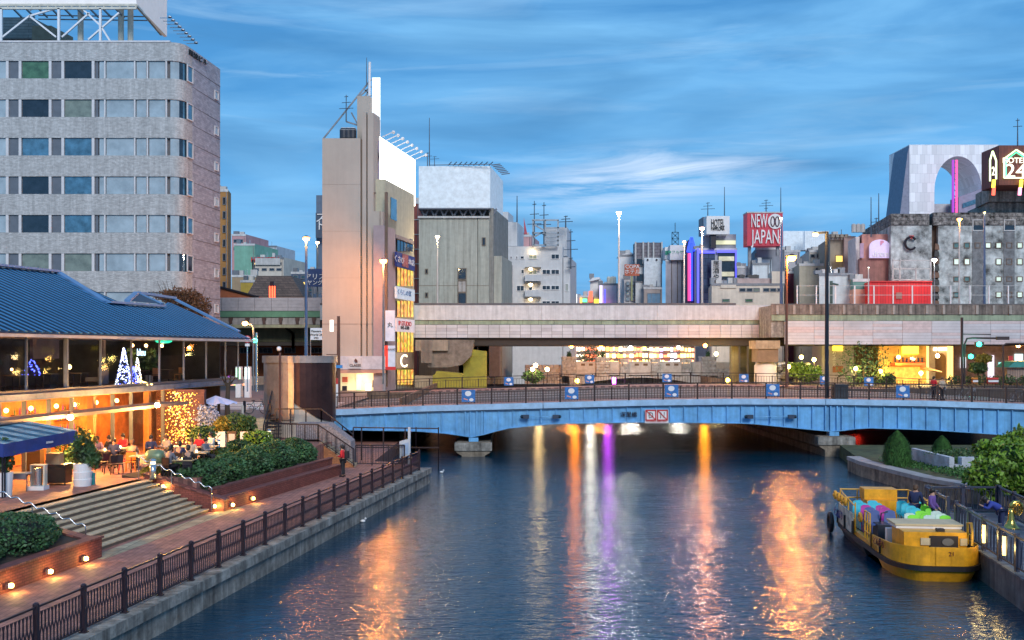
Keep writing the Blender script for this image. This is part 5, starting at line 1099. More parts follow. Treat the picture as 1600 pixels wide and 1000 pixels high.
w = T(52, 742); t = thing('tall_speaker', 'tall black loudspeaker on a cabinet under the awning', 'loudspeaker', w); MB().box(w.x-.3, w.x+.3, w.y, w.y+.4, w.z, w.z+1.1).build('cabinet', wood_dark, t); MB().box(w.x-.22, w.x+.22, w.y+.05, w.y+.35, w.z+1.1, w.z+1.75).build('speaker', black_metal, t)
w = T(26, 768); t = thing('cloth_table', 'small table with a grey cloth in front of the seated person under the awning', 'table', w); MB().box(w.x-.55, w.x+.5, w.y-.3, w.y+.3, w.z+.7, w.z+.74).build('table_top', off_white, t)
MB().box(w.x-.56, w.x+.51, w.y-.32, w.y-.305, w.z+.5, w.z+.735).build('cloth', mat('cloth_grey', (.35, .35, .38), .9), t)
for sx in (-.45, .4): MB().beam((w.x+sx, w.y, w.z), (w.x+sx, w.y, w.z+.7), .04).build('leg', grey_metal, t)
w = T(6, 775); t = thing('white_planter', 'white planter with a leafy plant at the left edge of the terrace', 'planter', w); MB().lathe(w.x, w.y, [(.28, w.z), (.33, w.z+.9)], 14).build('pot', white_paint, t); leaves('plant', leaf_mid, t, [(w+Vector((0, 0, 1.5)), (.4, .4, .7), 1)], 700, .08, kind='stuff', shell=.2)
w = T(243, 744); t = thing('green_grill', 'round sage green barbecue grill on a wheeled stand near the steps', 'barbecue', w); sage = mat('sage_green', (.17, .24, .14), .35, .2)
m = MB(); m.lathe(0, 0, [(.02, -.42), (.26, -.38), (.33, -.2), (.33, .2), (.26, .38), (.02, .42)], 18); m.v = [(w.x+v[2], w.y+v[1], w.z+.85+v[0]) for v in m.v]; m.build('drum', sage, t, smooth=True)
MB().beam((w.x-.45, w.y-.25, w.z+.55), (w.x+.5, w.y-.25, w.z+.55), .35, .05).build('shelf', mat('wicker', (.45, .38, .25), .8), t)
for sx in (-.35, .35): MB().beam((w.x+sx, w.y, w.z), (w.x+sx*.6, w.y, w.z+.6), .04).build('leg', steel, t)
for sx in (-.4, .4): m = MB().tube([(w.x+sx, w.y-.15+.14*math.cos(a), w.z+.14+.14*math.sin(a)) for a in np.linspace(0, 2*PI, 13)], .03, 5); m.build('wheel', black_metal, t)
for px, py, m_, lab, hh, s_ in ((346, 700, white_paint, 'tall white planter with a yellow lit plant behind the bollards', .95, .5), (385, 700, white_paint, 'tall white planter with green plants beside the street steps', .95, .55), (318, 712, off_white, 'pale planter with green shrub behind the grey suited diner', .7, .6), (362, 705, wood_dark, 'dark wooden menu stand between two white planters', .8, 0)):
    w = T(px, py)
    if s_ == 0:
        t = thing('menu_stand', lab, 'menu stand', w); MB().box(w.x-.25, w.x+.25, w.y, w.y+.06, w.z, w.z+1.1).build('board', wood_dark, t); MB().box(w.x-.17, w.x+.17, w.y-.012, w.y-.002, w.z+.5, w.z+.95).build('sheet', off_white, t); continue
    t = thing('tall_planter', lab, 'planter', w); MB().prism([(w.x-.28, w.y-.28), (w.x+.28, w.y-.28), (w.x+.28, w.y+.28), (w.x-.28, w.y+.28)], w.z, w.z+hh).build('pot', m_, t)
    leaves('plant', leaf_yellow if px == 346 else leaf_mid, t, [(w+Vector((0, 0, hh+.4)), (s_*1.1, s_, s_*.9), 1)], 900, .09, kind='stuff', shell=.15)
    MB().tube([w+Vector((0, 0, hh)), w+Vector((0, 0, hh+.5))], .03).build('stem', bark, t)
t = thing('silver_bush', 'silvery blue frosted bush between the light curtain and the parasol', 'plant', T(325, 700)); w = T(325, 700)
leaves('foliage', mat('leaf_silver', (.35, .42, .62), .5, var=.4, sc_=4), t, [(P(325, 652, w.y), (.75, .5, .75), 1)], 1300, .07, kind='stuff', shell=.1); MB().tube([w, P(325, 655, w.y)], .05).build('stem', bark, t)
for px, py, s_, m_, lab in ((303, 676, .7, leaf_mid, 'dense green bush at the foot of the light curtain'), (372, 668, .9, leaf_mid, 'green bush between the parasol and the street steps'), (345, 676, .7, leaf_yellow, 'yellow flowering bush in the glow behind the diners'), (118, 705, .9, leaf_dark, 'dark shrub against the cafe pillar behind the barrel planter'), (130, 690, .6, leaf_yellow, 'lamplit tall plant beside the cafe pillar')):
    w = T(px, 699 if px > 200 else 735); t = thing('bush', lab, 'bush', w); c_ = P(px, py, w.y); leaves('foliage', m_, t, [(c_, (s_, s_*.8, s_), 1)], 1300, .08, kind='stuff', shell=.2); MB().tube([w, c_], .04).build('stem', bark, t)
# blue awning
aw = thing('blue_awning', 'royal blue framed canvas awning with clear roof panels over the cafe counter', 'awning', Q(-8.6, 40, ZT))
A0, A1 = Vector((X(6, 38.2), 38.2, Z(694, 38.2))), Vector((X(121, 42.6), 42.6, Z(672, 42.6)))
B0, B1 = A0+Vector((-3.6, .5, .6)), A1+Vector((-3.4, .5, .55))
navy = mat('awning_blue', (.02, .045, .22), .7, var=.2); clear = mat('awning_clear', (.30, .50, .60), .25, 0, var=.3, sc_=2)
n = 11
for i in range(n):
    u0, u1 = i/n, (i+1)/n-.004; a0, a1, b0, b1 = A0.lerp(A1, u0), A0.lerp(A1, u1), B0.lerp(B1, u0), B0.lerp(B1, u1)
    MB().extr([a0, a1, b1, b0], (0, 0, -.03)).build('roof_panel', mat('awning_teal', (.03, .13, .22), .5, var=.3, sc_=3) if i % 2 else clear, aw)
nn = 8
for i in range(nn):
    a, b = A0.lerp(A1, i/nn), A0.lerp(A1, (i+1)/nn); h0, h1 = (.5, .47) if i % 2 else (.47, .5)
    MB().extr([a, b, b+Vector((.03, 0, -h1)), a+Vector((.03, 0, -h0))], (-.02, 0, 0)).build('valance', navy, aw)
MB().extr([A0, A0+Vector((0, 0, -.5)), B0+Vector((0, 0, -.5)), B0], (0, -.02, 0)).build('end_valance', navy, aw)
text('amuse', .17, white_text, aw, A0.lerp(A1, .58)+Vector((.06, -.02, -.25)), rz=math.atan2(A1.y-A0.y, A1.x-A0.x), ext=.005)
for p in (A0, A1, A0.lerp(A1, .03), B0, B1): MB().tube([(p.x-.08, p.y+.05, ZT), (p.x-.08, p.y+.05, p.z-.1)], .035, 6).build('post', black_metal, aw)
# ------------------------------------------------------------ beige tower building
YT = 112.0
bt = bldg('beige_tower', 'tall slim beige concrete building lit peach by street lamps, with signs up its side', 560, YT)
beige_c = mat('tower_beige', (.44, .385, .33), .75, streak=.06, var=.06, sc_=.3, bump=.05); groove = mat('tower_groove', (.17, .12, .09), .8)
def tb(name, m_, px0, px1, py0, py1, y, dep, side=None, slope=.19):
    a, b = X(px0, y), X(px1, y); pts = [(a, y), (b, y), (b+slope*dep, y+dep), (a+slope*dep, y+dep)]
    return MB().prism(pts, Z(py1, y), Z(py0, y)).build(name, m_, bt)
tb('front_wall', beige_c, 503.5, 563, 216, 580, YT, 6); tb('front_wall', beige_c, 566, 572, 216, 580, YT, 6); tb('front_wall', beige_c, 574.5, 598, 330, 580, YT, 5)
tb('groove', groove, 563, 566, 218, 580, YT+.35, 3); tb('groove', groove, 572, 574.5, 180, 580, YT+.35, 3)
tb('shaft', beige_c, 566, 572.1, 175, 216, YT, 3); tb('shaft', beige_c, 574.4, 583.5, 176, 330, YT, 2.2); 
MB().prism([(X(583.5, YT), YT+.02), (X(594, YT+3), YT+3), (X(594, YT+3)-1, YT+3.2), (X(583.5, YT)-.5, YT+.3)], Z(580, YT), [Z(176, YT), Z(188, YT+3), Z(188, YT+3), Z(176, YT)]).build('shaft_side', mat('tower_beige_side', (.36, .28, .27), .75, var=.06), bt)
tb('shaft', beige_c, 558, 577, 150, 240, YT+4, 3)
tb('joint', groove, 503.6, 598, 506, 506.6, YT-.02, .3)
for py in (288, 361, 434): tb('joint', mat('joint_soft', (.33, .28, .24), .8), 503.6, 562.9, py, py+.4, YT-.015, .1)
tb('drain_pipe', mat('joint_soft', (1, 1, 1)), 593, 594.2, 330, 580, YT-.15, .12)
for py in (300, 372, 445, 520): tb('wall_vent', groove, 584, 587, py, py+3, YT-.05, .1)
yellowish = mat('tower_side_cream', (.48, .46, .34), .75, var=.1, streak=.15)
def side_box(name, m_, px0, px1, py0, py1, z_dep=.6, parent=None, proud=0.0, Y0=YT, sl=.19):
    """piece on the right-hand side face; px are where its near and far edges show, py its top and bottom at the near edge"""
    x0 = X(598, YT)
    def solve(px): k = (px-800)/F; return (x0-sl*YT+proud)/(k-sl)
    y0, y1 = solve(px0), solve(px1)
    p0 = (k0 := (px0-800)/F)*y0; p1 = (px1-800)/F*y1
    return MB().prism([(p0, y0), (p1, y1), (p1-z_dep, y1+.1), (p0-z_dep, y0+.1)], Z(py1, y0), Z(py0, y0)).build(name, m_, parent or bt)
def back_at(px, proud=0, sl=.19): k = (px-800)/F; return (X(598, YT)-sl*YT+proud)/(k-sl)
x598 = X(598, YT)
MB().prism([(x598, YT+5), (X(592, YT), YT+1), (x598-3, YT+5.2)], 4, Z(330, YT)).build('return_wall', beige_c, bt)
side_box('side_wall', yellowish, 601, 647, 280, 611, 3)
side_box('stair_shaft', mat('tower_mauve', (.36, .28, .29), .7, var=.08), 600.5, 618, 352, 611, 1.2, proud=.5)
for i, (a, b) in enumerate(((605, 612),)): side_box('conduit', groove, a, a+1.2, 300, 604, .3, proud=.75)
side_box('window', sky_glass, 611, 620, 308, 342, .1, proud=.08)
side_box('cornice', mat('tower_mauve2', (.25, .20, .20), .7), 619, 647, 366, 372, .6, proud=.5)
for a in (621, 626, 631, 636, 641): side_box('window', dark_glass, a, a+4, 373, 392, .1, proud=.3)
rooms = [(417, 446), (470, 495), (517, 550), (578, 601)]
for r0, r1 in rooms:
    for k, a in enumerate((621, 626.5, 632, 637, 641.5)): side_box('lit_window', warm_win, a, a+4.2, r0, r1, .1, proud=.15+.001*k)
    for a in (620, 625.4, 631, 636.1, 640.7): side_box('curtain_edge', groove, a, a+.8, r0, r1, .15, proud=.2)
def sidesign(nm, lab, px0, px1, py0, py1, m_, proud=1.0):
    y0 = back_at(px0, proud); t = thing(nm, lab, 'sign', (X(px0, y0), y0, Z(py1, y0))); side_box('panel', m_, px0, px1, py0, py1, .25, t, proud); return t, y0
rzs = math.atan2(1, .19)
def sidetext(s_, size, m_, t, px, py, proud, sx=1): y = back_at(px, proud+.04); return text(s_, size, m_, t, (X(px, y), y, Z(py, y)), rz=rzs, ext=.02, sx=sx)
t, y = sidesign('shop_sign', 'dark blue sign with pale characters and a reddish picture on the beige tower side', 620, 648, 393, 416, mat('sign_blue_dark', (.02, .04, .22), .5)); sidetext('くさび', .8, white_text, t, 624, 406, 1.0, 1.6); sidetext('本店', .8, white_text, t, 643, 411, 1.0, 1.6)
side_box('picture', mat('sign_picture', (.45, .13, .12), .6, var=.5, sc_=3), 629, 638, 396, 416, .05, t, 1.06)
t, y = sidesign('shop_sign', 'white lit sign of three panels between gold windows on the tower side', 620, 648, 447, 466, mat('sign_pale', (.5, .55, .6), .5, emit=(.6, .75, .9), es=.25)); sidetext('くらしの窓', .7, mat('text_blue', (.1, .2, .4), .5), t, 632, 458, 1.0, 1.6)
t, y = sidesign('shop_sign', 'white sign with red letters low on the beige tower side', 620, 648, 497, 518, mat('sign_pinkwhite', (.6, .55, .58), .5, emit=(1, .85, .9), es=.2)); sidetext('IP-STUDIO', .75, red_paint, t, 633, 506, 1.0, 1.45); sidetext('045-6300', .55, black_text, t, 633, 512.5, 1.0, 1.6)
t = thing('tall_sign', 'tall narrow pale blue white sign standing out from the beige tower', 'sign', (X(607, 110), 110, Z(533, 110)))
MB().box(X(602, 110.5), X(616.5, 110.5), 110.5, 110.9, Z(533, 110.5), Z(485, 110.5)).build('panel', mat('sign_lightblue', (.45, .50, .58), .4, emit=(.6, .75, 1), es=.2), t)
MB().box(X(600.6, 110.5), X(602, 110.5), 110.5, 110.95, Z(533, 110.5), Z(485, 110.5)).build('frame', groove, t); text('丸', .6, black_text, t, P(609.5, 508, 110.45))
t = thing('red_sign', 'red and white stacked sign boards below the tall narrow sign', 'sign', (X(607, 110), 110, Z(575, 110)))
MB().box(X(601, 110.5), X(606, 110.5), 110.5, 110.9, Z(573, 110.5), Z(540, 110.5)).build('red_panel', mat('sign_red_lit', (.6, .03, .02), .5, emit=(1, .05, .02), es=.6), t)
MB().box(X(606.2, 110.5), X(617, 110.5), 110.5, 110.9, Z(573, 110.5), Z(540, 110.5)).build('white_panel', mat('sign_lightblue', (1, 1, 1)), t); text('GRAND', .3, black_text, t, P(611, 546, 110.4))
MB().box(X(601, 110.5), X(618, 110.5), 110.45, 110.9, Z(578, 110.5), Z(573.1, 110.5)).build('trim', red_paint, t)
t = thing('shop_lintel', 'stone shop front with a white glowing round emblem low on the tower side', 'sign', (X(632, 116), 114, Z(575, 114)))
side_box('lintel', mat('lintel_beige', (.42, .32, .24), .7), 620, 647, 551, 576, .6, t, .6); y = back_at(631, 1.3); text('C', 2.1, emat('emblem', (1, .85, .55), 2), t, (X(631, y), y, Z(565, y)), rz=rzs, sx=2)
# shop at the front foot
sf = thing('corner_shop', 'corner shop with white fascia and bright entrance at the foot of the beige tower', 'shop', P(560, 605, YT-1))
MB().box(X(528, 110.4), X(602, 110.4), 110.4, 112, Z(577, 110.4), Z(556.5, 110.4)).build('fascia', mat('fascia_white', (.55, .53, .55), .5), sf)
MB().box(X(544.5, 110.3), X(564.5, 110.3), 110.25, 110.39, Z(576, 110.3), Z(559, 110.3)).build('sign_panel', mat('fascia_cream', (.62, .58, .56), .5), sf)
text('♞', .55, mat('text_brown', (.1, .03, .02), .5), sf, P(556, 564, 110.2)); text('CLASSE', .38, mat('text_brown', (1, 1, 1)), sf, P(555, 571, 110.2))
MB().box(X(528, 110.4), X(602, 110.4), 110.45, 112, Z(583, 110.4), Z(577.2, 110.4)).build('soffit', mat('soffit_peach', (.55, .28, .2), .6), sf)
MB().box(X(530, 112), X(600, 112), 111.9, 112.3, 3.4, Z(583, 112)).build('back_wall', mat('shop_inner', (.65, .55, .35), .6, emit=(1, .8, .4), es=.5), sf)
MB().box(X(557, 111.8), X(564, 111.8), 111.7, 111.88, 3.5, Z(585, 111.8)).build('door', emat('door_green', (.45, .95, .55), .55), sf)
for px0, px1, py0, py1, m_ in ((535, 543, 589, 597, mat('poster_red', (.65, .12, .05), .5)), (535, 542, 603, 612, black_metal), (571, 580, 600, 616, emat('box_white', (1, .95, .8), .9)), (582, 597, 594, 605, mat('wood_mid', (.2, .12, .1), .6))):
    MB().box(X(px0, 111.6), X(px1, 111.6), 111.4, 111.8, Z(py1, 111.6), Z(py0, 111.6)).build('display', m_, sf)
for x in (529, 600): MB().box(X(x, 110.6)-.15, X(x, 110.6)+.15, 110.6, 111, 3.4, Z(583.2, 110.6)).build('pillar', mat('pillar_grey', (.3, .3, .32), .6), sf)
lamp_light(P(568, 590, 111), 110, (1, .75, .4), .3, parent=sf)
# rooftop things of the tower
t = thing('vertical_billboard', 'tall narrow white rooftop board with a white mast on the beige tower', 'billboard', P(587, 190, YT+5))
MB().box(X(581.5, 117), X(594, 117), 117, 117.3, Z(215, 117), Z(121, 117)).build('panel', white_board, t)
for a, b in (((505, 217), (580, 124)), ((560, 152), (580, 135)), ((541, 190), (560, 196)), ((549, 176), (562, 200)), ((570, 140), (580, 150)), ((578, 140), (570, 152))): MB().beam(P(*a, 118), P(*b, 118), .16).build('brace', grey_metal, t)
MB().tube([P(577, 150, 117), P(577.5, 97, 117)], .15, 6).build('mast', white_paint, t)
t = thing('white_billboard', 'floodlit white billboard along the side of the beige tower roof', 'billboard', P(620, 300, 118))
MB().prism([(X(593, 114), 114), (X(649, 125), 125), (X(649, 125)-.3, 125.2), (X(593, 114)-.3, 114.2)], [Z(292, 114), Z(322, 125), Z(322, 125), Z(292, 114)], [Z(213, 114), Z(250, 125), Z(250, 125), Z(213, 114)]).build('panel', mat('board_glow_white', (.8, .8, .74), .5, emit=(1, 1, .9), es=2), t)  # floodlighting put into the panel as its own glow
for i in range(8):
    u = i/7; p = P(597+52*u, 214+35*u, 114+10*u); MB().beam(p, p+Vector((1.2, -.2, .5)), .08).ball(tuple(p+Vector((1.3, -.2, .5))), .2, 6, 4).build('floodlight', white_paint, t)
for a, b in (((586, 220), (592, 245)), ((592, 245), (586, 270)), ((586, 220), (586, 285)), ((591, 220), (591, 285))): MB().beam(P(*a, 113.6), P(*b, 113.6), .15).build('brace', mat('brace_violet', (.15, .12, .25), .5), t)
for px in (537, 544, 551): t = thing('water_tank', 'dark roof tank on the beige tower, %s' % {537: 'leftmost of three', 544: 'middle of three', 551: 'rightmost of three'}[px], 'tank', P(px, 216, 116), 'dark roof tanks'); MB().lathe(X(px, 115), 115, [(.45, Z(216, 115)), (.45, Z(203, 115)), (.3, Z(200, 115))], 12).build('drum', mat('tank_dark', (.03, .035, .05), .5), t); MB().lathe(X(px, 115), 115, [(.47, Z(204, 115)), (.3, Z(199.8, 115))], 12).build('lid', off_white, t)
antenna(541, 148, 190, 117, 'television aerial with dishes above the roof tanks of the beige tower', .06, 3)
antenna(573, 90, 135, 117, 'thin lightning rod at the top of the beige tower', .05)
# ------------------------------------------------------------ skyline
t = simple('strip of red brick tiled building with pale lines right of the beige tower', 637, 655, 315, 165, (.26, .07, .055), wv=.1)
for i in range(7): MB().box(X(637, 164.9), X(655, 164.9), 164.8, 165.05, Z(344+i*23, 165), Z(342.8+i*23, 165)).build('floor_line', off_white, t)
YG = 150.0; gb = bldg('grey_block', 'windowless grey green concrete block carrying a huge white rooftop billboard', 710, YG)
gconc = mat('grey_green_concrete', (.43, .44, .38), .8, var=.08, streak=.4); blk(gb, gconc, 'front_wall', 654.5, 746, 340, 600, YG, 12); blk(gb, gconc, 'front_wall', 747, 764, 340, 600, YG, 12)
blk(gb, mat('grey_side', (.28, .28, .26), .8, streak=.4), 'side_wing', 764.2, 771, 325, 600, YG+.5, 14)
blk(gb, gconc, 'annex', 770, 784, 400, 600, YG+1, 10); MB().box(X(653, YG), X(765, YG), YG-.3, YG, Z(341, YG), Z(338, YG)).build('roof_edge', off_white, gb)
for a, b, c_, d in ((664, 669, 420, 428), (664, 669, 457, 465), (753, 759, 371, 384), (715, 729, 419, 437), (715, 729, 457, 475)): win(gb, (X((a+b)/2, YG), YG-.01, Z(d, YG)), 0, (b-a)*YG/F, (d-c_)*YG/F, dark_glass, mat('frame_brown', (.15, .12, .09), .6), fr=.12)
win(gb, (X(722, YG), YG-.01, Z(457, YG)), 0, 14*YG/F, 19*YG/F, mat('louvre_pale', (.4, .38, .36), .6), mat('frame_brown', (1, 1, 1)), 2, 1, .12)
for py in (446, ): MB().box(X(655, YG), X(764, YG), YG-.04, YG, Z(py+.5, YG), Z(py, YG)).build('joint', groove, gb)
wing = bldg('stone_wing', 'lower grey stone building with narrow tall windows running back beside the grey block', 790, 160)
x_s = X(781, 158); MB().prism([(x_s-3, 158), (x_s, 158), (X(806, 180), 180), (X(806, 180)-3, 180)], 4, [Z(402, 158), Z(402, 158), Z(418, 180), Z(418, 180)]).build('wall', mat('stone_grey_wing', (.33, .31, .33), .8, var=.12), wing)
sl = (X(806, 180)-x_s)/22
for i in range(6):
    for zz in (Z(437, 158), Z(467, 158)): yy = 159.5+i*3.3; win(wing, (x_s+sl*(yy-158)+.02, yy, zz), math.atan2(1, sl), 1.4, 1.6, dark_glass, mat('stone_frame', (.42, .4, .4), .7), fr=.12)
bb = thing('white_billboard', 'blank white box shaped billboard on trusses over the grey concrete block', 'billboard', P(720, 325, YG))
MB().prism([(X(654.5, YG), YG-.2), (X(766, YG), YG-.2), (X(786, YG+13), YG+13), (X(674, YG+13), YG+13)], Z(325, YG), Z(260, YG)).build('box_face', mat('board_glow_cool', (.60, .68, .74), .5, emit=(.8, .92, 1), es=.12), bb)  # faint glow in the panel stands in for floodlighting
for i in range(8): a = 657+i*15; MB().beam(P(a, 326, YG+1), P(a+7, 338, YG+1), .25).beam(P(a+14, 326, YG+1), P(a+7, 338, YG+1), .25).build('brace', mat('truss_dark', (.12, .14, .18), .5), bb)
MB().box(X(654, YG), X(767, YG), YG-.2, YG+12, Z(327, YG), Z(325.2, YG)).build('frame', mat('truss_dark', (1, 1, 1)), bb)
for i in range(9):
    a = 700+i*8; p = P(a, 258.5, YG); MB().beam(p, p+Vector((.6, -1.2, .3)), .1).build('lamp_arm', mat('truss_dark', (1, 1, 1)), bb)
for i in range(7): p = P(768+i*2.6, 258+i*2.4, YG+i*2); MB().beam(p, p+Vector((1.3, -.3, .1)), .14).build('lamp_arm', mat('truss_dark', (1, 1, 1)), bb)
MB().beam(P(672, 258, YG), P(768, 256.5, YG-1), .1).build('lamp_rail', mat('truss_dark', (1, 1, 1)), bb)
antenna(671, 184, 260, 152, 'tall lightning rod above the left end of the white box billboard', .07); antenna(668, 238, 260, 152, 'small stubby aerial left of the tall lightning rod', .06, 2); antenna(679, 244, 260, 152, 'low aerial right of the tall lightning rod', .05, 2)
YW = 175.0; wb = bldg('white_apartment', 'white apartment block with small balconies and warm balcony lights', 850, YW)
wwall = mat('apartment_white', (.58, .60, .62), .75, var=.06, streak=.12); blk(wb, wwall, 'wall', 786, 879, 385, 600, YW, 12); blk(wb, wwall, 'side_tower', 880, 891, 402, 600, YW, 12); blk(wb, wwall, 'roof_block', 853, 886, 355, 400, YW+2, 6)
blk(wb, wwall, 'upper_block', 780, 808, 347, 384.5, YW+1, 8); blk(wb, wwall, 'upper_block', 780, 794, 331, 347, YW+1, 6)
win(wb, (X(786, YW), YW-.01, Z(373, YW)), 0, 1.1, 1.9, dark_glass, white_paint)
wins(wb, [(861, 874)], [(397, 405)], YW, dark_glass, white_paint, 2); wins(wb, [(847, 860), (861, 874)], [(421, 429), (446, 453), (470, 476)], YW, dark_glass, white_paint, 2); wins(wb, [(797, 800), (806, 809), (813, 819)], [(400, 405)], YW, dark_glass, white_paint)
wins(wb, [(826, 839)], [(398, 405), (422, 429)], YW, curtained, white_paint, 2); wins(wb, [(807, 819)], [(446, 455)], YW, dark_glass, white_paint, 2); wins(wb, [(826, 832)], [(448, 454)], YW, dark_glass, white_paint); wins(wb, [(814, 819)], [(421, 428)], YW, dark_glass, white_paint); wins(wb, [(883, 888)], [(443, 455)], YW, curtained, white_paint, 2)
for py in (419, 443, 466):
    MB().prism([(X(820, YW), YW-1.2), (X(845, YW), YW-1.2), (X(845, YW), YW-.01), (X(820, YW), YW-.01)], Z(py+.6, YW), Z(py-1, YW)).build('balcony_roof', mat('balcony_roof', (.2, .18, .15), .7), wb)
    MB().prism([(X(820, YW), YW-1.2), (X(845, YW), YW-1.2), (X(845, YW), YW-.01), (X(820, YW), YW-.01)], Z(py+21, YW), Z(py+11, YW)).build('balcony', wwall, wb); MB().ball((X(829, YW), YW-1, Z(py+2, YW)), .3, 8, 5).build('lamp', warmw, wb)
MB().ball((X(832, YW), YW-.5, Z(394, YW)), .35, 8, 5).build('lamp', warmw, wb)
t = thing('roof_frame', 'steel lattice antenna frame standing on the white apartment roof', 'roof frame', P(852, 385, YW))
for a, b in (((831, 344), (873, 344)), ((831, 364), (853, 364)), ((833, 344), (833, 384)), ((852, 344), (852, 384)), ((853, 356), (873, 356)), ((853, 364), (873, 364)), ((853, 370), (873, 370)), ((853, 376), (873, 376)), ((833, 383), (873, 383)), ((833, 371), (850, 362)), ((833, 350), (850, 360)), ((872, 344), (872, 384))): MB().beam(P(*a, YW-1), P(*b, YW-1), .25).build('bar', mat('frame_bluegrey', (.28, .33, .38), .5, .4), t)
for px, y0, y1, lab, yg in ((835, 314, 384, 'left one of two thick relay masts over the apartment', 4), (850, 316, 384, 'right one of two thick relay masts over the apartment', 4), (808, 306, 347, 'thin rod left of the apartment relay masts', 0), (884, 337, 356, 'television aerial on the apartment roof block', 3), (892, 358, 420, 'line of small aerials on the apartment right edge', 5)): antenna(px, y0, y1, YW-1, lab, .1, yg)
t = thing('red_white_mast', 'short red and white pointed mast over a pink roof behind the apartment', 'mast', P(821, 366, 190)); MB().extr([P(819, 366, 190), P(824, 366, 190), P(818.5, 340, 190)], (0, .5, 0)).build('sail', mat('mast_red', (.5, .08, .1), .6), t); simple('pink rooftop hut behind the apartment antenna frame', 809, 830, 367, 190, (.5, .28, .28))
# low coloured buildings
def neon(t, px0, px1, py0, py1, Y, c, s_, nm): return MB().box(X(px0, Y), X(px1, Y), Y-.25, Y-.02, Z(py1, Y), Z(py0, Y)).build('neon_panel', emat(nm, c, s_), t)
t = simple('small glowing white shop block low behind the highway parapet', 891, 902, 459, 215, (.6, .6, .6)); neon(t, 892, 901, 460, 476, 215, (1, .98, .92), 1.6, 'neon_white')
t = simple('tiny shop blocks with orange green and red neon behind the highway', 902, 927, 462, 222, (.4, .3, .25)); neon(t, 903, 909, 465, 476, 222, (1, .35, .08), 2, 'neon_orange'); neon(t, 910, 917, 467, 472, 222, (.1, 1, .4), 1.6, 'neon_green'); neon(t, 920, 926, 455, 472, 222, (1, .12, .06), 1.6, 'neon_red2')
t = simple('white block with a small winged roof and yellow lights', 922, 937, 434, 225, (.68, .66, .62)); neon(t, 926, 936, 468, 476, 225, (1, .75, .05), 2.4, 'neon_yellow'); MB().extr([P(920, 440, 224), P(926, 434, 224), P(937, 433, 224), P(937, 436, 224)], (0, 2, 0)).build('winged_roof', white_paint, t)
t = simple('pale pink block with lilac and white panels on the skyline', 936, 966, 443, 220, (.62, .52, .52)); neon(t, 937, 941, 446, 474, 220, (.65, .6, 1), 1.2, 'neon_lilac'); neon(t, 944, 946, 452, 474, 220, (.1, .1, .8), 1.2, 'neon_blue'); neon(t, 936, 952, 474, 477, 219, (1, .1, .8), 2.5, 'neon_pink')
for i, px in enumerate((951, 956, 960)): tt = thing('water_tank', 'pale roof tank on the pale pink block, %s of three' % ('left', 'middle', 'right')[i], 'tank', P(px, 443, 221)); MB().lathe(X(px, 221), 221, [(.4, Z(443, 221)), (.4, Z(434, 221)), (.2, Z(432, 221))], 10).build('drum', cream, tt)
t = simple('white gabled building left of the grey lattice topped tower', 969, 992, 398, 205, (.66, .66, .66)); MB().extr([P(969, 398.2, 205), P(992, 398.2, 205), P(986, 394, 205)], (0, 8, 0)).build('gable', white_paint, t)
t = simple('grey tower with a dark ribbed rooftop screen', 993, 1034, 402, 200, (.5, .52, .54)); MB().box(X(993, 200), X(1035, 200), 199.9, 204, Z(404, 200), Z(379, 200)).build('screen', mat('screen_grey', (.17, .16, .19), .6, brick=(1.1, .6, 'v', .06)), t)
for px in (993, 1005, 1013, 1021, 1034): MB().beam(P(px, 378, 199.6), P(px, 412, 199.6), .3).build('rib', off_white, t)
MB().box(X(1006, 199), X(1032, 199), 198.6, 199, Z(448, 199), Z(403, 199)).build('white_panel', mat('panel_pale', (.62, .68, .72), .5), t); wins(t, [(994, 1005)], [(404, 416), (428, 440)], 199.8, dark_glass)
for px in (1012, 1026): MB().extr([P(px, 406, 198.5)+Vector((.2*math.cos(a), 0, .2*math.sin(a))) for a in np.linspace(0, 6.28, 9)[:-1]], (0, -.1, 0)).build('hook', black_metal, t)
t = thing('orange_sign', 'orange and white framed rooftop sign left of the white panel', 'sign', P(987, 434, 196)); MB().box(X(976, 196), X(999, 196), 196, 196.4, Z(431, 196), Z(413, 196)).build('panel', mat('sign_rust', (.5, .12, .06), .6, var=.4, sc_=2), t)
for s_, py in (('COPA', 417), ('ホテル', 425)): text(s_, 1.0, white_text, t, P(988, py, 195.9))
MB().beam(P(987, 431, 196.2), P(987, 470, 196.2), .3).build('post', mat('post_olive', (.3, .32, .15), .6), t)
t = simple('pale tiled low building behind the orange sign', 975, 1006, 434, 202, (.52, .5, .5)); blk(t, mat('wall_52_50_50', (1, 1, 1)), 'wall_upper', 985, 1006, 430, 445, 201.9, 3); wins(t, [(978+i*7, 984+i*7) for i in range(4)], [(440+i*8, 446+i*8) for i in range(4)], 201.8, pale_glass)
t = simple('small building with blue shutters under the white panel', 1006, 1034, 449, 197, (.33, .28, .26)); wins(t, [(1011, 1032)], [(458, 474)], 197, mat('shutter_blue', (.12, .25, .38), .5), None, 3)
t = simple('grey concrete building under the white and green rooftop sign', 1040, 1067, 406, 195, (.40, .39, .42), streak if False else 1070, 12, rows=None)
for px in (1049, 1058): MB().box(X(px, 194.9), X(px, 194.9)+.1, 194.85, 195, 5, Z(408, 195)).build('joint', groove, t)
sg = thing('rooftop_sign', 'white box sign with small green letters and a green edge on the skyline', 'sign', P(1054, 406, 195)); MB().box(X(1047, 194), X(1071, 194), 194, 197, Z(406, 194), Z(383, 194)).build('panel', white_paint, sg); MB().box(X(1039, 196), X(1046.9, 196), 196, 199, Z(405, 196), Z(386, 196)).build('side_panel', white_paint, sg)
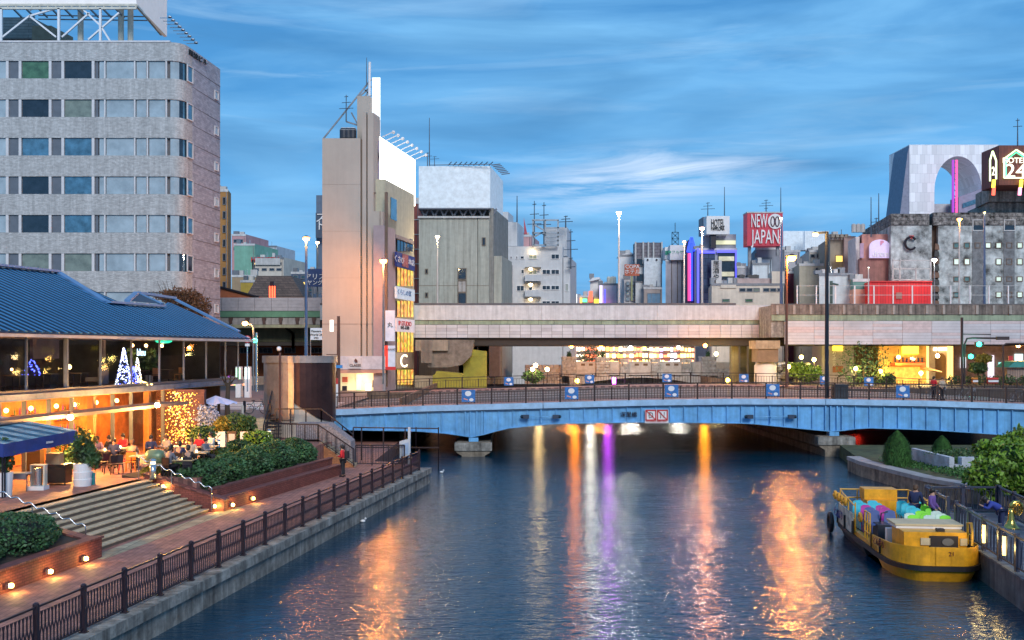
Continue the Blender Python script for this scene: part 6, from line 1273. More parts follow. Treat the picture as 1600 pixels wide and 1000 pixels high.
MB().box(X(1039.5, 195.9), X(1046.5, 195.9), 195.8, 195.95, Z(398, 196), Z(392, 196)).build('stripe', mat('sign_green', (.02, .3, .18), .5), sg); text('●フルサト', .62, mat('sign_green', (1, 1, 1)), sg, P(1059, 394, 193.9), sx=1.25)
t = thing('lattice_mast', 'short blue lattice mast on the roof behind the green lettered sign', 'mast', P(1055, 383, 198))
for a, b in (((1050, 383), (1050, 363)), ((1060, 383), (1060, 363)), ((1050, 363), (1060, 363)), ((1050, 373), (1060, 363)), ((1060, 373), (1050, 363)), ((1050, 383), (1060, 373)), ((1060, 383), (1050, 373)), ((1050, 373), (1060, 373)), ((1055, 363), (1055, 348))): MB().beam(P(*a, 198), P(*b, 198), .2).build('bar', mat('mast_blue', (.05, .22, .36), .5), t)
t = thing('spire_building', 'narrow spire shaped building with electric blue and red neon edges', 'building', P(1080, 476, 190)); MB().extr([P(1074, 478, 190), P(1086, 478, 190), P(1086, 392, 190), P(1080.5, 372, 190), P(1074, 395, 190)], (0, 5, 0)).build('wall', mat('wall_violet', (.12, .06, .16), .6), t)
for a, b, c_, nm in (((1075, 394), (1080.5, 371), (.03, .07, 1), 'neon_deepblue'), ((1080.5, 371), (1086, 392), (.03, .07, 1), 'neon_deepblue'), ((1080, 380), (1080, 470), (.1, .1, 1), 'neon_deepblue'), ((1077, 396), (1077, 470), (.7, .05, .2), 'neon_crimson')): MB().beam(P(*a, 189.8), P(*b, 189.8), .5).build('neon_tube', emat(nm, c_, 1.8), t)
t = simple('tall glass and steel building outlined in bright blue light under the hotel box sign', 1087, 1151, 388, 180, (.30, .33, .40)); MB().box(X(1092, 179.8), X(1117, 179.8), 179.7, 179.95, Z(474, 180), Z(395, 180)).build('glass_front', mat('glass_navy', (.05, .06, .12), .1, coat=.5, brick=(1.2, 1.2, 'v', .06)), t); MB().box(X(1122, 179.8), X(1150, 179.8), 179.7, 179.95, Z(436, 180), Z(393, 180)).build('glass_front', dark_glass, t)
for a, b, c_, d in ((1089, 1092, 388, 474), (1092, 1117, 392, 396), (1120, 1151, 391, 395), (1148.5, 1151, 395, 436)): neon(t, a, b, c_, d, 179.6, (.05, .1, .9), 1.3, 'neon_blue')
for py in (401, 425, ): MB().box(X(1123, 179.6), X(1147, 179.6), 179.5, 179.65, Z(py+7, 180), Z(py, 180)).build('lit_floor', mat('floor_lit', (.4, .4, .3), .5, emit=(.9, .85, .6), es=.35, var=.4, sc_=1), t)
blk(t, mat('wall_30_33_40', (1, 1, 1)), 'upper_floor', 1100, 1150, 366, 388, 181, 8); neon(t, 1117, 1149, 376, 382, 181, (.8, .8, .5), .6, 'floor_lit2')
MB().box(X(1111, 178), X(1127, 178), 177.6, 178, Z(445, 178), Z(407, 178)).build('banner', mat('banner_white', (.6, .58, .58), .6), t); text('居\n酒\nや', 1.15, black_text, t, P(1119, 423, 177.5))
sg = thing('hotel_sign', 'white box sign reading HOTEL in black on top of the blue lit building', 'sign', P(1119, 366, 178)); MB().box(X(1104, 178), X(1140, 178), 178, 182, Z(366, 178), Z(337.5, 178)).build('panel', white_paint, sg)
MB().box(X(1098, 181), X(1103.9, 181), 181, 185, Z(366, 181), Z(339, 181)).build('side_panel', mat('sign_side_dark', (.16, .14, .18), .5), sg); text('HOTEL', 1.9, black_text, sg, P(1121.5, 349, 177.9), fit=2.3, ext=.08); text('PAMPLONA', .95, black_text, sg, P(1121.5, 357.5, 177.9), fit=2.3, ext=.08); MB().box(X(1110, 179), X(1118, 179), 178.5, 180, Z(388, 179), Z(366.2, 179)).build('post', black_metal, sg)
for px, a, b, lab, yg in ((1106, 316, 337, 'pair of aerials on the hotel box sign', 3), (1132, 292, 337, 'thin rod on the hotel box sign', 0), (1197, 312, 331, 'aerial above the red rooftop sign', 4), (1220, 293, 331, 'thin rod at the right corner of the red sign', 0), (1361, 308, 370, 'left thin rod near the pink building', 0), (1373, 302, 364, 'right thin rod near the pink building', 0), (1590, 185, 228, 'rod with guy wires above the neon hotel sign', 2), (1369, 340, 364, 'stubby relay aerial between two thin rods', 4)): antenna(px, a, b, 178 if px < 1300 else 139 if px < 1400 else 134, lab, .07, yg)
t = simple('long cream two storey building low behind the highway parapet', 1112, 1225, 443, 160, (.56, .50, .42), rows=[(450, 456)], cols=[(1155, 1165), (1166, 1176), (1177, 1187), (1192, 1202), (1203, 1213), (1214, 1224)], alt=curtained); wins(t, [(1128, 1140), (1164, 1176)], [(467, 472)], 160, green_glass)
blk(t, mat('wall_56_50_42', (1, 1, 1)), 'upper_wall', 1206, 1226, 424, 443.1, 160.2, 6); blk(t, mat('wall_rail_pink', (.42, .33, .32), .7), 'roof_wall', 1152, 1206, 435, 443, 161, 5); blk(t, mat('wall_56_50_42', (1, 1, 1)), 'upper_wall', 1126, 1150, 445, 450, 159.8, 3)
for i, px in enumerate((1160, 1173, 1182)): tt = thing('roof_unit', 'dark air conditioning unit on the long cream roof, %s of three' % ('left', 'middle', 'right')[i], 'roof unit', P(px, 435, 162)); MB().box(X(px-5, 162), X(px+4, 162), 162, 163.5, Z(435, 162), Z(429.5, 162)).build('body', mat('unit_dark', (.06, .06, .06), .6), tt); MB().lathe(X(px, 162), 162.7, [(.35, Z(429.5, 162)), (.3, Z(428.6, 162))], 10).build('fan', black_metal, tt)
simple('pale blue white penthouse behind the long cream building', 1176, 1202, 411, 175, (.55, .6, .63)); simple('low grey roofs behind the blue lit building', 1152, 1178, 416, 178, (.38, .38, .4)); simple('dark grey box building under the red rooftop sign', 1182, 1226, 387, 182, (.20, .22, .26)); simple('pale blue panel house below the dark grey box', 1182, 1206, 402, 181, (.5, .58, .62))
sg = thing('rooftop_sign', 'large dark red rooftop sign reading NEW and JAPAN in white letters', 'sign', P(1195, 385, 176)); rs_ = mat('sign_crimson', (.42, .03, .06), .5, var=.1, emit=(.6, .03, .06), es=.15)
MB().box(X(1167.5, 176), X(1223, 176), 176, 179, Z(384, 176), Z(333, 176)).build('panel', rs_, sg); MB().box(X(1167, 176), X(1223.5, 176), 175.9, 179.1, Z(333, 176), Z(331, 176)).build('top_trim', off_white, sg)
text('NEW', 3.3, white_text, sg, P(1186, 346, 175.8), fit=2.75, ext=.15); text('JAPAN', 3.4, white_text, sg, P(1196, 371, 175.8), fit=4.75, ext=.15)
m = MB().extr([P(1211, 346, 175.9)+Vector((1.25*math.cos(a), 0, 1.3*math.sin(a))) for a in np.linspace(0, 2*PI, 21)[:-1]], (0, -.12, 0)); m.build('disc', white_paint, sg)
for px in (1207.5, 1214.5): m = MB().tube([P(px, 346, 175.7)+Vector((.33*math.cos(a), 0, .85*math.sin(a))) for a in np.linspace(0, 2*PI, 15)], .09, 5); m.build('ring', mat('ring_dark', (.1, .03, .05), .5), sg)
MB().beam(P(1171, 385, 177), P(1171, 440, 177), .5).build('post', grey_metal, sg); MB().beam(P(1215, 385, 177), P(1215, 400, 177), .5).build('post', grey_metal, sg)
for a, b, py, y_, lab in ((1224, 1257, 361, 190, 'left pale blue white rooftop billboard with vertical ribs'), (1257.5, 1295, 361, 186, 'right pale blue white rooftop billboard with vertical ribs')):
    t = thing('ribbed_billboard', lab, 'billboard', P(a, 390, y_)); n = 11
    for i in range(n): u = (b-a)/n; MB().box(X(a+i*u, y_)+.02, X(a+(i+1)*u, y_)-.02, y_, y_+1, Z(391 if a < 1250 else 390, y_), Z(py, y_)).build('panel', mat('rib_white', (.58, .66, .72), .5, emit=(.8, .9, 1), es=.18), t)
    MB().beam(P(a, 391.5, y_+.2), P(b, 391.5, y_+.2), .3).build('frame', grey_metal, t); MB().beam(P(a+3, 391.5, y_+.5), P(a+3, 430, y_+.5), .4).build('post', grey_metal, t)
t = simple('grey beige building with one small window below the ribbed billboards', 1249, 1290, 412, 158, (.36, .34, .27), rows=[(418, 423), (456, 461)], cols=[(1274, 1278)]); simple('pale upper floor with dark windows under the right ribbed billboard', 1265, 1291, 391, 164, (.42, .40, .36), rows=[(397, 403)], cols=[(1266, 1273), (1276, 1282), (1283, 1289)]); simple('narrow maroon and rust shop building behind the orange street lamp', 1229, 1249, 424, 165, (.14, .03, .05)); simple('grey building with round dish right of the red sign', 1222, 1250, 391, 184, (.42, .42, .44))
t = simple('brown grey tower with two glowing yellow windows', 1297, 1336, 371, 152, (.24, .21, .17), rows=None); blk(t, mat('wall_brown_pink', (.36, .27, .26), .7, var=.08), 'right_wing', 1319, 1337, 369, 500, 151, 4)
for py in (399, 421): win(t, (X(1311, 150.8), 150.8, Z(py+11, 150.8)), 0, 1.15, 1.05, yellow_win, groove)
for i in range(4): MB().box(X(1299+i*7, 151), X(1304+i*7, 151), 150.9, 152, Z(371, 151), Z(366, 151)).build('parapet_block', mat('wall_24_21_17', (1, 1, 1)), t)
for i, px in enumerate((1334, 1341, 1348)): tt = thing('water_tank', 'pale cylinder tank behind the pink building roof, %s of three' % ('left', 'middle', 'right')[i], 'tank', P(px, 363, 150)); MB().lathe(X(px, 150), 150, [(.35, Z(363, 150)), (.35, Z(351, 150)), (.15, Z(349.5, 150))], 10).build('drum', off_white, tt)
t = simple('white blue corrugated box house with a dark bird shaped mark', 1280, 1333, 427, 135, (.45, .52, .55), 1333, 8); MB().box(X(1297, 134.9), X(1301, 134.9), 134.85, 134.98, Z(474, 135), Z(439, 135)).build('dark_mark', mat('mark_green', (.05, .09, .08), .6), t); MB().beam(P(1301, 443, 134.9), P(1310, 445, 134.9), .2, .05, (0, 1, 0)).build('dark_mark', mat('mark_green', (1, 1, 1)), t)
t = bldg('pink_building', 'pink rendered building with an arched top and an illuminated lilac sign', 1365, 140); pink = mat('pink_render', (.50, .24, .20), .7, var=.1); blk(t, pink, 'wall', 1347, 1394, 366, 500, 140, 8); blk(t, mat('pink_dark', (.30, .14, .12), .7, streak=.3), 'lower_wall', 1343, 1394, 404, 500, 139.5, 2)
blk(t, mat('pink_white', (.55, .52, .52), .6), 'white_strip', 1337, 1343, 370, 500, 140.5, 6)
sg = thing('lilac_sign', 'lilac lit arched shop sign with the white word dress', 'sign', P(1375, 404, 139)); lil = mat('sign_lilac', (.45, .38, .55), .5, emit=(.75, .65, 1), es=.4)
m = MB().extr([P(1359, 403, 139)]+[P(1375-16*math.cos(a), 385-11*math.sin(a), 139) for a in np.linspace(0, PI, 9)]+[P(1391, 403, 139)], (0, .3, 0)); m.build('panel', lil, sg); text('dress', 1.05, white_text, sg, P(1376, 397, 138.9), ext=.06); text('P', .9, mat('sign_pink', (.8, .2, .3), .5), sg, P(1378, 380, 138.9), ext=.06)
MB().box(X(1344, 139), X(1349.5, 139), 139, 139.2, Z(403, 139), Z(380, 139)).build('side_panel', mat('sign_lilac2', (.42, .28, .4), .5), sg)
simple('teal topped pink low building left of the red container', 1333, 1358, 436, 133, (.10, .24, .22)); t = simple('salmon wall below the teal strip', 1333, 1358, 452, 132.5, (.52, .30, .22), name='low_wall', cat='wall')
t = thing('red_container', 'bright red corrugated container house on the far side of the highway', 'container', P(1405, 476, 130)); m_ = mat('container_red', (.55, .015, .02), .5, var=.08, brick=(.35, 9, 'v', .03), emit=(1, .02, .02), es=.12)
blk(t, m_, 'body', 1358, 1456, 440, 490, 130, 6); MB().box(X(1400, 129.9), X(1409, 129.9), 129.85, 129.98, Z(467, 130), Z(457, 130)).build('hatch', mat('hatch_rose', (.35, .15, .12), .6), t); MB().box(X(1358, 130), X(1456, 130), 129.8, 130, Z(440.8, 130), Z(439, 130)).build('roof_trim', red_paint, t)
# big grey stone building on the right
YS = 138.0; sb = bldg('stone_building', 'huge mottled grey stone building with rows of small square lit windows', 1500, YS); rock = mat('rock_grey', (.44, .48, .48), .85, var=.55, sc_=.7, bump=.7, bs=3, streak=.2); rock2 = mat('rock_band', (.22, .21, .20), .9, var=.7, sc_=2.2, bump=.8, bs=5, brick=(1.1, .55, 'v', .05))
blk(sb, rock, 'wall', 1392, 1456, 352, 600, YS, 20); blk(sb, rock, 'wall', 1466, 1760, 352, 600, YS, 20); blk(sb, rock2, 'rough_band', 1392, 1452, 334, 352, YS-.1, 20); blk(sb, rock2, 'rough_band', 1458, 1760, 332, 352, YS-.1, 20); blk(sb, concrete, 'penthouse', 1545, 1760, 315, 332, YS+3, 10)
blk(sb, mat('slot_brown', (.12, .07, .05), .8, var=.3), 'recess', 1454, 1468, 352, 600, YS+1, 3)
for i in range(9): MB().extr([P(1453-i*.0+i*1.0, 478-i*11, YS-.3), P(1468, 478-i*11, YS-.3), P(1467, 470-i*11, YS-.3), P(1454+i*1.0, 468-i*11, YS-.3)], (0, .2, 0)).build('recess_panel', mat('recess_panel%d' % (i % 2), ((.16, .09, .06), (.05, .05, .05))[i % 2], .7), sb)
for r_, (a, b) in enumerate(((379, 388), (404, 414), (432, 440), (456, 465))):
    for i in range(9):
        px = 1494+i*16.5
        if r_ in (1, 2) and i in (2, 3): continue
        if r_ == 3 and i in (1, 2, 3): continue
        win(sb, (X(px, YS), YS-.01, Z(b, YS)), 0, 9*YS/F, (b-a)*YS/F, mat('lit_pane', (.4, .5, .45), .3, emit=(.75, .95, .8), es=.55, var=.5, sc_=.3) if i > 2 or r_ == 1 else mat('teal_pane', (.1, .2, .2), .2), groove, fr=.09)
for px, w_ in ((1528, 18), (1577, 18)): win(sb, (X(px, YS), YS-.01, Z(361, YS)), 0, w_*YS/F, 18*YS/F, dark_glass, mat('sill_white', (.5, .5, .5), .6), fr=.12)
for a, b in ((1519, 1536), (1568, 1585)): MB().box(X(a, YS), X(b, YS), YS-.07, YS, Z(600, YS), Z(362, YS)).build('dark_strip', mat('strip_dark', (.17, .18, .19), .8, var=.3), sb)
m = MB().tube([P(1423, 380, YS-.4)+Vector((.75*math.cos(a), 0, .85*math.sin(a))) for a in np.linspace(.6, 5.6, 16)], .16, 6); m.build('c_shaped_emblem', black_metal, sb); MB().extr([P(1424, 374, YS-.4), P(1428, 368, YS-.4), P(1420, 368, YS-.4)], (0, -.1, 0)).build('emblem_point', red_paint, sb)
t = thing('scaffold', 'pale metal scaffold frame against the stone wall above the red container', 'scaffold', P(1425, 440, 134))
for a, b in (((1394, 407), (1456, 407)), ((1394, 420), (1456, 420)), ((1394, 437), (1456, 437)), ((1406, 405), (1406, 439)), ((1395, 405), (1395, 439)), ((1454, 405), (1454, 439)), ((1431, 418), (1431, 439))): MB().beam(P(*a, 134), P(*b, 134), .13).build('bar', off_white, t)
# arch landmark
YA = 260.0; ar = thing('arch_building', 'pale tiled wall with a great arched opening above the stone building', 'building', P(1470, 340, YA)); tile = mat('arch_tile', (.80, .79, .80), .6, var=.04, sc_=.2, brick=(1.2, 2.4, 'v', .02), emit=(.8, .8, 1), es=.06)
cxp, top_, half = 1497, 244, 37
arcL = [P(cxp-half*math.cos(a), 298-54*math.sin(a), YA) for a in np.linspace(0, PI/2, 12)]; arcR = [P(cxp+half*math.cos(a), 298-54*math.sin(a), YA) for a in np.linspace(0, PI/2, 12)]
for i in range(11):
    for A in (arcL, arcR): a, b = A[i], A[i+1]; up = Vector((0, 0, Z(226, YA))); MB().extr([a, b, Vector((b.x, YA, up.z)), Vector((a.x, YA, up.z))], (0, 14, 0)).build('arch_panel', tile, ar)
MB().extr([P(1421, 226, YA), P(1460, 226, YA), P(1460, 345, YA), P(1421, 345, YA)], (0, 14, 0)).build('pier', tile, ar); MB().extr([P(1534, 226, YA), P(1560, 226, YA), P(1560, 345, YA), P(1534, 345, YA)], (0, 14, 0)).build('pier', tile, ar)
MB().extr([P(1420.8, 226, YA+.2), P(1420.8, 345, YA+.2), P(1405, 345, YA+.2), P(1418, 240, YA+.2)], (0, 10, 0)).build('slanted_flank', mat('flank_grey', (.24, .25, .33), .6), ar)
MB().box(X(1460.2, YA+4), X(1496, YA+4), YA+4, YA+10, Z(345, YA), Z(315, YA)).build('drum', mat('drum_silver', (.5, .52, .55), .4, .3), ar)
MB().extr([P(1498, 308, YA-3), P(1560, 285, YA-3), P(1560, 345, YA-3), P(1498, 345, YA-3)], (0, 5, 0)).build('front_wing', mat('wing_mauve', (.30, .28, .38), .6), ar); MB().extr([P(1504, 318, YA-3.2), P(1545, 304, YA-3.2), P(1545, 311, YA-3.2), P(1504, 325, YA-3.2)], (0, .1, 0)).build('window_band', sky_glass, ar)
t = thing('glow_tower', 'slim magenta and blue lattice pole standing inside the great arch', 'tower', P(1492, 335, 255)); 
for px, nm, c_ in ((1489, 'neon_violet', (.4, .04, .5)), (1494.5, 'neon_crimson', (1, 1, 1))): MB().beam(P(px, 250, 255), P(px, 335, 255), .45).build('neon_tube', emat(nm, c_, .6), t)
for i in range(10): MB().beam(P(1489, 250+i*9, 255), P(1495, 255+i*9, 255), .2).build('bar', mat('mast_blue', (1, 1, 1)), t)
# neon hotel sign
hs = thing('neon_hotel_sign', 'brown box sign with house shaped neon outline reading HOTEL 24', 'sign', P(1572, 300, 134)); brn = mat('sign_brown', (.16, .04, .025), .6, var=.15, brick=(.4, 9, 'v', .03))
MB().prism([(X(1561, 134), 134), (X(1660, 134), 134), (X(1660, 134), 139), (X(1561, 134), 139)], Z(289, 134), Z(227, 134)).build('box', brn, hs); MB().prism([(X(1545, 138), 138), (X(1560.5, 134), 134), (X(1560.5, 134), 138.5), (X(1545, 138), 138.5)], Z(288, 134), Z(230, 134)).build('side_box', brn, hs)
def neonline(pts, c_, nm, Y, w=.16):
    for a, b in zip(pts, pts[1:]): MB().beam(P(*a, Y), P(*b, Y), w).build('neon_tube', emat(nm, c_, 1.6), hs)
neonline([(1569, 278), (1569, 248), (1588, 234), (1612, 250)], (.85, 1, .5), 'neon_lime', 133.8); neonline([(1569, 278), (1612, 278)], (.85, 1, .5), 'neon_lime', 133.8); neonline([(1572, 275), (1572, 250), (1588, 238), (1612, 253)], (.1, 1, .3), 'neon_green', 133.7, .1)
neonline([(1547, 283), (1547, 250), (1551, 236), (1556.5, 251), (1556.5, 280)], (.85, 1, .5), 'neon_lime', 133.5); text('HOTEL', 1.0, emat('neon_warmwhite', (1, .92, .7), 1.2), hs, P(1585, 251, 133.75), ext=.05); text('24', 2.6, emat('neon_warmwhite', (1, 1, 1), 1), hs, P(1587, 268, 133.75), ext=.08, sx=1.1); text('2', 1.6, emat('neon_warmwhite', (1, 1, 1), 1), hs, P(1552, 268, 133.3), ext=.08, sx=.5)
for px, c_, nm in ((1553, (1, .8, .05), 'neon_yellow'), (1553, (1, .12, .06), 'neon_red2'), (1596, (1, .8, .05), 'neon_yellow'), (1594, (1, .3, .5), 'neon_rose')):
    y0 = 281 if 'yellow' in nm else 293; MB().beam(P(px, y0, 133.4), P(px-1, y0+12, 133.4), .32).build('neon_flame', emat(nm, c_, 2), hs)
blk(sb, concrete, 'plant_box', 1545, 1760, 293, 315, YS+2, 6)
# far haze row so that no horizon shows between blocks
far = thing('distant_blocks', 'row of distant pale blocks closing the view far behind the highway', 'building', (0, 420, 4)); x = -330
while x < 420:
    w_ = R.uniform(14, 34); h_ = R.uniform(14, 27); MB().box(x, x+w_-.5, 420, 440, 4, h_).build('block', mat('distant_%d' % R.randint(0, 3), (R.uniform(.25, .4),)*3, .8), far); x += w_
# ------------------------------------------------------------ street lamps
def street_lamp(px, py, pyb, Y, lab, c, es, en, arm=0, m_=None, r=.09, lr=.3, kind_='ball'):
    t = thing('street_lamp', lab, 'street lamp', P(px+arm, pyb, Y)); m_ = m_ or black_metal
    if arm: MB().tube([P(px+arm, pyb, Y), P(px+arm, py-4, Y)], [r*1.3, r], 8).build('pole', m_, t); MB().beam(P(px+arm, py-3, Y), P(px, py-1.5, Y), r*1.2).build('arm', m_, t)
    else: MB().tube([P(px, pyb, Y), P(px, py+2, Y)], [r*1.3, r*.8], 8).build('pole', m_, t)
    MB().lathe(X(px, Y), Y, [(lr*.7, Z(py, Y)+lr*.5), (lr*1.3, Z(py, Y)+lr*.35), (lr*.3, Z(py, Y)+lr*.95)], 12).build('hood', m_, t)
    MB().ball((X(px, Y), Y, Z(py, Y)), lr, 10, 7, .75).build('lamp', emat('streetlamp_%d_%d' % (int(c[1]*100), es), c, es), t)
    lamp_light((X(px, Y), Y-lr*1.2, Z(py, Y)-lr*.6), en, c, lr*.8, parent=t); return t
SO = (1, .33, .05); WW = (1, .68, .32); CW = (1, .93, .8)
bluep = mat('pole_blue', (.09, .14, .24), .4, .4)
street_lamp(478.5, 373, 590, 84, 'dark tall street lamp in front of the side viaduct with a warm head', SO, 14, 1000, m_=bluep, r=.12, lr=.28)
street_lamp(496, 379, 470, 135, 'thinner street lamp behind the tall one left of the beige tower', WW, 10, 300, m_=grey_metal, lr=.25)
street_lamp(599, 408, 600, 106, 'orange street lamp before the narrow side of the beige tower', SO, 22, 5000, m_=grey_metal, r=.1, lr=.38)
street_lamp(683.5, 370, 482, 126, 'warm lamp on a tall pole before the grey concrete block', WW, 14, 500, m_=off_white, lr=.25)
street_lamp(967, 333, 482, 126, 'white lamp on a very tall pale pole alone in the sky', CW, 16, 2500, m_=off_white, r=.11, lr=.3)
street_lamp(1069, 378, 478, 128, 'small orange lamp behind the green lettered sign', SO, 10, 200, m_=off_white, lr=.2)
street_lamp(1097, 357, 478, 126, 'orange lamp on a pale pole before the hotel box sign', (1, .5, .32), 18, 4000, m_=off_white, r=.11, lr=.28)
street_lamp(1220.5, 341, 478, 122, 'blue grey pole with a small lamp over the right side of the red sign', WW, 8, 200, m_=bluep, r=.14, lr=.18)
street_lamp(1237, 403, 622, 104, 'glowing orange hooded lamp on a rusty pole behind the bridge', SO, 26, 6000, arm=-8, m_=mat('pole_rust', (.12, .05, .03), .5), r=.12, lr=.45)
street_lamp(1274, 366, 622, 77.2, 'tallest dark street lamp on the bridge with an arm to the left', (1, .5, .12), 14, 900, arm=18, m_=mat('pole_night', (.02, .025, .035), .4, .4), r=.13, lr=.22)
street_lamp(1499, 343, 476, 120, 'orange lamp on a pale pole in front of the stone building', SO, 14, 600, m_=off_white, lr=.26)
street_lamp(1538, 332, 476, 120, 'dark blue pole lamp in front of the stone building', WW, 2, 40, m_=bluep, r=.13, lr=.15)
street_lamp(1460, 406, 476, 128, 'bright white starry lamp above the red container end', CW, 30, 700, m_=grey_metal, r=.07, lr=.3)
street_lamp(1357, 418, 476, 121, 'thin pale lamp post left of the pink building', CW, .5, 5, m_=off_white, r=.07, lr=.12)
t = thing('control_cabinet', 'dark grey street cabinet on the bridge beside the tallest lamp', 'cabinet', (X(1311, 77), 77, zt(1311)))
MB().box(X(1299.5, 77), X(1322, 77), 76.5, 77.2, zt(1311), Z(600, 77)).build('body', mat('cabinet_dark', (.05, .055, .065), .4, .3), t); MB().box(X(1310.5, 77), X(1311, 77), 76.48, 76.499, zt(1311)+.05, Z(601, 77)).build('door_gap', black_metal, t)
t = thing('utility_pole', 'rusty brown utility pole with a white lamp box before the beige tower', 'utility pole', P(529, 620, 86))
MB().tube([P(529, 640, 86), P(529, 494, 86)], [.17, .13], 8).build('pole', mat('pole_rust', (1, 1, 1)), t); MB().box(X(516, 86), X(521, 86), 85.8, 86.1, Z(518, 86), Z(500, 86)).build('lamp_box', emat('lampbox', (1, .9, .75), 1.5), t)
MB().beam(P(521, 508, 86), P(529, 508, 86), .06).build('arm', grey_metal, t); MB().box(X(524, 86), X(536, 86), 85.7, 85.85, Z(575, 86), Z(570.5, 86)).build('blue_plate', mat('plate_blue', (.03, .25, .6), .5), t); MB().beam(P(510, 554, 86), P(529, 554, 86), .07).build('bracket', mat('pole_rust', (1, 1, 1)), t)
t = thing('short_board', 'narrow red and white notice post at the left end of the bridge railing', 'sign', P(526, 632, 80)); MB().box(X(523, 80), X(528, 80), 80, 80.1, Z(600, 80), Z(591, 80)).build('red_panel', red_paint, t); MB().box(X(523, 80), X(528, 80), 80, 80.1, 3.4, Z(600.2, 80)).build('white_panel', white_paint, t)
# right signals
sg_ = thing('signal_gantry', 'dark signal pole with curved arm and camera box in front of the right shops', 'traffic light', P(1503, 610, 104)); gm = mat('gantry_brown', (.04, .02, .02), .5)
MB().tube([P(1503, 612, 104), P(1503, 496, 104)], .14, 8).build('pole', gm, sg_); MB().tube([P(1507, 600, 104), P(1507, 538, 104), P(1511, 529, 104), P(1520, 528, 104), P(1556, 528.5, 104)], .1, 8).build('arm', gm, sg_)
MB().tube([P(1503, 522, 104), P(1548, 522.5, 104)], .06, 6).build('upper_arm', gm, sg_); MB().beam(P(1557, 528.5, 104), P(1576, 528.5, 104), .35).build('camera_box', gm, sg_)
for px, py in ((1530, 538), (1517, 557)): MB().beam(P(px-6, py, 104), P(px+6, py, 104), .45).build('signal_head', gm, sg_); MB().ball(P(px, py, 103.7), .24, 10, 6).build('lens', emat('signal_teal', (.03, 1, .6), 10), sg_); lamp_light(P(px, py, 103.2), 40, (.05, 1, .6), .2, parent=sg_)
t = thing('signal_pole', 'second dark pole and arm with a hooded sign at the right edge', 'pole', P(1567, 610, 106)); MB().tube([P(1567, 612, 106), P(1567, 540, 106), P(1572, 537, 106), P(1640, 536, 106)], .1, 8).build('pole', gm, t); MB().box(X(1575, 106), X(1581, 106), 105.8, 106, Z(563, 106), Z(556, 106)).build('round_plate', red_paint, t)
# ------------------------------------------------------------ old stone bridge behind and the lit shops
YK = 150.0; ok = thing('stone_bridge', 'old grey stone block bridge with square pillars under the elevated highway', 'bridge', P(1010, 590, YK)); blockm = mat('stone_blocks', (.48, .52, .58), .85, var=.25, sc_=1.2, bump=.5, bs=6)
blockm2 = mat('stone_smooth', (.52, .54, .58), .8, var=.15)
def stonewall(px0, px1, py0, py1, Y, bw_=7, bh=4.4, m_=blockm, dep=2, parent=ok):
    r = 0; y = py0
    while y < py1-.5:
        x = px0-(bw_/2 if r % 2 else 0)
        while x < px1-.5:
            a, b = max(x, px0), min(x+bw_, px1)
            if b-a > .8: j = R.uniform(0, .12); MB().box(X(a, Y)+.03, X(b, Y)-.03, Y-j, Y+dep, Z(min(y+bh, py1), Y)+.03, Z(y, Y)-.03).build('stone_block', m_, parent)
            x += bw_
        y += bh; r += 1
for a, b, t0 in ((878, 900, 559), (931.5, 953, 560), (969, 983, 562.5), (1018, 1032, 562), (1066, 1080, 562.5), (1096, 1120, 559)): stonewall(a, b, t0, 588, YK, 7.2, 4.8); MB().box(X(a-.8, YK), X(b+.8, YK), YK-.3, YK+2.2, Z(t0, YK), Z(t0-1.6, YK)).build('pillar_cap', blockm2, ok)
for a, b in ((900.5, 931), (953.5, 968.5), (983.5, 1017.5), (1032.5, 1065.5), (1080.5, 1095.5)):
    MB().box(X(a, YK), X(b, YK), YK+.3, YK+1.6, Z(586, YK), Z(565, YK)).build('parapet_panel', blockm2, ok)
    if b-a > 20:
        for u in (.25, .65): MB().box(X(a+(b-a)*u, YK), X(a+(b-a)*(u+.2), YK), YK+.25, YK+.31, Z(571.5, YK), Z(568, YK)).build('slot', groove, ok)
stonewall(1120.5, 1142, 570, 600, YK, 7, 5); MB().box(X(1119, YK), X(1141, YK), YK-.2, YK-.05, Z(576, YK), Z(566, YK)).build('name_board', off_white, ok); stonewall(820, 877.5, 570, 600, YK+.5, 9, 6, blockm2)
MB().box(X(877, YK), X(1142, YK), YK+2.3, YK+14, 2.9, 4.3).build('deck', concrete, ok)
arc = [P(890+220*i/16, 604-14*math.sin(PI*i/16), YK) for i in range(17)]
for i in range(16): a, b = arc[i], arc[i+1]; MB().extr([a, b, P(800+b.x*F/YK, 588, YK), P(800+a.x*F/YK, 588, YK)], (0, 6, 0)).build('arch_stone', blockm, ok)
for px in (889, 942, 1106): t = thing('topiary', 'small clipped cone shrub on a stone bridge pillar, %s one' % {889: 'left', 942: 'middle', 1106: 'right'}[px], 'shrub', P(px, 559, YK+1)); leaves('foliage', leaf_dark, t, [(P(px, 555, YK+1), (.35, .35, .6), 1)], 300, .1, kind='stuff', shell=.3); MB().tube([P(px, 559, YK+1), P(px, 555, YK+1)], .1).build('stem', bark, t)
shops = [(877, 897, (1, .5, .12)), (897, 914, (1, .8, .55)), (914, 932, (1, .25, .06)), (932, 946, (1, .7, .3)), (946, 973, (1, .45, .08)), (973, 990, (1, .85, .5)), (990, 1003, (1, .35, .1)), (1003, 1014, (.9, .9, .2)), (1014, 1030, (.9, .5, .2)), (1030, 1047, (.6, .5, .9)), (1047, 1062, (.9, .9, .9)), (1062, 1080, (1, .6, .2)), (1080, 1097, (.8, .35, .2)), (1118, 1142, (.95, .9, .8))]
adj = ['orange lit', 'cream lit', 'red lit', 'gold lit', 'deep orange lit', 'pale yellow lit', 'tomato red lit', 'lime yellow lit', 'amber lit', 'violet lit', 'white lit', 'warm brown lit', 'dim rust lit', 'pearl white lit']
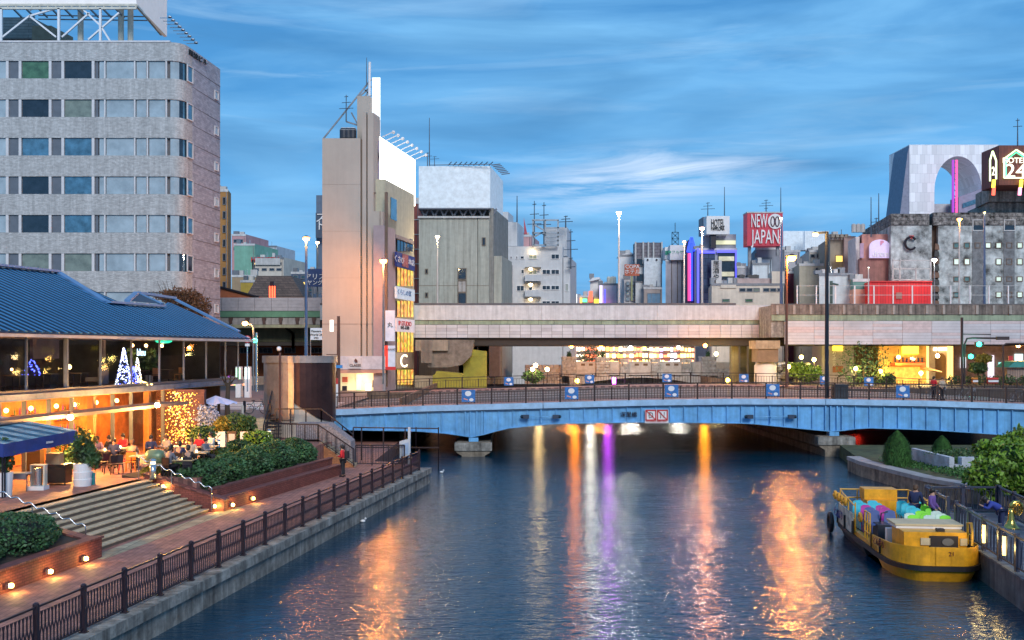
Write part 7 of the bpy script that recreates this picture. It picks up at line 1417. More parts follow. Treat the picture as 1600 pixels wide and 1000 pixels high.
for i, (a, b, c_) in enumerate(shops):
    Yh = 190; t = thing('night_shop', '%s shop front behind the old stone bridge, under the elevated highway' % adj[i], 'shop', P((a+b)/2, 580, Yh)); MB().box(X(a, Yh), X(b, Yh)-.05, Yh, Yh+8, 4, 13+R.random()*2).build('wall', mat('shop_dark_%d' % (i % 3), ((.25, .15, .12), (.12, .1, .12), (.3, .26, .22))[i % 3], .8), t)
    for r_ in range(3):
        x = a+.8
        while x < b-2:
            w_ = R.uniform(2, 6); x1 = min(x+w_, b-.5); k = R.random(); cc = c_ if k < .6 else ((1, .7, .35) if k < .85 else (1, .2, .08))
            MB().box(X(x, Yh), X(x1, Yh), Yh-.2-.1*(r_ % 2), Yh-.01, Z(541.5+r_*10+8-R.random()*2, Yh), Z(541.5+r_*10+R.random()*3, Yh)).build('lit_window' if r_ != 1 else 'shop_sign', emat('shopw_%d_%d_%d' % tuple(int(q*10) for q in cc), cc, 3.6), t); x = x1+R.uniform(.5, 2)
    if i % 2 == 0: text(R.choice(['酒場', '寿司', 'カフェ', '焼肉', 'バー']), .9, white_text, t, P((a+b)/2, 549, Yh-.45), ext=.02)
for px, py, Y, c_, e_, lab in ((893, 541.5, 141, SO, 1500, 'starry orange lamp under the highway, leftmost'), (939, 541.5, 141, SO, 1500, 'starry orange lamp under the highway, second from left'), (985, 543, 141, CW, 1300, 'added pale warm lamp under the middle of the highway, lighting the stone bridge'), (1060, 543, 141, CW, 1100, 'added white lamp deep under the highway left of the pier, lighting the stone bridge'), (1102, 540, 122, SO, 450, 'starry orange lamp under the highway beside the pier'),  # the two CW lamps are added to brighten the stone bridge
        (1119, 553, 124, (1, .85, .3), 300, 'yellow green glass lamp just left of the highway pier'), (1252, 558, 121, (1, .75, .2), 300, 'yellow lamp over the planted slope right of the pier, left one'), (1272, 562, 121, (1, .75, .2), 300, 'yellow lamp over the planted slope right of the pier, right one'), (1232, 573, 116, (1, .6, .15), 300, 'low starry lamp at the foot of the planted slope'), (1337, 576, 118, (1, .65, .2), 400, 'starry lamp beside the grey stair wall'),
        (1404, 558, 124, (1, .55, .12), 700, 'starry lamp over the bright corner bar'), (1376, 580, 119, (1, .55, .12), 600, 'low row lamp at the left of the bright corner bar'), (1439, 583, 119, (1, .65, .2), 600, 'starry lamp at the bar awning'), (1465, 556, 122, (1, .7, .3), 500, 'starry lamp above the arched bar door'), (1591, 540, 122, (1, .4, .1), 900, 'orange lamp at the right edge below the highway'),
        (832, 577, 118, (1, .7, .3), 120, 'left lamp of a cluster of three on the terrace behind the bridge'), (837, 571, 118, (1, .75, .4), 120, 'top lamp of a cluster of three on the terrace behind the bridge'), (855, 577, 118, (1, .7, .3), 120, 'right lamp of a cluster of three on the terrace behind the bridge'), (902, 595, 113, (1, .6, .05), 200, 'low yellow lamp behind the far bridge railing'), (1137, 594, 113, (1, .55, .05), 500, 'bright yellow lantern box behind the far bridge railing')):
    w = P(px, py, Y); t = thing('hanging_lamp' if py < 560 else 'post_lamp', lab, 'lamp', w); MB().ball(w, .24, 8, 6).build('bulb', emat('night_%d_%d' % (int(c_[1]*100), int(c_[2]*100)), c_, 28), t)
    if py < 560: MB().tube([w, w+Vector((0, 0, 1.0))], .03, 4).build('stem', black_metal, t)
    else: MB().tube([w, (w.x, w.y, 4.1)], .05, 5).build('post', black_metal, t)
    lamp_light(w+Vector((0, -.5, -.3)), e_, c_, .3, parent=t)
t = thing('purple_sign', 'small purple glowing sign low behind the far bridge railing', 'sign', P(960, 600, 112)); MB().box(X(957, 112), X(962, 112), 112, 112.2, Z(600, 112), Z(590, 112)).build('panel', emat('neon_purple', (.75, .1, 1), 14), t); MB().tube([P(959.5, 612, 112), P(959.5, 600, 112)], .05).build('post', black_metal, t)
for px, c_, en, lab, y_ in ((898, (1, .27, .02), 110, 'orange', 113), (922, (1, .95, .8), 75, 'white', 113.5), (950, (.6, .08, 1), 30, 'violet', 113), (1100, (1, .34, .02), 150, 'golden', 113), (842, (.9, .6, .25), 25, 'dim yellow', 114), (1337, (1, .04, .02), 30, 'red', 99)):  # lamps added behind the bridge to make the coloured streaks on the water
    w = Vector((X(px, y_), y_, 2.2)); t = thing('river_lamp', '%s added lamp on a post behind the bridge girder, mirrored in the water' % lab, 'lamp', (w.x, w.y, -1)); MB().tube([(w.x, w.y, -1), w], .08).build('post', black_metal, t); MB().ball(w, .35, 10, 6).build('globe', emat('river_%s' % lab.replace(' ', '_'), c_, 8 if lab == 'red' else 30), t)
    lamp_light(w+Vector((0, -.5, -.2)), en, c_, .4, parent=t)
# left terrace buildings and plants behind the bridge
t = bldg('low_arcade', 'low pale building with arched dark openings running back under the highway', 800, 150); x_s = X(781, 150); MB().prism([(x_s-6, 150), (x_s, 150), (X(801, 172), 172), (X(801, 172)-6, 172)], 4, 9.5).build('wall', mat('stone_grey_wing', (1, 1, 1)), t)
for i in range(6): yy = 152+i*3.3; win(t, (x_s+(X(801, 172)-x_s)/22*(yy-150)+.02, yy, 4.6), math.atan2(22, X(801, 172)-x_s), 1.6, 2.6, dark_glass, groove)
for px, py, s_, m_, lab in ((833, 588, 1.2, leaf_mid, 'lamplit green bushes on the terrace behind the bridge'), (925, 560, 2.2, leaf_dark, 'dark leafy tree behind the first stone pillars'), (1350, 575, 3.2, leaf_dark, 'tall dark tree between the grey wall and the bright bar'), (1262, 583, 1.7, leaf_bright, 'bright green planted mound right of the highway pier'), (1245, 578, 1.4, leaf_bright, 'pale green shrub beside the mottled rock slope'), (1385, 592, 1.2, leaf_mid, 'green shrub before the bright corner bar'), (1528, 575, 1.1, leaf_mid, 'green plant column between signal pole and teal stall'), (1537, 560, .9, leaf_yellow, 'yellow lit ivy pole below the green signal')):
    Yv = 170 if px == 925 else 119; c_ = P(px, py, Yv); t = thing('tree' if s_ > 2 else 'bush', lab, 'tree' if s_ > 2 else 'bush', (c_.x, Yv, 4.2)); leaves('crown' if s_ > 2 else 'foliage', m_, t, [(c_, (s_, s_*.8, s_*(.6 if s_ < 2 else 1)), 1)], 1500, .14, kind='stuff', shell=.3); MB().tube([(c_.x, Yv, 4.2), c_], .12).build('trunk', bark, t)
t = thing('rock_slope', 'mottled dark planted rock slope right of the highway pier', 'rockery', P(1255, 600, 120)); m = MB()
for i in range(40): q = P(R.uniform(1215, 1275), R.uniform(570, 598), 121+R.random()*2); m.ball(q, R.uniform(.3, .8), 6, 4, .7)
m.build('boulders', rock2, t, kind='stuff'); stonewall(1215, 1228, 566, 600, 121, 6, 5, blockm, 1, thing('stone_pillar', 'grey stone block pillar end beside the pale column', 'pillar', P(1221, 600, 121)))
# right-hand street scene
t = bldg('grey_stair_building', 'plain grey building with a dark stair rail and yellow light box behind the bridge', 1310, 124); blk(t, mat('grey_mauve_wall', (.33, .30, .33), .8, var=.06), 'wall', 1284, 1334, 538, 610, 124, 8); neon(t, 1301, 1316, 540, 548, 124, (1, .75, .05), 2.2, 'neon_yellow'); MB().box(X(1301, 124), X(1317, 124), 123.9, 123.99, Z(582, 124), Z(572, 124)).build('menu_frame', mat('frame_orange', (.3, .1, .04), .5), t)
for i, s_ in enumerate('ハイボール'): text(s_, .45, white_text, t, P(1303.5, 551+i*5, 123.9))
MB().beam(P(1308, 590, 123), P(1336, 574, 123), .12).build('stair_rail', black_metal, t)
t = bldg('corner_bar', 'brightly lit corner bar with yellow sign, red counter and awning below the highway', 1420, 126); blk(t, mat('bar_wall', (.5, .33, .1), .7, var=.2), 'wall', 1372, 1448, 540, 612, 126, 8); neon(t, 1409, 1434, 541, 553, 125.9, (1, .8, .02), 1.9, 'neon_yellow'); MB().box(X(1396, 125), X(1444, 125), 124.4, 125.9, Z(571, 125), Z(567, 125)).build('red_counter', emat('counter_red', (1, .12, .02), .9), t)
MB().extr([P(1446, 573, 124), P(1472, 580, 122), P(1472, 582, 122), P(1446, 577, 124)], (0, 2, 0)).build('awning', mat('awning_cream', (.6, .4, .25), .6), t); MB().box(X(1378, 126), X(1445, 126), 125.6, 125.98, Z(600, 126), Z(573, 126)).build('lit_interior', mat('bar_glow', (.5, .3, .1), .5, emit=(1, .45, .05), es=1.0, var=.8, sc_=1.3), t)
for i in range(16): MB().box(X(1398+i*3, 125.5), X(1400+i*3, 125.5), 125.5, 125.6, Z(566, 125.5), Z(557+R.random()*3, 125.5)).build('bottle', MATS['amber'] if i % 2 else dark_glass, t)
t = bldg('arched_entrance', 'cream stone bar front with an arched dark door and glowing columns', 1475, 127); blk(t, mat('cream_front', (.55, .45, .35), .7), 'wall', 1449, 1486, 538, 612, 127, 6); neon(t, 1458, 1480, 543, 548, 127, (1, .9, .6), 2, 'neon_cream')
MB().extr([P(1462, 592, 126.9), P(1462, 563, 126.9)]+[P(1470-8*math.cos(a), 560-8*math.sin(a), 126.9) for a in np.linspace(0, PI, 8)]+[P(1478, 563, 126.9), P(1478, 592, 126.9)], (0, .1, 0)).build('door', mat('door_bronze', (.15, .08, .03), .5), t)
for px in (1449, 1482, 1487): MB().beam(P(px, 541, 126), P(px, 600, 126), .25).build('glowing_column', emat('column_gold', (1, .65, .2), 1.6), t)
t = bldg('right_shops', 'row of dim shop fronts with pale walls at the right behind the signals', 1545, 132); blk(t, mat('shop_pale', (.35, .27, .25), .8, var=.25), 'wall', 1490, 1680, 538, 612, 132, 8)
for a, b, c_, d, cc, nm in ((1500, 1508, 558, 575, (.9, .9, 1), 'shopw_a'), (1543, 1552, 555, 590, (.8, .75, .9), 'shopw_b'), (1585, 1597, 553, 566, (.7, .95, 1), 'shopw_c'), (1560, 1568, 566, 572, (.3, .8, .8), 'shopw_d')): neon(t, a, b, c_, d, 132, cc, 1.0, nm)
t = thing('teal_stall', 'teal canopied stall with a fence at the far right street corner', 'stall', P(1590, 600, 118)); MB().extr([P(1575, 574, 118), P(1586, 565, 118), P(1640, 563, 118), P(1640, 574, 118)], (0, 3, 0)).build('canopy', mat('stall_teal', (.04, .25, .22), .6), t); MB().box(X(1577, 118), X(1640, 118), 118.5, 119, 4.2, Z(576, 118)).build('slat_wall', mat('slat_tan', (.35, .25, .2), .7, brick=(.2, 4, 'v', .05)), t)
for px, c_, lab in ((1524, 'orange', 'orange and white waste box behind the railing under the signals'), (1548, 'red', 'red and white roadworks barrier behind the right railing')): t = thing('barrier', lab, 'barrier', P(px, 605, 113)); MB().box(X(px-4, 113), X(px+(12 if px > 1530 else 4), 113), 113, 113.4, 4.2, Z(590, 113)).build('board', red_paint if px > 1530 else mat('orange_chair', (1, 1, 1)), t); MB().box(X(px-4, 113), X(px+(12 if px > 1530 else 4), 113), 112.95, 112.99, Z(597, 113), Z(594, 113)).build('white_band', white_paint, t)
t = thing('roadside_plants', 'line of low grass and shrubs along the street behind the right railing', 'plants', P(1560, 600, 114)); leaves('foliage', leaf_mid, t, [(P(x, 594, 114), (1.0, .5, .6), 1) for x in range(1490, 1640, 22)], 1600, .12, kind='stuff', shell=.2)
person((X(1472, YB+1.2), YB+1.2, zt(1472)), .4, 'stand', cl['beige'], cl['black'], hair_g, 'blurry person in a pale top standing at the right part of the bridge railing')
person((X(1459, YB+2.6), YB+2.6, zt(1459)), 2.0, 'stand', cl['red'], cl['black'], hair_b, 'person in dark red passing behind the bridge railing by the bar')
# ------------------------------------------------------------ right bank: island, conifers, bush, dock, boat
isl = thing('stone_island', 'low curved stone quay with grass, lower right of the blue bridge', 'quay', (24, 62, 0))
ip = [(21.8, 66.5), (21.6, 63.5), (21.9, 59.5), (22.3, 55.5), (23.4, 52.2), (27, 50.3), (60, 50.0)]
stone_q = mat('quay_stone', (.34, .27, .20), .9, streak=.6, var=.35, bump=.5, bs=5)
for (xa, ya), (xb, yb) in zip(ip, ip[1:]):
    d = Vector((xb-xa, yb-ya)); L_ = d.length; n = max(1, int(L_/1.1)) if xa < 27 else 12; nrm = Vector((-d.y, d.x)).normalized()*-.8
    for i in range(n):
        p0 = Vector((xa, ya))+d*(i/n); p1 = Vector((xa, ya))+d*((i+.985)/n); q0, q1 = p0-nrm, p1-nrm
        MB().prism([p0, p1, q1, q0], -1, .72).build('wall_stone', stone_q, isl); MB().prism([p0+nrm*.08, p1+nrm*.08, q1, q0], .725, .95).build('coping_stone', mat('coping_grey', (.36, .34, .34), .8, var=.2), isl)
MB().prism([(22.4, 66.5), (22.3, 63.5), (22.6, 59.5), (23, 55.9), (24, 52.8), (27, 51.1), (60, 50.8), (60, 75), (24, 75)], -1, .9).build('island_ground', mat('island_soil', (.07, .08, .03), .9, var=.4), kind='structure')
tf = thing('turf', 'ground cover of dark green grass on the stone island', 'turf', (25, 60, .9)); tf['kind'] = 'stuff'; del tf['category']
leaves('grass', leaf_conifer, tf, [((24.6, 62, .95), (1.9, 4.2, .16), 1), ((25.2, 57, 1.0), (1.5, 2.6, .32), 1), ((29, 64, .95), (3, 3, .2), 1)], 6000, .07, kind='stuff', shell=.1)
pb = thing('stone_planter', 'grey stone block planter wall on the island under the smaller conifer', 'planter wall', (27, 58, .9))
for r_ in range(2):
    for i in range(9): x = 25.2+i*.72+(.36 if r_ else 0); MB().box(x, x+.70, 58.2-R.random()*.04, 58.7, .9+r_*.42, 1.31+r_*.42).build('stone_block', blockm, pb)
    for i in range(7): y = 58.3+i*.8; MB().box(24.9, 25.18, y, y+.78, .9+r_*.42, 1.31+r_*.42).build('stone_block', blockm, pb)
leaves('grass', leaf_mid, pb, [((28, 60.5, 1.75), (3.2, 2.4, .18), 1)], 2500, .08, kind='stuff', shell=.1)
def conifer(px, pyt, pyb, wpx, Y, lab):
    t = thing('conifer', lab, 'conifer', P(px, pyb, Y)); c_ = P(px, (pyt+pyb)/2, Y); rx = wpx*Y/F/2; rz_h = (pyb-pyt)*Y/F/2
    z0 = c_.z-rz_h; prof = [(.05, z0), (rx*.8, z0+rz_h*.15), (rx*.93, z0+rz_h*.6), (rx*.85, z0+rz_h*1.15), (rx*.5, z0+rz_h*1.6), (.02, z0+rz_h*1.95)]
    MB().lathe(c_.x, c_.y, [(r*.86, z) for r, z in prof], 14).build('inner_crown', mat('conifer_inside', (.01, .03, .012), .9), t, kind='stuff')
    k = 5200; V = []; u = NR.rand(k)*2; r_ = np.interp(u, [0, .15, .6, 1.15, 1.65, 1.95, 2], [.45*rx, .88*rx, rx, .9*rx, .55*rx, .14*rx, .02])*(.88+.2*NR.rand(k)); a = NR.rand(k)*2*PI
    p = np.stack([r_*np.cos(a)*(1+.06*np.sin(a*9+u*7)), r_*np.sin(a), u*rz_h], 1); s_ = .045
    up = np.stack([np.cos(a)*.35, np.sin(a)*.35, np.ones(k)], 1)*s_*1.7; sd_ = np.stack([-np.sin(a), np.cos(a), NR.normal(size=k)*.4], 1)*s_*.6
    V = np.stack([p-up, p-sd_, p+up, p+sd_], 1).reshape(-1, 3); me = bpy.data.meshes.new('crown'); me.from_pydata(V.tolist(), [], np.arange(k*4).reshape(-1, 4).tolist()); me.materials.append(leaf_conifer)
    o = bpy.data.objects.new('crown', me); link(o, t, (c_.x, c_.y, z0)); tag(o, kind='stuff'); MB().tube([(c_.x, c_.y, .9), (c_.x, c_.y, z0+.4)], .1).build('trunk', bark, t)
conifer(1402, 674, 731, 42, 61.5, 'larger egg shaped clipped conifer on the stone island'); conifer(1472, 682, 723, 31, 63, 'smaller clipped conifer on the island planter to the right')
t = thing('broadleaf_bush', 'large bright yellow green leafy bush at the right edge above the dock', 'bush', (22.8, 47, .9)); blobs = [(P(1572, 722, 47), (1.5, 1.4, 1.05), 1), (P(1605, 705, 48), (1.6, 1.4, 1.1), 1.1), (P(1545, 745, 46), (.9, 1, .85), .6), (P(1600, 750, 46), (1.5, 1.2, .9), 1), (P(1640, 730, 47), (1.5, 1.4, 1.4), .8), (P(1556, 705, 47.5), (.7, .8, .45), .4)]
m = MB()
for c_, r, w_ in blobs: k0 = len(m.v); m.ball((0, 0, 0), 1, 12, 8); m.v[k0:] = [(v[0]*r[0]*.7+c_[0], v[1]*r[1]*.7+c_[1], v[2]*r[2]*.7+c_[2]) for v in m.v[k0:]]
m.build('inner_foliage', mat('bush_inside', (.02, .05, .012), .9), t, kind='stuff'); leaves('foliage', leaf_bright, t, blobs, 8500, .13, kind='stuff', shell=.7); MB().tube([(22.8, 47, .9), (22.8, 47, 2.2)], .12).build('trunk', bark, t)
# dock
DZ = 1.0
def D(o_, y, z=DZ): return Vector((15.9+.155*(y-34.6)+o_, y, z))
dk = thing('boat_dock', 'grey decked landing stage along the right side of the river', 'dock', D(1.5, 38)); y = 22.0; dkm = [mat('deck_grey%d' % i, ((.11, .13, .16), (.15, .17, .2), (.09, .1, .13))[i], .7, var=.2) for i in range(3)]
while y < 42.9: MB().prism([D(-.05, y)[:2], D(3.3, y)[:2], D(3.3, y+.235)[:2], D(-.05, y+.235)[:2]], DZ-.06, DZ).build('deck_plank', R.choice(dkm), dk); y += .25
for i in range(12): y = 20+i*1.9; MB().prism([D(.0, y)[:2], D(.4, y)[:2], D(.4, y+1.88)[:2], D(.0, y+1.88)[:2]], -1, DZ-.07).build('side_panel', mat('dock_side', (.13, .14, .16), .8, streak=.6, var=.3), dk)
MB().prism([D(.4, 20)[:2], D(3.3, 20)[:2], D(3.3, 42.9)[:2], D(.4, 42.9)[:2]], -1, DZ-.07).build('base', dark_concrete, dk)
dfm = mat('dock_fence', (.06, .065, .10), .4, .5)
def dockfence(lab, pts, nb=9):
    t = thing('dock_fence', lab, 'fence', pts[0]); a, b = pts; a = Vector(a); b = Vector(b); L_ = (b-a).length; n = max(1, round(L_/1.75)); rz = math.atan2((b-a).y, (b-a).x)
    pm_ = cached('dfpost', lambda: MB().box(-.07, .07, -.06, .06, 0, 1.2).mesh('post', dfm)); bm = [cached(('dfb', s_), lambda: (lambda q: q.mesh('baluster', dfm))(MB().tube([(s_*.05*math.sin(PI*k/5), 0, .13+.85*k/5) for k in range(6)], .018, 4))) for s_ in (1, -1)]
    for i in range(n+1):
        p = a.lerp(b, i/n); put('post', pm_, t, p, rz)
        if i < n:
            q = a.lerp(b, (i+1)/n); MB().beam(p+Vector((0, 0, 1.1)), q+Vector((0, 0, 1.1)), .12, .07).build('top_rail', dfm, t); MB().beam(p+Vector((0, 0, .14)), q+Vector((0, 0, .14)), .05).build('bottom_rail', dfm, t)
            for j in range(nb): put('baluster', bm[j % 2], t, p.lerp(q, (j+.7)/(nb+.4)), rz)
    return t
dockfence('dark wavy barred fence along the river edge of the dock in front of the boat', [D(.12, 26.5), D(.12, 38.2)]); dockfence('short dark fence at the far river corner of the dock behind the boarding gap', [D(.12, 39.4), D(.12, 42.7)]); dockfence('dark fence across the far end of the dock by the island', [D(.2, 42.75), D(3.1, 42.75)], 11); dockfence('dark wavy fence on the landward side of the dock under the bright bush', [D(3.15, 28), D(3.15, 42.6)])
for y, lab in ((41.4, 'glowing tube light on the far corner fence of the dock'), (34.4, 'glowing tube light on the dock fence beside the boat bow'), (32.3, 'glowing tube light on the dock fence nearest the camera')):
    t = thing('tube_light', lab, 'lamp', D(-.02, y, DZ+.35)); p = D(-.02, y, DZ); MB().tube([p+Vector((0, 0, .35)), p+Vector((0, 0, .95))], .055, 8).build('tube', emat('tube_glow', (1, .7, .2), 3), t); MB().box(p.x-.03, p.x+.08, p.y-.04, p.y+.04, p.z+.95, p.z+1.0).build('cap', dfm, t); lamp_light(p+Vector((-.15, 0, .6)), 14, (1, .7, .25), .1, parent=t)
# brass instrument sculpture on the dock
tu = thing('brass_horn', 'golden brass horn statue standing bell down on the dock', 'horn statue', (19.15, 39.3, DZ)); brass = mat('brass', (.75, .48, .12), .2, 1, var=.08); bx, by = 19.15, 39.3
MB().lathe(bx, by, [(.36, DZ), (.30, DZ+.03), (.2, DZ+.12), (.13, DZ+.3), (.1, DZ+.6), (.085, DZ+.75)], 20).build('bell', brass, tu, smooth=True)
MB().tube([(bx, by, DZ+.7), (bx+.02, by, DZ+.88), (bx+.12, by, DZ+.98), (bx+.28, by, DZ+.99), (bx+.4, by, DZ+.9), (bx+.43, by, DZ+.72), (bx+.38, by, DZ+.56)], [.085, .085, .08, .07, .06, .05, .045], 10).build('main_tube', brass, tu, smooth=True)
for r_, o_ in ((.15, .0), (.1, .05), (.19, -.05)): MB().tube([(bx+.25+r_*math.cos(a), by+o_, DZ+.72+r_*1.2*math.sin(a)) for a in np.linspace(0, 2*PI, 17)], .022, 6).build('coil', brass, tu, smooth=True)
for k in range(3): MB().lathe(bx+.17+.08*k, by-.07, [(.028, DZ+.6), (.028, DZ+.84), (.035, DZ+.85)], 8).build('valve', brass, tu)
person((17.75, 37.9, DZ), -PI/2-.15, 'lean', cl['blue'], cl['navy'], hair_b, 'person in a dark blue jacket leaning on the dock fence beside the brass horn')
# boat
bo = thing('tour_boat', 'orange yellow open tour boat with coloured seats moored at the dock', 'boat', (14.95, 39.0, 0), rz=-PI/2-.10)
by_ = mat('boat_orange', (.80, .37, .015), .4, .0, var=.2, sc_=3, streak=.15, coat=.2); bblk = mat('boat_black', (.015, .012, .015), .5); bcream = mat('boat_deck', (.55, .45, .28), .6)
bst = [(-4.7, 1.35), (-4.2, 1.55), (-2, 1.62), (0, 1.62), (2.2, 1.6)]+[(3.2+1.48*math.sin(a), .55+1.0*math.cos(a)) for a in [PI/2*k/12 for k in range(0, 13)]]
bst[-1] = (4.68, .3)   # x, half width
def hull(z0, z1, k0, k1, m_, nm, dx=0, xa=-99, xb=99):
    S = [(x, h) for x, h in bst if xa <= x <= xb]; path = [(x, -h) for x, h in S]+([(x, h) for x, h in S[::-1]])
    vs = []; n = len(path)
    for x, y in path: vs.append((x*(1-.0)*(1 if x < 3 else k0 ** .35), y*k0, z0 if not callable(z0) else z0(x)))
    for x, y in path: vs.append((x*(1 if x < 3 else k1 ** .35), y*k1, z1 if not callable(z1) else z1(x)))
    f = [(i, (i+1) % n, n+(i+1) % n, n+i) for i in range(n)]+[tuple(range(n))[::-1], tuple(range(n, 2*n))]
    m = MB(); m.v = vs; m.f = f; return m.build(nm, m_, bo)
hull(-.3, .0, .82, .86, bblk, 'keel'); hull(.0, .40, .86, .97, by_, 'lower_hull', xa=1.5); hull(0, .40, .86, .97, bblk, 'lower_hull_aft', xb=1.5); hull(.40, .56, 1.03, 1.03, bblk, 'rub_rail'); hull(.56, .72, .97, .97, by_, 'hull_deck')
# bulwark: curved panels
def bulw(x0, x1, zt0, zt1, m_, nm='bulwark', sides=(-1, 1), t=.05, off=0):
    xs_ = [x for x, h in bst]; hs = [h for x, h in bst]; X_ = sorted(set([x0, x1]+[x for x in xs_ if x0 < x < x1]))
    for s_ in sides:
        m = MB()
        for a, b in zip(X_, X_[1:]):
            ha, hb_ = np.interp(a, xs_, hs)+off, np.interp(b, xs_, hs)+off; za = zt0+(zt1-zt0)*(a-x0)/(x1-x0); zb2 = zt0+(zt1-zt0)*(b-x0)/(x1-x0)
            m.prism([(a, s_*ha*.97), (b, s_*hb_*.97), (b, s_*(hb_*.97-t)), (a, s_*(ha*.97-t))], .57, [za, zb2, zb2, za])
        m.build(nm, m_, bo)
bulw(1.2, 4.68, 1.02, 1.2, by_); MB().prism([(4.62, -.42), (4.68, -.42), (4.68, .42), (4.62, .42)], .57, 1.2).build('stem_plate', by_, bo)
bulw(1.15, 4.68, 1.06, 1.30, bblk, 'gunwale_trim', t=.02, off=.008) if False else None
bulw(-4.7, -1.2, 1.25, 1.15, by_, 'side_board'); 
ban = mat('banner_print', (.55, .58, .5), .6, var=.4, sc_=3)
for k in range(4): bulw(-4.65+k*.86, -4.65+k*.86+.82, 1.38, 1.38, ban if k != 2 else mat('banner_green', (.25, .35, .12), .6, var=.4, sc_=4), 'banner', (1,), .02, .06); bulw(-4.65+k*.86, -4.65+k*.86+.82, 1.38, 1.38, ban, 'banner', (-1,), .02, .06)
for sgn in (-1,): text('とんぼり', .42, mat('text_navy', (.02, .04, .2), .5), bo, (-3.5, sgn*1.72, 1.0), rz=0, ext=.01)
text('とんぼり', .3, mat('text_maroon', (.15, .02, .01), .5), bo, (2.6, -1.61, .93), rz=.08, ext=.01)
for x in (-3.9, -2.6, -1.2, 1.4, 2.6): MB().box(x-.012, x+.012, -1.70 if x < -1 else -1.60, -1.62 if x < -1 else -1.53, .57, 1.1).build('seam', bblk, bo)
for x, y in ((1.5, 1.3), (4.0, 0), (-4.4, -1.1), (-4.4, 1.1)): MB().lathe(x, y, [(.05, .74), (.05, .98), (.08, 1.0), (.08, 1.05)], 8).build('mooring_bollard', bblk, bo)
MB().tube([(1.5, 1.3, .98), (1.9, 1.75, .85), (2.4, 2.3, 1.0)], .02, 5).build('mooring_rope', off_white, bo)
MB().tube([(-4.4, 1.1, .98), (-4.2, 1.6, .8), (-3.6, 2.0, 1.0)], .02, 5).build('mooring_rope', off_white, bo)
text('21', .2, mat('text_maroon', (1, 1, 1)), bo, (4.7, .25, .98), rz=PI/2, ext=.01)
MB().prism([(-4.6, -1.45), (4.2, -1.25), (4.2, 1.25), (-4.6, 1.45)], .66, .74).build('deck', mat('deck_dark', (.06, .06, .07), .7), bo)
# bow engine housing
MB().box(2.05, 3.6, -1.0, 1.1, .74, 1.52).build('housing', by_, bo); MB().box(1.75, 2.95, -1.12, 1.2, 1.63, 1.69).build('housing_top', bcream, bo); MB().box(1.8, 2.9, -1.08, 1.16, 1.525, 1.625).build('white_band', white_paint, bo)
MB().box(3.6, 3.65, -.15, .8, 1.0, 1.40).build('dark_window', bblk, bo)
for a, b in ((-.45, -.12), (.87, 1.1)): MB().box(3.6, 3.65, a, b, 1.08, 1.32).build('cream_plate', bcream, bo)
MB().extr([(3.66, .45+.2*math.cos(a), 1.2+.13*math.sin(a)) for a in np.linspace(0, 2*PI, 13)[:-1]], (.02, 0, 0)).build('wheel_ring', mat('ring_grey', (.12, .12, .12), .5), bo); MB().box(3.25, 3.5, .15, .4, 1.525, 1.62).build('horn_box', bblk, bo); MB().box(1.7, 1.95, -1.15, 1.2, .74, 1.35).build('rear_panel', white_paint, bo)
# seats
def seat(x, y, m_, i):
    t = None
    h = .2; m = MB().box(x-.2, x+.2, y-.22, y+.22, 1.02+h, 1.07+h)
    m.extr([(x-.20, y-.23, 1.07+h), (x-.20, y+.23, 1.07+h), (x-.27, y+.19, 1.48+h), (x-.27, y+.1, 1.53+h), (x-.27, y-.1, 1.53+h), (x-.27, y-.19, 1.48+h)], (-.04, 0, 0))
    for sx in (-.19, .16):
        for sy in (-.2, .17): m.box(x+sx, x+sx+.03, y+sy, y+sy+.03, .74, 1.02+h)
    m.build('seat', m_, bo)
sc_c = {'c': mat('seat_cyan', (.02, .42, .55), .4, emit=(.02, .5, .6), es=.1), 'm': mat('seat_magenta', (.5, .02, .32), .4), 'l': mat('seat_lime', (.2, .65, .03), .4, emit=(.2, .8, .05), es=.1), 'w': mat('seat_white', (.65, .78, .7), .4), 'b': mat('seat_blue', (.05, .1, .3), .5)}
for x, row in ((-2.2, 'cc.cc'), (-1.5, 'cc.cl'), (-.9, 'mm.cl'), (-.3, 'bm.cl'), (.4, 'bb.lw'), (1.0, '..wlw'), (1.45, '..lwl')):
    for j, c_ in enumerate(row):
        if c_ != '.': seat(x, -1.15+j*.57, sc_c[c_], 0)
MB().box(-4.3, -3.2, -.62, .62, .74, 1.62).build('stern_box', by_, bo); MB().box(-4.35, -3.5, -.66, .66, 1.625, 2.05).build('stern_box_lid', by_, bo)
MB().box(-.1, .9, -1.2, -.75, .74, 1.3).build('console', mat('console_dark', (.03, .035, .05), .4), bo); MB().tube([(.2, -.95, 1.3), (.35, -.95, 1.65), (.3, -.7, 1.7)], .025).build('steering_frame', bblk, bo)
yr_ = mat('rail_yellow', (.70, .36, .02), .4)
def brail(pts, nm='guard_rail', r=.028): MB().tube(pts, r, 6).build(nm, yr_, bo)
for z in (1.55, 1.9): brail([(-4.6, -1.4, z), (-4.6, 1.4, z)])
for y in (-1.4, -.7, .7, 1.4): brail([(-4.6, y, 1.2), (-4.6, y, 1.9)])
for s_ in (-1, 1): brail([(-4.6, s_*1.4, 1.9), (-3.6, s_*1.5, 1.85), (-1.2, s_*1.58, 1.7)]); [brail([(x, s_*1.55, 1.15), (x, s_*1.55, 1.82)]) for x in (-3.6, -2.4, -1.2)]
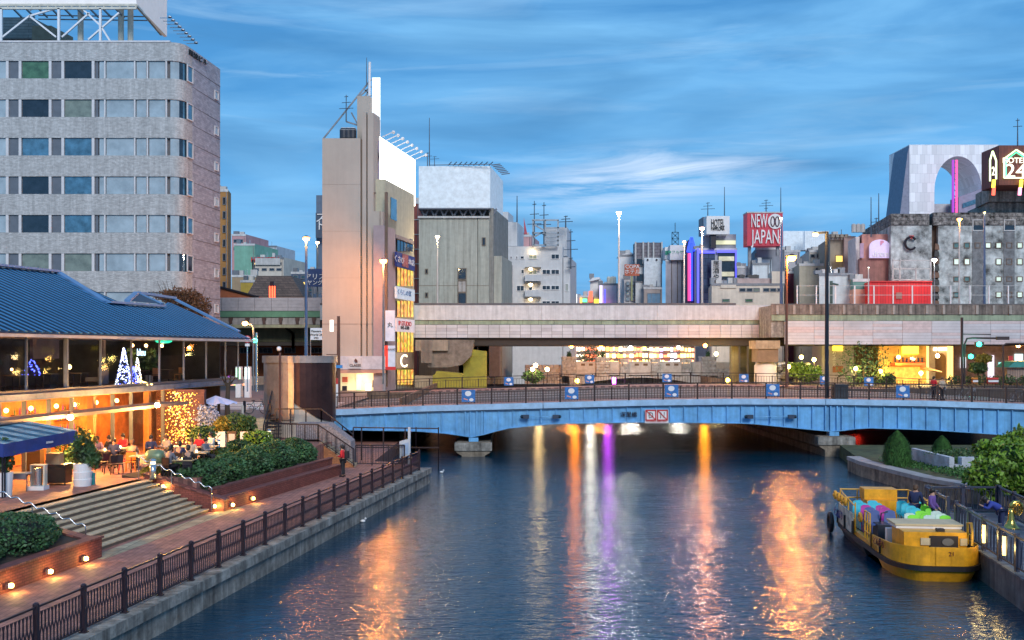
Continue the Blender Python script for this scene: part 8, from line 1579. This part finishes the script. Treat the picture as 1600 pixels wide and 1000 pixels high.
for a in (-1.55,):
    for x in (.35, .75, 1.15): brail([(x, a, .7), (x, a, 1.75)])
    for z in (1.0, 1.35, 1.75): brail([(.35, a, z), (1.15, a, z)])
brail([(2.9, 1.35, 1.0), (2.9, 1.35, 1.75), (3.3, 1.35, 1.8), (3.7, 1.25, 1.55), (3.8, 1.2, 1.1)], r=.045); brail([(2.9, 1.35, 1.4), (3.6, 1.27, 1.4)])
for k in range(4):
    m = MB().tube([(-4.35+k*.62+.14*math.cos(a), -1.66, 1.68+.14*math.sin(a)) for a in np.linspace(0, 2*PI, 15)], .06, 6); m.lathe(-4.35+k*.62, -1.66, [(.1, 1.62), (.12, 1.68), (.1, 1.74)], 8); m.build('life_ring', mat('ring_amber', (.75, .35, .03), .5), bo)
MB().tube([(.1+.14*math.cos(a), -1.66, 1.45+.14*math.sin(a)) for a in np.linspace(0, 2*PI, 15)], .06, 6).build('life_ring', mat('ring_amber', (1, 1, 1)), bo)
tyre = MB().tube([(-4.75+.3*math.cos(a), -1.78, .45+.36*math.sin(a)) for a in np.linspace(0, 2*PI, 19)], .1, 8); tyre.build('fender_tyre', bblk, bo); MB().tube([(-4.75, -1.75, .8), (-4.5, -1.6, 1.3)], .015, 4).build('rope', off_white, bo)
for s_ in (1.2,): MB().box(.9, 1.35, s_, s_+.25, .9, 1.3).build('dark_bag', bblk, bo)
person((16.25, 39.6, .74), .9, 'stand', cl['violet'], cl['navy'], hair_b, 'person in a violet jacket stepping between the dock and the boat'); person((16.0, 40.6, .74), 2.4, 'stand', cl['navy'], cl['navy'], hair_g, 'person in dark blue behind the violet jacket at the boat rail')
# floating bits and a white bird on the water
for i, (px, py) in enumerate(((567, 816), (690, 739))):
    w = P(px, py, 12480/(py-HY)); t = thing('water_bird', 'small pale bird on the water %s' % ('off the left quay' if i == 0 else 'near the left bridge pier'), 'bird', (w.x, w.y, 0)); MB().ball((w.x, w.y, .06), .12, 10, 6, .6).ball((w.x+.12, w.y, .17), .05, 8, 5).build('body', white_paint, t, smooth=True)
